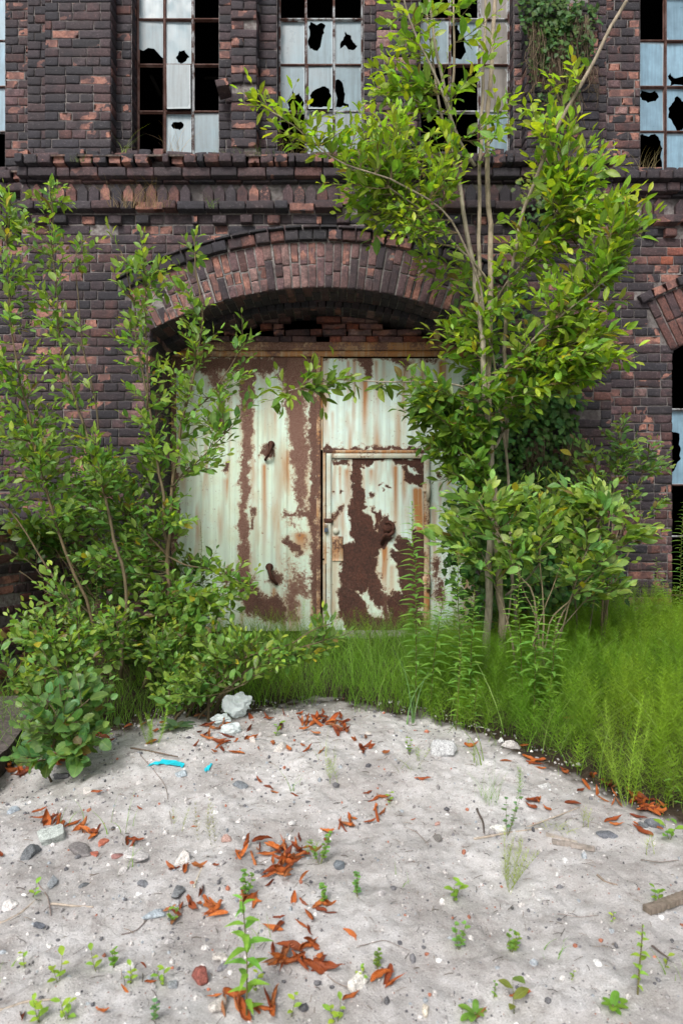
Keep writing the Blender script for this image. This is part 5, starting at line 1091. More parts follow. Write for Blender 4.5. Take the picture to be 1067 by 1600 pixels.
climber('hanging_vine', 'mass of dark creeper leaves and dry hanging roots on the upper right pier', [(850, 20, 45, 45, 420, 6.42, .08), (880, 80, 45, 50, 340, 6.42, .08), (870, 160, 35, 50, 90, 6.42, .06), (835, 90, 20, 40, 70, 6.42, .05), (900, 25, 40, 30, 120, 6.42, .05), (860, 340, 70, 25, 90, 6.3, .1)],
        [pp((868, 250), (862, 120), (850, 10), (840, -60), y=6.42), pp((905, 130), (915, 60), (925, -40), y=6.4)], (.05, .11, .025), .055,
        dry=[(838, 40, 14, 6.40, 40, .6), (862, 80, 10, 6.40, 40, .5), (885, 60, 16, 6.4, 60, .75), (880, 150, 20, 6.40, 50, .45), (910, 30, 10, 6.4, 40, .6), (858, 250, 22, 6.38, 90, .35), (925, 110, 10, 6.4, 26, .3), (845, 180, 12, 6.4, 26, .3)])
climber('pier_creeper', 'small yellow-green creeper on the cornice of the right pier', [(850, 300, 50, 30, 160, 6.3, .08), (905, 330, 40, 30, 90, 6.4, .1)], [pp((860, 340), (850, 300), (840, 270), y=6.3)], (.13, .19, .03), .05)
# ------------------------------------------------------------------ horsetail carpet, grass, weeds
def ribbons(mb, P0, D, Ln, W, bend, col, nseg=2):
    """thin tapering strips: start points, directions, lengths; vectorised"""
    n = len(P0); side = unit(np.cross(D, rng.normal(0, 1, (n, 3)))); V = []
    for k in range(nseg + 1):
        t = k / nseg; c = P0 + D * (Ln * t)[:, None] + bend * (t * t * Ln)[:, None]; w = (W * (1 - .85 * t))[:, None]; V += [c - side * w, c + side * w]
    V = np.stack(V, 1); K = 2 * (nseg + 1); Q = np.array([(2 * k, 2 * k + 1, 2 * k + 3, 2 * k + 2) for k in range(nseg)])[None] + (np.arange(n) * K)[:, None, None]
    C = np.repeat(np.concatenate([col, np.ones((n, 1))], 1)[:, None, :], K, 1); mb.add(V.reshape(-1, 3), Q.reshape(-1, 4), c=C.reshape(-1, 4))
def horsetails(mb, X_, Y_, H, col, whorl_gap=.022, nb=8, bl=.075, bw=.0009, up=.55, topless=False):
    n = len(X_); Zg = ground_z(X_, Y_) - .01; lean = rng.normal(0, .22, (n, 2)); base = np.stack([X_, Y_, Zg], 1)
    D = unit(np.stack([lean[:, 0], lean[:, 1] - .03, np.ones(n)], 1)); bendv = np.stack([rng.normal(0, .1, n), rng.normal(-.03, .1, n), -.03 * np.ones(n)], 1)
    ribbons(mb, base, D, H, np.full(n, .0016), bendv, col * .9, 4)
    K = int(H.max() / whorl_gap)
    for k in range(2, K):
        hh = k * whorl_gap; t = hh / H; ok = t < 1.0
        if not ok.any(): break
        tt = t[ok][:, None]; p = base[ok] + D[ok] * (H[ok] * t[ok])[:, None] + bendv[ok] * (tt ** 2 * H[ok][:, None]); m_ = len(p)
        az0 = rng.uniform(0, 6.28, m_); ln = bl * np.clip(1.25 - t[ok], .22, .8) * np.clip(t[ok] * 5, .35, 1) * rng.uniform(.8, 1.2, m_)
        for j in range(nb):
            az = az0 + j * 2 * math.pi / nb + rng.normal(0, .2, m_); el = up + .3 * t[ok] + rng.normal(0, .12, m_)
            d = np.stack([np.cos(az) * np.cos(el), np.sin(az) * np.cos(el), np.sin(el)], 1)
            ribbons(mb, p, d, ln, np.full(m_, bw), np.array([[0, 0, .12]]) * np.ones((m_, 1)), col[ok] * (0.9 + .35 * t[ok][:, None]), 2)
def scatter(n, x0, x1, y0, y1, dens):
    X_ = rng.uniform(x0, x1, n * 3); Y_ = rng.uniform(y0, y1, n * 3); z = gbase(X_, Y_); px = 533.5 + X_ * F / Y_; py = 800 + (CZ - z) * F / Y_
    k = rng.uniform(0, 1, n * 3) < dens(px, py, X_, Y_); return X_[k][:n], Y_[k][:n]
rng = np.random.default_rng(201); random.seed(201)
edge_y = lambda px: np.interp(px, _ex, _ey)
def dens_h(px, py, x, y):
    d = edge_y(px) - py; s = np.clip((px - 600) / 130, 0.10, 1) * (py < edge_y(px) - 2 + 10 * (vnoise(xy3(px, py) * .05, 4) - .5)) * (py > 925) * (px < 1500)
    s = s * np.clip(.35 + 1.6 * (vnoise(xy3(x, y) * 2.2, 8)), .2, 1); return s * np.clip(y / 5, .55, 1) ** 1.2
X_, Y_ = scatter(2300, -1.4, 4.2, 2.6, 6.45, dens_h)
n = len(X_); py_ = 800 + (CZ - gbase(X_, Y_)) * F / Y_; rim = np.clip((edge_y(533.5 + X_ * F / Y_) - py_) / 60, 0, 1)
H = (.24 + .24 * rim) * rng.uniform(.75, 1.2, n); patch = vnoise(xy3(X_, Y_) * 1.7, 91)
col = np.stack([.075 + .12 * patch, .19 + .12 * patch, .012 + .01 * patch], 1) * rng.uniform(.75, 1.2, n)[:, None]
hm = MB(); horsetails(hm, X_, Y_, H, col, whorl_gap=.027, nb=7, bl=.10, bw=.0010, up=.42)
tag(hm.build('horsetail_carpet', M['grass'], smooth=False), 'feathery bright green horsetail carpet spreading over the ground at right', None, None, 'stuff')
def blades(mb, X_, Y_, H, W, col, lean=.35, z=None):
    n = len(X_); base = np.stack([X_, Y_, (ground_z(X_, Y_) if z is None else z) - .01], 1); az = rng.uniform(0, 6.28, n); l_ = rng.uniform(0, lean, n)
    D = unit(np.stack([np.cos(az) * l_, np.sin(az) * l_, np.ones(n)], 1)); bend = np.stack([np.cos(az) * rng.uniform(.1, .6, n), np.sin(az) * rng.uniform(.1, .6, n), -rng.uniform(.05, .4, n)], 1)
    ribbons(mb, base, D, H, W, bend, col, 5)
gm = MB()
def dens_g(px, py, x, y): 
    return (py < edge_y(px) - 4 + 14 * (vnoise(xy3(px, py) * .06, 5) - .5)) * np.clip(.15 + 1.5 * np.clip(1.3 - np.abs(px - 500) / 190, 0, 1) + .35 * (px < 300), 0, 1) * (py > 925)
X_, Y_ = scatter(8500, -3.0, 2.2, 3.4, 7.1, dens_g); n = len(X_)
blades(gm, X_, Y_, rng.uniform(.14, .46, n), rng.uniform(.0012, .003, n), np.stack([.12 * np.ones(n), .24 * np.ones(n), .03 * np.ones(n)], 1) * rng.uniform(.6, 1.8, n)[:, None])
X_, Y_ = scatter(420, .2, 4.0, 2.8, 6.2, lambda px, py, x, y: 1.0 * (py < edge_y(px) - 8)); n = len(X_)
blades(gm, X_, Y_, rng.uniform(.3, .6, n), rng.uniform(.002, .004, n), np.stack([.18 * np.ones(n), .26 * np.ones(n), .07 * np.ones(n)], 1) * rng.uniform(.5, 1.5, n)[:, None], .5)
X_, Y_ = scatter(700, 1.0, 4.4, 5.6, 6.6, lambda px, py, x, y: 1.0 + 0 * px); n = len(X_)
blades(gm, X_, Y_, rng.uniform(.1, .3, n), rng.uniform(.0015, .003, n), np.stack([.08 * np.ones(n), .17 * np.ones(n), .02 * np.ones(n)], 1) * rng.uniform(.6, 1.5, n)[:, None])
X_, Y_ = scatter(900, -2.6, 3.2, 2.6, 5.2, lambda px, py, x, y: np.clip(1 - np.abs(py - edge_y(px) + 2) / 24, 0, 1) * (vnoise(xy3(px, py) * .03, 55) > .45)); n = len(X_)
blades(gm, X_, Y_, rng.uniform(.05, .2, n), rng.uniform(.001, .0022, n), np.stack([.15 * np.ones(n), .25 * np.ones(n), .05 * np.ones(n)], 1) * rng.uniform(.5, 1.5, n)[:, None], .6)
tag(gm.build('grass', M['grass'], smooth=False), 'fine green grass growing along the foot of the gate and walls', None, None, 'stuff')
# single blades of coarse grass at the rim, each tuft a thing ------------------------
def tuft(px, py, hpx, n, label, w=.0035, col=(.13, .26, .05), lean=.3, name='grass_tuft', group='coarse grass tufts', r=.03):
    p = hit(px, py); k = F / p.y; mb = MB(); h_ = hpx / k
    blades(mb, p.x + rng.normal(0, r, n), p.y + rng.normal(0, r, n), rng.uniform(.55, 1.05, n) * h_, rng.uniform(.6, 1.1, n) * w, np.array([col]) * rng.uniform(.7, 1.3, n)[:, None], lean)
    return tag(mb.build(name, M['grass'], None, tuple(p), smooth=False), label, 'grass', group, 'thing')
for a in [(648, 1135, 190, 5, 'tall bluish grass blades rising at the rim of the sand, left of the goldenrod stems', .006, (.14, .27, .10)), (565, 1110, 60, 7, 'short bright grass tuft at the sand rim below the wicket door', .003), (345, 1108, 110, 9, 'grass tuft standing directly left of the crumpled plastic bag'),
          (300, 1112, 90, 8, 'thin grass tuft at the sand rim under the low oval-leaved bush'), (830, 1100, 130, 5, 'two-toned arching grass blades in the horsetails right of the tree', .005, (.17, .3, .1)), (745, 1190, 90, 5, 'arching pale grass at the rim beside the horsetails', .004, (.2, .3, .08)),
          (35, 1190, 110, 14, 'wispy grass tuft beside the dark concrete slab', .002), (185, 1300, 60, 6, 'upright grass sprig on the sand just right of the square granite block', .003, (.2, .36, .08), .12), (108, 1288, 60, 6, 'grass sprig rising behind the square granite block', .003, (.2, .36, .08), .12),
          (203, 1358, 55, 4, 'grass sprig over the flat whitish stone strip', .003, (.2, .36, .08), .15), (455, 1232, 48, 5, 'little grass tuft alone in the middle of the sand', .0025, (.17, .34, .06), .3), (765, 1252, 80, 34, 'dense fine green tuft near the rim at right', .0012, (.14, .3, .03), .25),
          (645, 1203, 40, 16, 'low brownish grass tuft below the grey block', .0016, (.16, .22, .06), .7), (868, 1487, 36, 6, 'tiny grass tuft in the bare right foreground', .0025, (.15, .32, .05), .3), (632, 1384, 34, 3, 'single thin grass sprig in the middle foreground', .002, (.17, .32, .05), .2), (1058, 1520, 40, 5, 'grass sprig at the right edge above the bottom corner', .0025, (.2, .34, .08), .2),
          (515, 1180, 50, 16, 'pale wispy tuft among the leaf litter near the rim', .0012, (.28, .36, .12), .3), (400, 1470, 45, 12, 'wispy tuft over the rust-red leaves behind the foreground goldenrod', .0015, (.2, .3, .08), .4), (6, 1520, 30, 5, 'small grass tuft at the lower left edge', .003, (.2, .34, .08), .2), (880, 1298, 24, 40, 'flattened straw-green grass bunch beside the forked twig', .0016, (.3, .38, .08), 1.6)]:
    tuft(*a)
# single horsetail shoots on the sand --------------------------------------------------
def shoot(px, py, hpx, n, label, col=(.17, .28, .05), nb=7, bl=.05, up=.75, gap=.02, r=.02):
    p = hit(px, py); k = F / p.y; mb = MB(); h_ = hpx / k
    horsetails(mb, p.x + rng.normal(0, r, n), p.y + rng.normal(0, r, n), rng.uniform(.7, 1.05, n) * h_, np.array([col]) * rng.uniform(.8, 1.2, n)[:, None], gap, nb, bl, .0007, up)
    return tag(mb.build('horsetail', M['grass'], None, tuple(p), smooth=False), label, 'horsetail', 'single horsetails on the sand', 'thing')
for a in [(797, 1392, 105, 7, 'large yellowish horsetail clump standing alone in the right foreground', (.26, .34, .07), 6, .07, .85, .02, .012), (330, 1318, 90, 3, 'thin faded horsetail left of the main rust-red leaf pile', (.24, .26, .10)), (282, 1300, 60, 2, 'small faded horsetail between the white stone and the cyan scrap', (.22, .27, .10)),
          (238, 1162, 70, 5, 'bushy yellow-green sprout at the left sand rim above the cyan scrap', (.24, .40, .05), 10, .035, .5, .010), (520, 1222, 50, 4, 'pale feathery horsetail in the middle of the sand', (.24, .34, .08)), (815, 1245, 60, 2, 'feathery horsetail in front of the carpet edge at right', (.17, .32, .04)), (905, 1295, 46, 2, 'dry feathery horsetail below the carpet edge', (.26, .32, .08)),
          (985, 1262, 170, 4, 'tall pale horsetail at the front edge of the carpet', (.27, .42, .05), 9, .08, .7), (1015, 1335, 40, 2, 'small pale horsetail between the dark stones at right', (.25, .33, .08)), (60, 1205, 110, 3, 'horsetail beside the dark concrete slab', (.2, .32, .06)), (655, 1190, 30, 3, 'short horsetail by the grey block', (.2, .3, .06)), (490, 1345, 40, 3, 'horsetail growing out of the main rust-red leaf pile', (.2, .33, .06)), (735, 1180, 36, 2, 'short horsetail just in front of the right grass rim', (.2, .32, .06))]:
    shoot(*a)
# goldenrods -------------------------------------------------------------------------
def goldenrod(px, py, hpx, label, lean=0.0, ll=.075, col=(.16, .31, .06), gap=.013, tip=True, y=None, w=.24, plume=False, group='goldenrod stems at the gate'):
    p = hit(px, py) if y is None else Vector((X(px, y), y, g1(X(px, y), y))); k = F / p.y; h_ = hpx / k if y is None else Z(py - hpx, y) - p.z
    o = empty('goldenrod', tuple(p), label, 'goldenrod', group); o['kind'] = 'thing'; sm = MB(); LV = Leaves()
    pts = smooth_path([p - Vector((0, 0, .02)), p + Vector((lean * .3 * h_, 0, h_ * .5)), p + Vector((lean * h_, -.03 * h_, h_))], 20, .02, int(px)); tube(sm, pts, np.linspace(.0035, .0016, 20), 6, (.13, .12, .045, 1))
    n = int(h_ * .93 / gap); az = random.uniform(0, 6)
    for i in range(n):
        t = .08 + .92 * i / n; az += 2.4; f = t * 19; i0 = min(int(f), 18); q = pts[i0] + (pts[i0 + 1] - pts[i0]) * (f - i0)
        s = ll * (1 - max(0, t - .72) * 2.2) * min(1, .55 + t * 1.2) * random.uniform(.85, 1.1); el = .35 + .8 * max(0, t - .7)
        if t < .18 and random.random() < .6: continue
        LV.add(q, (math.cos(az), math.sin(az), el), (0, -.2, 1), s, s * w, random.uniform(.35, .8), .25, jit(tuple(np.array(col) * (1 + .7 * max(0, t - .6))), .2, .1))
    if plume:
        for i in range(26):
            az += 2.4; q = pts[19] + np.array([0, 0, .004 * i - .04]); LV.add(q, (math.cos(az), math.sin(az), 1.0), (0, -.2, 1), .028 * (1 - i / 40), .006, .1, .2, jit((.22, .21, .12), .2))
    sm.build('stem', M['bark'], o); lm = MB(); LV.into(lm, 'lance'); lm.build('leaves', M['leaf'], o); return o
rng = np.random.default_rng(202); random.seed(202)
goldenrod(650, 1085, 300, 'tallest goldenrod, rising in front of the right edge of the wicket door', -.02, .145, y=4.6)
goldenrod(672, 1085, 170, 'shorter goldenrod leaning just right of the tallest one', .10, .13, y=4.6)
goldenrod(716, 1080, 210, 'goldenrod with dry plume between the wicket door and the tree trunks', .0, .13, y=4.65, plume=True)
goldenrod(735, 1090, 170, 'goldenrod directly left of the pale tree trunks', .02, .12, y=4.65)
goldenrod(815, 1085, 190, 'goldenrod with dry plume directly right of the tree trunks', -.03, .13, y=4.5, plume=True)
goldenrod(832, 1090, 160, 'second goldenrod right of the tree trunks', .03, .13, y=4.45)
goldenrod(858, 1085, 130, 'third and outermost goldenrod right of the tree trunks', .06, .12, y=4.45)
goldenrod(712, 1142, 140, 'bright goldenrod with a withered foot at the rim of the sand below the trunks', .06, .085, (.17, .33, .06), y=None)
goldenrod(742, 1140, 80, 'small goldenrod sprout at the rim beside the one with a withered foot', .08, .07, (.17, .33, .06))
goldenrod(385, 1592, 196, 'large bright goldenrod shoot in the foreground growing through rust-red leaves', -.04, .088, (.17, .36, .06), .0145, w=.28, group='foreground weeds')
goldenrod(520, 1040, 70, 'small weed with narrow leaves at the foot of the gate frame', 0, .05, y=6.2, group='weeds at the gate foot'); goldenrod(575, 1040, 70, 'small narrow-leaved weed in front of the wicket door', .05, .05, y=6.2, group='weeds at the gate foot'); goldenrod(500, 1020, 60, 'broad pale weed at the foot of the gate', .0, .07, (.13, .25, .07), w=.5, y=6.0, group='weeds at the gate foot')
goldenrod(1040, 960, 90, 'wispy narrow-leaved weed at the foot of the right brick wall', -.15, .09, y=6.1, group='weeds at the right wall'); goldenrod(1062, 940, 160, 'tall narrow-leaved weed at the right edge before the dark lower window', .02, .1, y=6.1, group='weeds at the right wall'); goldenrod(1052, 1262, 60, 'goldenrod sprout in front of the horsetail carpet at the right edge', -.05, .06, (.17, .34, .06), group='foreground weeds')
goldenrod(150, 1000, 120, 'narrow-leaved weed in front of the low red wall', .02, .06, y=5.1, group='weeds at the low wall'); goldenrod(125, 1000, 140, 'taller narrow-leaved weed left of its neighbour before the low red wall', -.04, .06, y=5.1, group='weeds at the low wall'); goldenrod(290, 1040, 70, 'young yellow-green weed shoot between the two low bushes', 0, .06, (.18, .36, .05), y=4.7, group='weeds at the low wall')
goldenrod(325, 960, 150, 'slender weed standing before the left gate leaf', -.04, .045, (.09, .2, .05), w=.35, y=4.9, group='weeds at the gate foot'); goldenrod(1000, 1556, 112, 'tall yellow-green weed with small leaves in the right foreground', .02, .035, (.22, .38, .06), .012, w=.5, group='foreground weeds')
# seedlings ----------------------------------------------------------------------------
def seedling(px, py, hpx, kind, label, col=(.19, .36, .05), n=None):
    p = hit(px, py); k = F / p.y; h_ = hpx / k; o = empty('seedling', tuple(p), label, 'seedling', 'seedlings on the sand'); o['kind'] = 'thing'; sm = MB(); LV = Leaves(); az = random.uniform(0, 6)
    if kind == 'rosette':
        for i in range(n or 7):
            az += 2.4; s = h_ * random.uniform(.7, 1.1); LV.add((p.x, p.y, p.z + .006), (math.cos(az), math.sin(az), random.uniform(.2, .8)), (0, 0, 1), s, s * .42, .35, .3, jit(col, .2))
        tube(sm, [p - Vector((0, 0, .02)), p + Vector((0, 0, .012))], .003, 6, (.15, .15, .06, 1))
    else:
        stems_ = n or 2
        for s_ in range(stems_):
            a = random.uniform(-.35, .35); top = p + Vector((a * h_, random.uniform(-.2, .2) * h_, h_ * random.uniform(.75, 1))); pts = smooth_path([p - Vector((0, 0, .01)), p.lerp(top, .5) + Vector((a * .02, 0, 0)), top], 8); tube(sm, pts, np.linspace(.0016, .0008, 8), 5, (.15, .17, .05, 1))
            m_ = 7 if kind == 'sprig' else 4
            for i in range(m_):
                t = (.35 + .65 * i / (m_ - 1)); q = pts[min(7, int(t * 7))]; az += 2.4
                if kind == 'sprig':
                    for dd in (-.7, 0, .7): s = min(h_ * .19, .017) * random.uniform(.6, 1.2) * random.uniform(.8, 1.2); LV.add(q, (math.cos(az + dd), math.sin(az + dd), .4), (0, -.3, 1), s, s * .6, .2, .2, jit(col, .2))
                else: s = h_ * .5 * random.uniform(.7, 1.15); LV.add(q, (math.cos(az), math.sin(az), .5), (0, -.3, 1), s, s * .5, .3, .3, jit(col, .2))
    sm.build('stem', M['bark'], o); lm = MB(); LV.into(lm, 'round' if kind != 'leafy' else 'ellipse'); lm.build('leaves', M['leaf'], o)
random.seed(203); YG_ = (.26, .42, .06); BG = (.12, .26, .12)
for a in [(792, 1306, 72, 'sprig', 'bluish-green sprig with small leaves beside a white stone chunk', BG, 3), (558, 1402, 36, 'sprig', 'clover-like sprig in the middle foreground', (.15, .32, .1), 2), (708, 1408, 34, 'leafy', 'round-leaved seedling in the bare centre of the sand', (.18, .36, .06), 2), (716, 1484, 46, 'sprig', 'clover sprig with a yellow lower leaf below centre', (.17, .34, .09), 2),
          (797, 1488, 36, 'sprig', 'sprawling small-leaved sprig in the lower right sand', (.17, .3, .06), 3), (1025, 1410, 28, 'leafy', 'broad-leaved seedling left of the weathered board', (.17, .33, .05), 2), (957, 1576, 30, 'rosette', 'flat leaf rosette near the bottom right corner', (.17, .34, .05), None), (1036, 1512, 22, 'leafy', 'pale two-leaved seedling above the bottom right corner', YG_, 1),
          (742, 1588, 30, 'rosette', 'crinkled seedling touching a red curled leaf at the bottom edge', (.15, .28, .05), 6), (803, 1582, 60, 'leafy', 'brownish upright seedling by a red leaf at the bottom edge', (.15, .2, .05), 1), (50, 1402, 30, 'leafy', 'small sprout alone near the left edge', YG_, 1), (92, 1534, 38, 'leafy', 'bright leafy sprout in the lower left corner', YG_, 2),
          (152, 1518, 34, 'leafy', 'pair of bright upright leaves in the lower left', YG_, 1), (178, 1512, 36, 'sprig', 'small-leaved sprout between two bright seedlings at lower left', (.17, .33, .05), 2), (205, 1536, 26, 'leafy', 'low bright seedling left of the red brick shard', YG_, 2), (255, 1538, 26, 'leafy', 'bright seedling immediately left of the red brick shard', YG_, 2), (62, 1596, 40, 'leafy', 'bright seedling at the very bottom left corner', YG_, 2),
          (105, 1592, 36, 'leafy', 'bright seedling at the bottom edge, right of the corner one', YG_, 2), (240, 1596, 30, 'sprig', 'seedling with bluish leaves at the bottom edge', BG, 2), (40, 1512, 24, 'leafy', 'tiny sprout beside a white pebble at the left edge', YG_, 1), (455, 1586, 34, 'leafy', 'bright pointed seedling right of the foreground goldenrod', YG_, 1), (526, 1598, 34, 'leafy', 'bright seedling cut by the bottom edge below the white stone', YG_, 2),
          (500, 1350, 50, 'sprig', 'clover patch beside the main rust-red leaf pile', (.17, .34, .08), 4), (508, 1412, 34, 'sprig', 'clover sprig below the main leaf pile', (.17, .34, .08), 2), (560, 1532, 24, 'leafy', 'yellow-green seedling in front of the white stone', YG_, 2), (1045, 1312, 36, 'leafy', 'broad-leaved seedling in front of the horsetails at right', (.15, .3, .05), 2),
          (275, 1140, 34, 'rosette', 'dark grey-green rosette at the left sand rim', (.09, .15, .07), 9), (590, 1512, 30, 'sprig', 'fern-like sprout beside the long curled red leaves', (.17, .28, .06), 3), (608, 1255, 18, 'leafy', 'yellowish sprout among curled leaves in the middle', YG_, 1), (770, 1560, 24, 'sprig', 'tiny sprout near the bottom edge right of centre', (.17, .3, .08), 1), (955, 1440, 16, 'leafy', 'tiny sprout in the bare right foreground', YG_, 1),
          (890, 1530, 14, 'leafy', 'tiny sprout left of the tall yellow-green weed', YG_, 1), (395, 1545, 26, 'leafy', 'bright sprout at the foot of the foreground goldenrod', YG_, 2), (640, 1180, 30, 'sprig', 'sprig at the sand rim behind the grey block', (.17, .3, .06), 2), (430, 1150, 20, 'leafy', 'seedling among leaf litter at the rim', (.17, .32, .06), 2), (385, 1400, 40, 'sprig', 'green sprig growing through the lower edge of the main leaf pile', (.16, .32, .07), 3), (270, 1438, 22, 'leafy', 'small seedling in the leaves beside the triangular slate', (.17, .32, .06), 2)]:
    seedling(*a)
# weeds on the ledges of the facade -------------------------------------------------------
rng = np.random.default_rng(204); random.seed(204)
def ledge(px, py, y, n, h_, rx, label, col, green=0):
    p = P(px, py, y); mb = MB(); k = n; blades(mb, p.x + rng.normal(0, rx, k), p.y + rng.normal(0, .015, k), rng.uniform(.4, 1, k) * h_, np.full(k, .0019), np.array([col]) * 1.2 * rng.uniform(.6, 1.4, k)[:, None], .5, z=np.full(k, p.z))
    tag(mb.build('ledge_grass', M['grass'], None, tuple(p), smooth=False), label, 'grass', 'weeds growing on the brick ledges', 'thing')
ledge(215, 322, 6.37, 90, .34, .13, 'tuft of dry straw-coloured grass on the lower cornice ledge at left', (.22, .17, .10)); ledge(275, 240, 6.62, 26, .45, .05, 'dry stalks in the bottom of the left broken window', (.2, .15, .10)); ledge(193, 240, 6.5, 10, .42, .02, 'green and straw weed in the window recess beside the left pier', (.2, .28, .06))
ledge(345, 248, 6.4, 30, .16, .06, 'small tuft on the sill right of the left window', (.14, .17, .07)); ledge(395, 246, 6.4, 40, .16, .10, 'green tuft on the sill left of the middle window', (.10, .17, .04)); ledge(450, 400 - 153, 6.4, 20, .5, .06, 'long thin stalks in front of the middle window', (.18, .15, .09)); ledge(540, 246, 6.4, 40, .14, .12, 'low tuft on the sill under the middle window', (.10, .16, .05)); ledge(330, 322, 6.37, 14, .22, .03, 'small green weed on the lower ledge under the left window', (.12, .2, .05)); ledge(120, 252, 6.35, 30, .1, .06, 'low moss-like tuft on the cornice at the left pier', (.10, .13, .05)); ledge(1010, 262, 6.75, 24, .26, .08, 'dry stalks on the sill of the right window', (.2, .17, .09))
# ------------------------------------------------------------------ stones, leaves, sticks, litter
rng = np.random.default_rng(301); random.seed(301)
def stone(px, py, w, h, col, label, flat=.5, name='stone', rot=None, sub=3, rough=.10, block=0.0, group='stones on the sand', mt='stone', sink=.38):
    p = hit(px, py); k = F / p.y; W_, H_ = w / k, h / k
    me = MB(); n1, n2 = 22, 14; th = np.linspace(0, 2 * math.pi, n1, endpoint=False); ph = np.linspace(0.02, math.pi - .02, n2); T_, PH = np.meshgrid(th, ph, indexing='ij')
    d = np.stack([np.sin(PH) * np.cos(T_), np.sin(PH) * np.sin(T_), np.cos(PH)], -1).reshape(-1, 3)
    # facetted: intersect with random planes
    pl = unit(rng.normal(0, 1, (12, 3))); dist = rng.uniform(.5, .85, 12); W_ *= .95; H_ *= .95
    if block: pl = np.array([[1, 0, 0], [-1, 0, 0], [0, 1, 0], [0, -1, 0], [0, 0, 1], [0, 0, -1.]]); pl = unit(pl + rng.normal(0, .07, pl.shape)); dist = np.array([.72, .72, .7, .7, .62, .62])
    r_ = np.full(len(d), 1.15)
    for a, b_ in zip(pl, dist):
        c = d @ a; r_ = np.where(c > .05, np.minimum(r_, b_ / np.maximum(c, .05)), r_)
    r_ = r_ * (1 + (fbm(d * 2.6 + px, 5, 4) - .5) * rough * 2); V = d * r_[:, None] * np.array([W_ / 2 * 1.2, max(H_, W_ * .6) / 2 * 1.1, max(W_, H_) * flat / 2 * 1.2])
    i, j = np.meshgrid(np.arange(n1), np.arange(n2 - 1), indexing='ij'); i = i.ravel(); j = j.ravel(); q = np.stack([i * n2 + j, i * n2 + j + 1, ((i + 1) % n1) * n2 + j + 1, ((i + 1) % n1) * n2 + j], 1)
    caps = [(k_ * n2, ((k_ + 1) % n1) * n2, (((k_ + 2) % n1) * n2)) for k_ in range(0)]
    me.add(V, q, caps, (*col, 1)); rz = random.uniform(0, 3) if rot is None else rot; hz = V[:, 2].max()
    o = me.build(name, M[mt], None, smooth=False); o.location = p + Vector((0, 0, hz * (1 - 2 * sink) if sink < .5 else 0)); o.rotation_euler = (random.uniform(-.12, .12), random.uniform(-.12, .12), rz)
    if block: o.rotation_euler = (.25, -.12, rz)
    return tag(o, label, 'stone', group, 'thing')
GR = (.34, .37, .37); DK = (.13, .14, .15); WH = (.62, .60, .58); RD = (.33, .11, .075); BLG = (.27, .31, .34); CR = (.5, .47, .44)
stone(82, 1312, 44, 36, (.40, .44, .42), 'square pale granite block resting on rust-red leaves at left', .55, rot=.5, block=1, sink=.15)
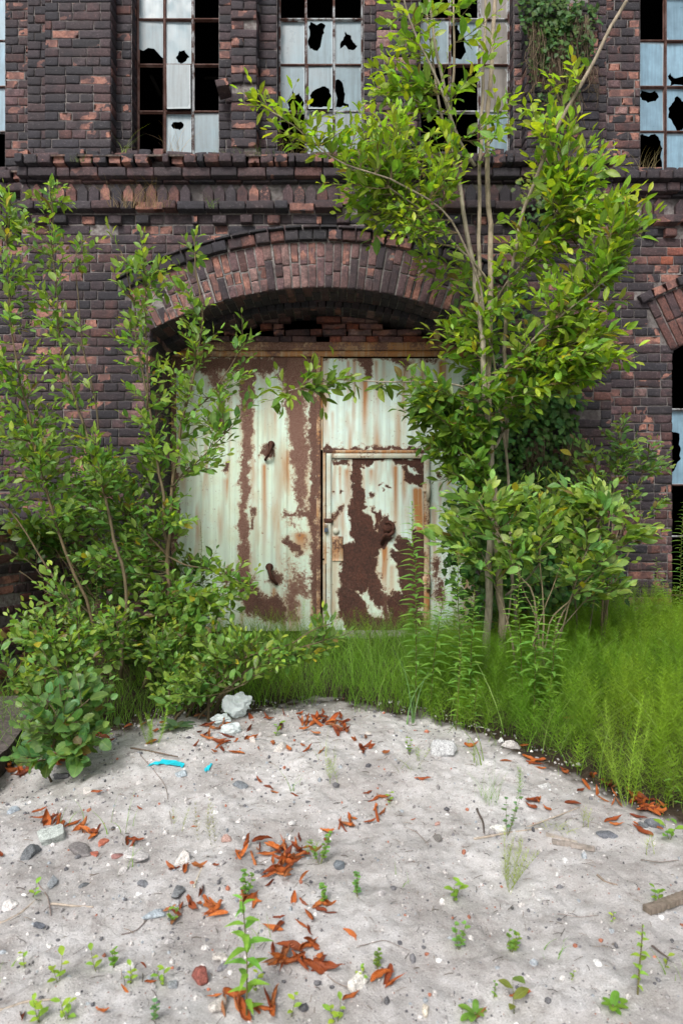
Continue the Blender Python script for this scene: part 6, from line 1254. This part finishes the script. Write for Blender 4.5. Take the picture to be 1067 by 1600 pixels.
for a in [(52, 1336, 40, 20, DK, 'dark grey stone touching the left side of the square granite block', .5), (210, 1337, 66, 10, (.55, .53, .53), 'flat whitish strip of stone lying in the sand right of the granite block', .25), (287, 1346, 34, 22, (.66, .63, .6), 'rounded white stone right of the flat whitish strip', .6), (161, 1318, 24, 12, (.42, .14, .09), 'orange-red brick fragment above the flat whitish strip', .5), (148, 1336, 20, 12, RD, 'red brick crumb directly left of the flat whitish strip', .5),
          (184, 1338, 18, 14, (.25, .13, .12), 'reddish fragment at the left end of the flat whitish strip', .5), (128, 1334, 46, 20, (.17, .16, .16), 'dark stone half buried between the granite block and the red fragments', .4), (138, 1238, 30, 16, (.6, .57, .55), 'whitish stone with red stains at upper left of the sand', .4), (20, 1270, 22, 18, (.33, .38, .43), 'small bluish grey stone at the left edge', .6), (98, 1213, 34, 14, (.12, .12, .13), 'dark flat stone near the left rim of the sand', .3), (378, 1228, 24, 30, (.18, .20, .22), 'dark grey flat stone right of the cyan scrap', .3),
          (284, 1212, 26, 12, (.36, .42, .46), 'light blue-grey stone just under the cyan scrap', .4), (242, 1430, 42, 28, (.33, .38, .42), 'triangular blue-grey slate in front of the curled leaves', .35), (280, 1396, 36, 26, (.17, .18, .19), 'dark rounded stone above the triangular slate', .6), (272, 1416, 22, 14, (.36, .36, .37), 'small grey stone between the dark rounded stone and the slate', .6), (362, 1146, 36, 18, (.5, .51, .5), 'grey-white rubble piece under the crumpled plastic bag', .5), (393, 1157, 26, 15, CR, 'pale stone lying right of the crumpled plastic bag', .5),
          (440, 1170, 28, 14, CR, 'pale flat stone beside leaf litter near the sand rim', .4), (690, 1176, 42, 30, (.42, .43, .44), 'large light grey angular rubble block near the right sand rim', .8), (800, 1168, 26, 20, (.45, .43, .42), 'grey stone at the right sand rim next to a white pebble', .7), (782, 1159, 16, 7, (.75, .75, .75), 'thin white pebble at the right sand rim', .5), (852, 1230, 30, 16, (.5, .5, .5), 'pale flat stone in front of the horsetail carpet', .4), (947, 1308, 32, 16, (.13, .14, .16), 'dark grey stone left of the dark boulder pair', .5),
          (1022, 1290, 24, 24, (.14, .15, .17), 'dark blue-black stone at the right beside the seedling', .8), (1003, 1292, 18, 18, (.16, .17, .18), 'smaller dark stone left of the dark blue-black stone', .8), (315, 1532, 22, 38, (.22, .075, .06), 'dark red oblong brick shard in the lower left foreground', .6), (338, 1576, 30, 30, (.52, .49, .46), 'pale cream stone beside red leaves at the bottom edge', .7), (562, 1536, 38, 26, (.62, .60, .56), 'white crusty stone behind the yellow-green seedling', .6), (532, 1354, 18, 18, (.14, .16, .18), 'small dark bluish stone right of the main leaf pile', .6),
          (934, 1507, 15, 13, (.7, .7, .7), 'small bright white pebble in the bare right foreground', .6), (877, 1530, 8, 12, (.7, .68, .66), 'tiny white pebble near the bottom right', .6), (684, 1312, 24, 14, (.2, .19, .18), 'dark stone sunk in the centre of the sand', .3), (683, 1288, 16, 10, (.45, .28, .24), 'pinkish brick crumb above the dark sunken stone', .5), (18, 1417, 32, 14, (.6, .58, .57), 'white stone at the left edge above the long twig', .5), (665, 1580, 12, 24, (.6, .54, .45), 'narrow cream shard at the bottom edge of the sand', .4), (778, 1296, 24, 22, (.68, .68, .65), 'white chunk at the foot of the bluish-green sprig', .7),
          (82, 1380, 30, 16, (.25, .27, .29), 'bluish patchy stone under the small sprout at left', .35), (130, 1386, 20, 10, DK, 'small black stone left of the dark rounded stone', .5), (60, 1448, 12, 24, (.09, .10, .12), 'small black shard standing in the sand at left', .6), (355, 1312, 18, 20, (.45, .3, .26), 'pinkish stone directly left of the main leaf pile', .5), (225, 1382, 16, 20, (.2, .21, .23), 'small slate-grey stone left of the dark rounded stone', .4), (192, 1362, 20, 12, (.55, .53, .52), 'pale pebble below the flat whitish strip', .5),
          (345, 1497, 30, 16, CR, 'pale stone at the left foot of the foreground goldenrod', .4), (346, 1513, 18, 14, (.2, .2, .22), 'grey stone by the foreground goldenrod, below the pale one', .5), (195, 1514, 24, 26, (.55, .54, .53), 'whitish stone behind the small-leaved sprout at lower left', .4), (270, 1540, 20, 20, (.26, .28, .3), 'grey stone left of the red brick shard', .4), (33, 1498, 12, 10, (.68, .67, .65), 'small white pebble beside the tiny sprout at the left edge', .6), (78, 1478, 10, 10, (.68, .67, .65), 'small white pebble on open sand at lower left', .6), (575, 1146, 16, 10, CR, 'pale pebble between two leaf patches at the rim', .5),
          (640, 1128, 26, 16, (.28, .27, .26), 'grey clod of rubble under the horsetails at the rim', .6), (610, 1145, 20, 12, (.38, .36, .35), 'pale grey clod at the rim below the wicket door', .6), (500, 1300, 9, 8, (.6, .6, .6), 'tiny white pebble above the main leaf pile', .6), (325, 1243, 10, 8, (.7, .7, .7), 'tiny white pebble in the middle of the left sand', .6), (800, 1420, 8, 6, (.1, .1, .1), 'tiny black pebble right of the yellowish horsetail', .6), (410, 1366, 14, 12, (.14, .14, .15), 'dark pebble at the lower left edge of the main leaf pile', .6)]:
    stone(*a)
# gravel: uncountable grit ------------------------------------------------------------------
mb = MB(); ico = np.array([[0, 0, 1], [.89, 0, .45], [.28, .85, .45], [-.72, .53, .45], [-.72, -.53, .45], [.28, -.85, .45], [.72, .53, -.45], [-.28, .85, -.45], [-.89, 0, -.45], [-.28, -.85, -.45], [.72, -.53, -.45], [0, 0, -1]])
ft = np.array([(0, 1, 2), (0, 2, 3), (0, 3, 4), (0, 4, 5), (0, 5, 1), (1, 6, 2), (2, 7, 3), (3, 8, 4), (4, 9, 5), (5, 10, 1), (6, 7, 2), (7, 8, 3), (8, 9, 4), (9, 10, 5), (10, 6, 1), (11, 7, 6), (11, 8, 7), (11, 9, 8), (11, 10, 9), (11, 6, 10)])
def dens_p(px, py, x, y): return (py > edge_y(px) - 25) * (px > -80) * (px < 1150) * np.clip(.25 + .9 * vnoise(xy3(x, y) * 2.5, 61) + .35 * (px < 450), 0, 1)
X_, Y_ = scatter(5200, -3.0, 2.6, 1.9, 5.0, dens_p); n = len(X_); r_ = np.clip(rng.lognormal(-5.45, .55, n), .0015, .016)
V = (np.stack([X_, Y_, ground_z(X_, Y_) + r_ * .1], 1)[:, None, :] + ico[None] * (r_[:, None] * rng.uniform(.6, 1.3, (n, 3)))[:, None, :] * rng.uniform(.75, 1.25, (n, 12, 1)))
pal = np.array([(.6, .58, .57), (.45, .43, .42), (.3, .29, .29), (.14, .14, .15), (.09, .09, .1), (.35, .14, .09), (.30, .33, .36), (.7, .7, .7)]); C = pal[rng.choice(8, n, p=[.16, .2, .2, .18, .08, .05, .08, .05])] * rng.uniform(.8, 1.2, n)[:, None]
mb.add(V.reshape(-1, 3), t=(ft[None] + (np.arange(n) * 12)[:, None, None]).reshape(-1, 3), c=np.repeat(np.concatenate([C, np.ones((n, 1))], 1), 12, 0))
tag(mb.build('gravel', M['stone'], smooth=False), 'fine gravel and brick grit strewn over the pale sand', None, None, 'stuff')
# tiny straw and root bits
mb = MB()
X_, Y_ = scatter(900, -2.8, 2.4, 2.0, 4.8, lambda px, py, x, y: (py > edge_y(px) - 5) * 1.0); zz_ = ground_z(X_, Y_)
for x, y, z in zip(X_, Y_, zz_):
    a = random.uniform(0, 6.28); l_ = random.uniform(.01, .05); g = random.choice((.35, .7, 1.4)); p0 = Vector((x, y, z + .003)); p1 = p0 + Vector((math.cos(a) * l_, math.sin(a) * l_, random.uniform(0, .006))); tube(mb, [p0, (p0 + p1) / 2 + Vector((.002, 0, .003)), p1], random.uniform(.0006, .0014), 4, (.16 * g, .125 * g, .095 * g, 1), cap=False)
tag(mb.build('plant_debris', M['bark'], smooth=False), 'short bits of straw and roots strewn over the sand', None, None, 'stuff')
# curled dead leaves -------------------------------------------------------------------------
def dead_mesh(seed, curl, wid, twist):
    random.seed(seed); nu, nv = 17, 11; u = np.linspace(0, 1, nu); v = np.linspace(-1, 1, nv); U, Vv = np.meshgrid(u, v, indexing='ij'); w = np.sin(np.pi * np.clip(U * .96 + .02, 0, 1) ** 1.15) ** .62 * wid
    cur = curl * (0.6 + .7 * vnoise(xy3(U * 3, U * 0), seed).reshape(U.shape)); ang = Vv * cur; R_ = w / np.maximum(cur, .3)
    x = R_ * np.sin(ang); z = R_ * (1 - np.cos(ang)); y = U - .5; bd = seed % 3 * 1.1 + .6; z = z + bd * .35 * (y ** 2) * 1.2; tw = twist * y; x2 = x * np.cos(tw) - z * np.sin(tw); z2 = x * np.sin(tw) + z * np.cos(tw)
    nz_ = (fbm(xy3(U * 6 + seed, Vv * 3), seed, 3).reshape(U.shape) - .5) * .09 + .035 * np.sin(U * 4 + seed); P_ = np.stack([x2 + nz_, y, z2 + nz_], -1).reshape(-1, 3); P_[:, 2] -= P_[:, 2].min()
    i, j = np.meshgrid(np.arange(nu - 1), np.arange(nv - 1), indexing='ij'); i = i.ravel(); j = j.ravel(); mb = MB(); mb.add(P_, np.stack([i * nv + j, (i + 1) * nv + j, (i + 1) * nv + j + 1, i * nv + j + 1], 1), c=np.stack([U.ravel(), U.ravel() * 0, U.ravel() * 0, np.abs(Vv.ravel())], 1))
    tube(mb, [P_[(nv // 2)], P_[nv // 2] + np.array([.01, -.08, .02])], .012, 5, (0, 0, 0, 0)); return mb.build('fallen_leaf', M['dead'], mesh_only=True)
DM = [dead_mesh(k, c, w, t) for k, (c, w, t) in enumerate([(1.8, .28, .9), (2.7, .24, -1.2), (2.1, .31, 1.5), (3.1, .22, .8), (1.2, .25, -.9), (2.4, .27, 1.9), (2.0, .24, -1.6), (3.4, .25, 1.1)])]
random.seed(302)
def dead(px, py, lpx, label, group, lift=0.0, ang=None):
    p = hit(px, py); k = F / p.y; s = lpx / k; o = bpy.data.objects.new('fallen_leaf', random.choice(DM)); COL.objects.link(o); s = min(s * .85, .125); o.scale = (s * random.uniform(.55, 1.05), s, s * random.uniform(.7, 1.3))
    o.location = p + Vector((0, 0, .003 + lift)); o.rotation_euler = (random.gauss(0, .22) if not lift else random.gauss(0, .45), random.choice((0, 0, math.pi * .0, random.gauss(0, .5))), random.uniform(0, 6.28) if ang is None else ang); return tag(o, label, 'leaf', group, 'thing')
ORD = ['first', 'second', 'third', 'fourth', 'fifth', 'sixth', 'seventh', 'eighth', 'ninth', 'tenth', 'eleventh', 'twelfth']
def pile(pts, n, size, label, group, rx=8, ry=5, layers=1, sz=.3):
    """leaves along a polyline of photo pixels"""
    out = []
    for k in range(n):
        i = random.uniform(0, len(pts) - 1.001) if len(pts) > 1 else 0; a = pts[int(i)]; b_ = pts[min(int(i) + 1, len(pts) - 1)]; f = i - int(i)
        x = a[0] + (b_[0] - a[0]) * f + random.gauss(0, rx * 1.25); y = a[1] + (b_[1] - a[1]) * f + random.gauss(0, ry * 1.25); out.append([x, y, dead(x, y, size * random.uniform(1 - sz, 1 + sz), label, group, random.uniform(0, .012 * (layers - 1)))])
    # each label says where in its patch the leaf lies
    out.sort(key=lambda q: q[0]); m_ = len(out); low = label[0].lower() + label[1:]
    if m_ <= 12:
        for k, q in enumerate(out): q[2]['label'] = ORD[k] + ' from the left: ' + low if 0 < k < m_ - 1 else ('leftmost ' if k == 0 else 'rightmost ') + low
    else:
        cols = [out[i * m_ // 4:(i + 1) * m_ // 4] for i in range(4)]
        for nm, c_ in zip(('left end', 'left middle', 'right middle', 'right end'), cols):
            c_.sort(key=lambda q: q[1])
            for k, q in enumerate(c_): q[2]['label'] = ('uppermost ' if k == 0 else 'lowest ' if k == len(c_) - 1 else ORD[k] + '-highest ') + low + ', ' + nm
G = lambda w: f'dead leaves {w}'
pile([(318, 1132), (330, 1150), (345, 1168), (375, 1165)], 22, 26, 'small rust-red leaf in the litter around the crumpled plastic bag', G('around the plastic bag'), 12, 8, 2)
pile([(400, 1135), (425, 1130), (390, 1150)], 6, 24, 'small curled rust-red leaf right of the crumpled plastic bag', G('right of the plastic bag'), 10, 5)
pile([(462, 1120), (490, 1132), (520, 1130), (545, 1142)], 34, 24, 'small rust-red leaf in the wide litter patch below the gate', G('at the rim below the gate'), 14, 9, 2)
pile([(560, 1158), (575, 1168), (590, 1178)], 10, 24, 'small rust-red leaf in the patch right of the wide litter', G('descending from the rim'), 9, 6, 2)
pile([(440, 1150), (470, 1168), (500, 1165)], 6, 22, 'scattered small rust-red leaf just below the wide litter patch', G('scattered below the rim'), 14, 5)
pile([(70, 1285), (95, 1282), (110, 1300), (130, 1305), (150, 1300)], 14, 34, 'rust-red leaf in the pile around the square granite block', G('around the granite block'), 8, 5, 2)
pile([(198, 1318), (206, 1314)], 3, 28, 'curled rust-red leaf in the tiny clump right of the granite block', G('right of the granite block'), 4, 3)
pile([(385, 1345), (410, 1335), (430, 1345), (450, 1330), (470, 1340), (440, 1355), (430, 1370), (455, 1350)], 44, 32, 'rust-red leaf in the large main pile left of centre', G('in the main pile'), 13, 9, 3)
pile([(262, 1358), (290, 1354), (335, 1352), (365, 1350)], 6, 32, 'rust-red leaf in the thin trail left of the main pile', G('in the trail left of the main pile'), 6, 3)
pile([(508, 1312), (525, 1302), (550, 1285), (575, 1280), (595, 1275)], 12, 30, 'rust-red leaf in the diagonal trail right of the main pile', G('in the trail right of the main pile'), 6, 5, 2)
pile([(572, 1236), (605, 1252), (600, 1243)], 5, 28, 'rust-red leaf by the yellowish sprout above the diagonal trail', G('above the diagonal trail'), 8, 3)
pile([(262, 1432), (290, 1425), (310, 1420), (330, 1420), (345, 1425)], 13, 36, 'curled rust-red leaf in the row right of the triangular slate', G('right of the triangular slate'), 8, 5, 2)
dead(314, 1396, 42, 'single upright-pointing curled red leaf above the row by the triangular slate', G('single'), 0, 0)
pile([(400, 1450), (430, 1455), (455, 1440), (475, 1450)], 6, 34, 'rust-red leaf scattered between main pile and foreground pile', G('between the piles'), 12, 6)
pile([(380, 1400), (395, 1410)], 6, 32, 'curled rust-red leaf at the green sprig below the main pile', G('below the main pile'), 10, 6)
pile([(425, 1505), (445, 1495), (460, 1515), (440, 1525), (480, 1500), (500, 1520)], 17, 44, 'orange-red leaf in the large foreground pile right of the goldenrod', G('in the foreground pile'), 10, 8, 3)
dead(492, 1524, 62, 'largest broad ribbed orange leaf at the right end of the foreground pile', G('single'), .012, 1.9); dead(488, 1484, 46, 'long dark red curled leaf pointing right at the top of the foreground pile', G('single'), .01, 1.3)
pile([(345, 1560), (370, 1570), (395, 1580), (420, 1560), (380, 1595)], 11, 44, 'orange-red leaf around the foot of the foreground goldenrod', G('around the foreground goldenrod'), 12, 8, 2)
pile([(595, 1530), (605, 1520)], 4, 50, 'long orange-red leaf beside the fern-like sprout in the foreground', G('beside the fern-like sprout'), 8, 8, 2)
pile([(505, 1420), (525, 1420)], 4, 32, 'curled rust-red leaf next to the clover sprig below the main pile', G('next to the clover sprig'), 6, 4)
for (x, y, s, l, a) in [(660, 1220, 30, 'single curled leaf in the upper middle of the sand, below the grey block', 1.4), (545, 1462, 36, 'lone curled red leaf right of the leaves between the piles', .7), (548, 1562, 32, 'lone curled red leaf at the bottom left of the white crusty stone', 1.8), (748, 1590, 44, 'curled red leaf under the crinkled seedling at the bottom edge', 2.3), (812, 1558, 40, 'curled orange-red leaf beside the brownish seedling at the bottom edge', 1.5), (459, 1408, 30, 'small upright curled leaf alone below the main pile', .2), (474, 1413, 24, 'short red leaf just right of the small upright one', .5),
                        (218, 1265, 16, 'tiny orange leaf alone in the left sand', 1.), (420, 1232, 24, 'small orange-red leaf alone above the main pile', 1.0), (430, 1240, 20, 'small reddish leaf under the lone orange one', 2.), (460, 1244, 16, 'tiny orange leaf right of centre left', 1.), (405, 1222, 18, 'tiny brown curl near the dark flat stone', .5), (736, 1168, 24, 'small leaf right of the light grey block', 1.2), (790, 1190, 22, 'small leaf in the sand below the white pebble at the rim', 1.7), (152, 1240, 22, 'orange leaf touching the whitish stained stone', 1.), (304, 1293, 14, 'tiny orange leaf in the middle left sand', 1.),
                        (160, 1583, 30, 'lone red leaf near the bottom left corner', 1.3), (35, 1590, 34, 'brown-red leaf at the very bottom left', .6), (195, 1548, 24, 'small red leaf beside the whitish stone at lower left', 1.), (235, 1538, 20, 'small orange leaf left of the red brick shard', 1.6), (2, 1338, 20, 'orange leaf cut by the left edge', 1.), (225, 1510, 22, 'small orange-brown leaf above the red brick shard', .9), (645, 1282, 14, 'tiny orange leaf in the centre of the sand', 1.)]:
    dead(x, y, s, l, G('single'), 0, a)
pile([(0, 1215), (25, 1208), (50, 1195), (80, 1190), (105, 1180)], 18, 36, 'rust-red leaf along the far left rim beside the slab', G('along the far left rim'), 6, 4, 2)
pile([(125, 1178), (145, 1165), (165, 1155)], 12, 34, 'curled rust-red leaf along the rim under the young poplar', G('under the young poplar'), 6, 4, 2)
pile([(195, 1135), (232, 1160), (255, 1125)], 6, 22, 'small red leaf around the bushy yellow-green sprout', G('around the bushy sprout'), 8, 5)
pile([(800, 1165), (815, 1180), (835, 1190)], 6, 28, 'curled red leaf at the horsetail rim right of the grey stone', G('right of the grey rim stone'), 7, 5)
pile([(820, 1250), (835, 1262), (860, 1255), (880, 1248)], 6, 32, 'red leaf in the loose group below the horsetail carpet', G('before the horsetail carpet'), 9, 5)
pile([(885, 1215), (930, 1232), (965, 1245), (1000, 1262), (1030, 1272)], 34, 26, 'small red leaf in the band before the horsetail carpet', G('along the horsetail carpet'), 10, 7, 2)
pile([(950, 1275), (975, 1290), (990, 1300), (1050, 1300)], 6, 28, 'curled red leaf around the dark stones at right', G('around the dark stones'), 12, 5)
pile([(850, 1100), (930, 1060), (990, 1090), (900, 1150)], 7, 22, 'pinkish fallen leaf caught high in the horsetail carpet', G('caught in the horsetails'), 20, 15)
# sticks and boards -----------------------------------------------------------------------
def stick(pts, rpx, label, col=(.17, .13, .1), name='twig', cat='twig', up=.004):
    w_ = [hit(*q) + Vector((0, 0, up)) for q in pts]; k = F / w_[0].y; mb = MB(); sp_ = smooth_path(w_, 16, .008, int(pts[0][0])); tube(mb, sp_, np.linspace(rpx / k, rpx / k * .6, 16), 6, (*col, 1)); return tag(mb.build(name, M['bark'], None, tuple(w_[0])), label, cat, 'twigs lying on the sand', 'thing')
PAL_ = (.42, .36, .3)
for a in [([(205, 1170), (240, 1176), (278, 1183)], 1.6, 'dark thin twig lying above the cyan scrap'), ([(740, 1312), (790, 1304), (845, 1296)], 2.0, 'pale long twig crossing behind the yellowish horsetail', PAL_), ([(800, 1300), (850, 1285), (905, 1262)], 1.6, 'pale forked twig rising to the right above the grass bunch', PAL_), ([(0, 1444), (30, 1430), (58, 1408)], 2.2, 'pale root running in from the left edge', PAL_), ([(80, 1414), (110, 1417), (146, 1418)], 2.0, 'short pale stick below the small sprout at left', PAL_),
          ([(304, 1388), (313, 1362), (322, 1340)], 1.8, 'straight pale stalk pointing up left of the main leaf pile', (.6, .55, .45)), ([(0, 1580), (40, 1566), (95, 1564)], 2.4, 'curved pale root at the bottom left', PAL_), ([(745, 1265), (754, 1285), (755, 1305)], 2.0, 'short dark twig stub left of the yellowish horsetail', (.1, .08, .07)), ([(932, 1368), (945, 1380), (965, 1384)], 2.0, 'small crooked twig in the right sand', (.25, .2, .16)), ([(1018, 1480), (1030, 1490), (1045, 1500)], 1.6, 'short dark twig near the right edge', (.12, .09, .08)),
          ([(60, 1380), (75, 1400), (80, 1432)], 1.2, 'thin bent twig hanging down the left sand slope', (.25, .2, .18)), ([(220, 1180), (260, 1230), (268, 1290)], .8, 'hair-thin root right of the stained stone', (.28, .24, .22)), ([(620, 1290), (650, 1300), (670, 1322)], .8, 'hair-thin curved root in the centre', (.3, .25, .22)), ([(500, 1520), (525, 1540), (560, 1552)], 1., 'thin root between the foreground pile and white stone', (.3, .25, .22)), ([(190, 1462), (215, 1455), (240, 1430)], 1.2, 'thin grey twig left of the triangular slate', (.2, .17, .16)), ([(870, 1430), (905, 1436), (935, 1432)], .8, 'faint thin root right of centre', (.28, .24, .22)), ([(560, 1480), (600, 1470), (640, 1488)], .8, 'faint thin root in the middle foreground', (.28, .24, .22)), ([(1000, 1345), (1030, 1350), (1060, 1346)], .9, 'thin dark root above the weathered board', (.2, .17, .15))]:
    stick(*a)
def board(a, b_, wpx, tpx, label, col, name='board'):
    p0, p1 = hit(*a), hit(*b_); k = F / p0.y; L_ = (p1 - p0).length; w_ = wpx / k; t_ = tpx / k; mb = MB(); n = 30; ring_ = []
    for i in range(n + 1):
        x = i / n * L_; j_ = (vnoise(np.array([[i * .9, 3.3, px0 * 1.]]), 5)[0] - .5) * .2 * w_ if (px0 := a[0]) else 0; ring_ += [(x, -w_ / 2 + j_, 0), (x, w_ / 2 + j_, 0), (x, w_ / 2 + j_, t_), (x, w_ * .1, t_ * 1.08), (x, -w_ / 2 + j_, t_)]
    mb.add(ring_, [(5 * i + j, 5 * i + (j + 1) % 5, 5 * i + 5 + (j + 1) % 5, 5 * i + 5 + j) for i in range(n) for j in range(5)], [(0, 1, 2), (0, 2, 3), (0, 3, 4), (5 * n, 5 * n + 2, 5 * n + 1), (5 * n, 5 * n + 3, 5 * n + 2), (5 * n, 5 * n + 4, 5 * n + 3)], (*col, 1))
    o = mb.build(name, M['bark'], None, smooth=False); o.location = p0 + Vector((0, 0, .003)); d = p1 - p0; o.rotation_euler = (0, -math.atan2(d.z, math.hypot(d.x, d.y)), math.atan2(d.y, d.x)); return tag(o, label, 'board' if name == 'board' else 'wood', None, 'thing')
board((1010, 1428), (1080, 1402), 16, 9, 'weathered grey board end lying at the right edge of the sand', (.2, .165, .135)); board((862, 1318), (928, 1330), 9, 5, 'splintered grey wood lath lying on the right sand', (.33, .29, .26), 'wood_splinter'); board((852, 1306), (900, 1320), 7, 4, 'shorter wood splinter just above the grey lath', (.42, .37, .33), 'wood_splinter')
# litter --------------------------------------------------------------------------------
def crumple(px, py, w, h, label, seed, name='plastic_bag'):
    p = hit(px, py); k = F / p.y; n1, n2 = 40, 26; T_, PH = np.meshgrid(np.linspace(0, 2 * math.pi, n1, endpoint=False), np.linspace(.03, math.pi - .03, n2), indexing='ij'); d = np.stack([np.sin(PH) * np.cos(T_), np.sin(PH) * np.sin(T_), np.cos(PH)], -1).reshape(-1, 3)
    pl = unit(rng.normal(0, 1, (26, 3))); dist = rng.uniform(.55, 1.0, 26); r_ = np.full(len(d), 1.1)
    for a, b_ in zip(pl, dist): c = d @ a; r_ = np.where(c > .1, np.minimum(r_, b_ / np.maximum(c, .1)), r_)
    r_ = r_ * (1 - np.abs(fbm(d * 1.6 + seed, seed, 2) - .5) * 1.0); V = d * r_[:, None] * np.array([w / k / 2, w / k / 2.4, h / k / 2]) * 1.35; i, j = np.meshgrid(np.arange(n1), np.arange(n2 - 1), indexing='ij'); i = i.ravel(); j = j.ravel()
    mb = MB(); mb.add(V, np.stack([i * n2 + j, i * n2 + j + 1, ((i + 1) % n1) * n2 + j + 1, ((i + 1) % n1) * n2 + j], 1)); o = mb.build(name, M['plastic'], None, smooth=False); o.location = p + Vector((0, 0, -V[:, 2].min() - .004)); return tag(o, label, 'plastic bag', 'crumpled plastic at the rim', 'thing')
crumple(374, 1122, 42, 32, 'large crumpled clear plastic bag shining at the rim of the sand', 3); crumple(346, 1133, 32, 14, 'flatter crumpled clear plastic piece left of the larger one', 8); crumple(362, 1145, 32, 18, 'small clear plastic lump just under the large crumpled one', 12)
def scrap(pts, label):
    hs_ = [hit(*q) for q in pts]; c_ = sum(hs_, Vector()) / len(hs_); n = 14; V = []; Q = []; random.seed(int(pts[0][0]))
    for i in range(n):
        f = i / (n - 1) * (len(hs_) - 1); a = hs_[int(min(f, len(hs_) - 1.01))]; b_ = hs_[min(int(f) + 1, len(hs_) - 1)]; q = a.lerp(b_, f - int(f)); w_ = .028 * math.sin(math.pi * (i + .7) / (n + .4)) + .004
        for s in (-1, 0, 1): V.append((q.x + random.uniform(-.006, .006), q.y + s * w_ + random.uniform(-.012, .012), g1(q.x, q.y + s * w_) + .006 + random.uniform(0, .009)))
    Q = [(3 * i + a, 3 * i + a + 1, 3 * i + a + 4, 3 * i + a + 3) for i in range(n - 1) for a in (0, 1)]; mb = MB(); mb.add(V, Q); o = mb.build('plastic_scrap', M['cyan'], None, tuple(c_), smooth=False)
    m_ = o.modifiers.new('solid', 'SOLIDIFY'); m_.thickness = .001; tag(o, label, 'plastic scrap', None, 'thing')
scrap([(232, 1198), (255, 1193), (275, 1196), (292, 1199)], 'long torn bright cyan plastic scrap on the left of the sand'); scrap([(320, 1206), (331, 1198)], 'tiny cyan plastic scrap right of the long torn one')
# every plant and wall that stands by itself is a thing
for o in list(scene.objects):
    if o.parent is None and o.get('category') and not o.get('kind'): o['kind'] = 'thing'
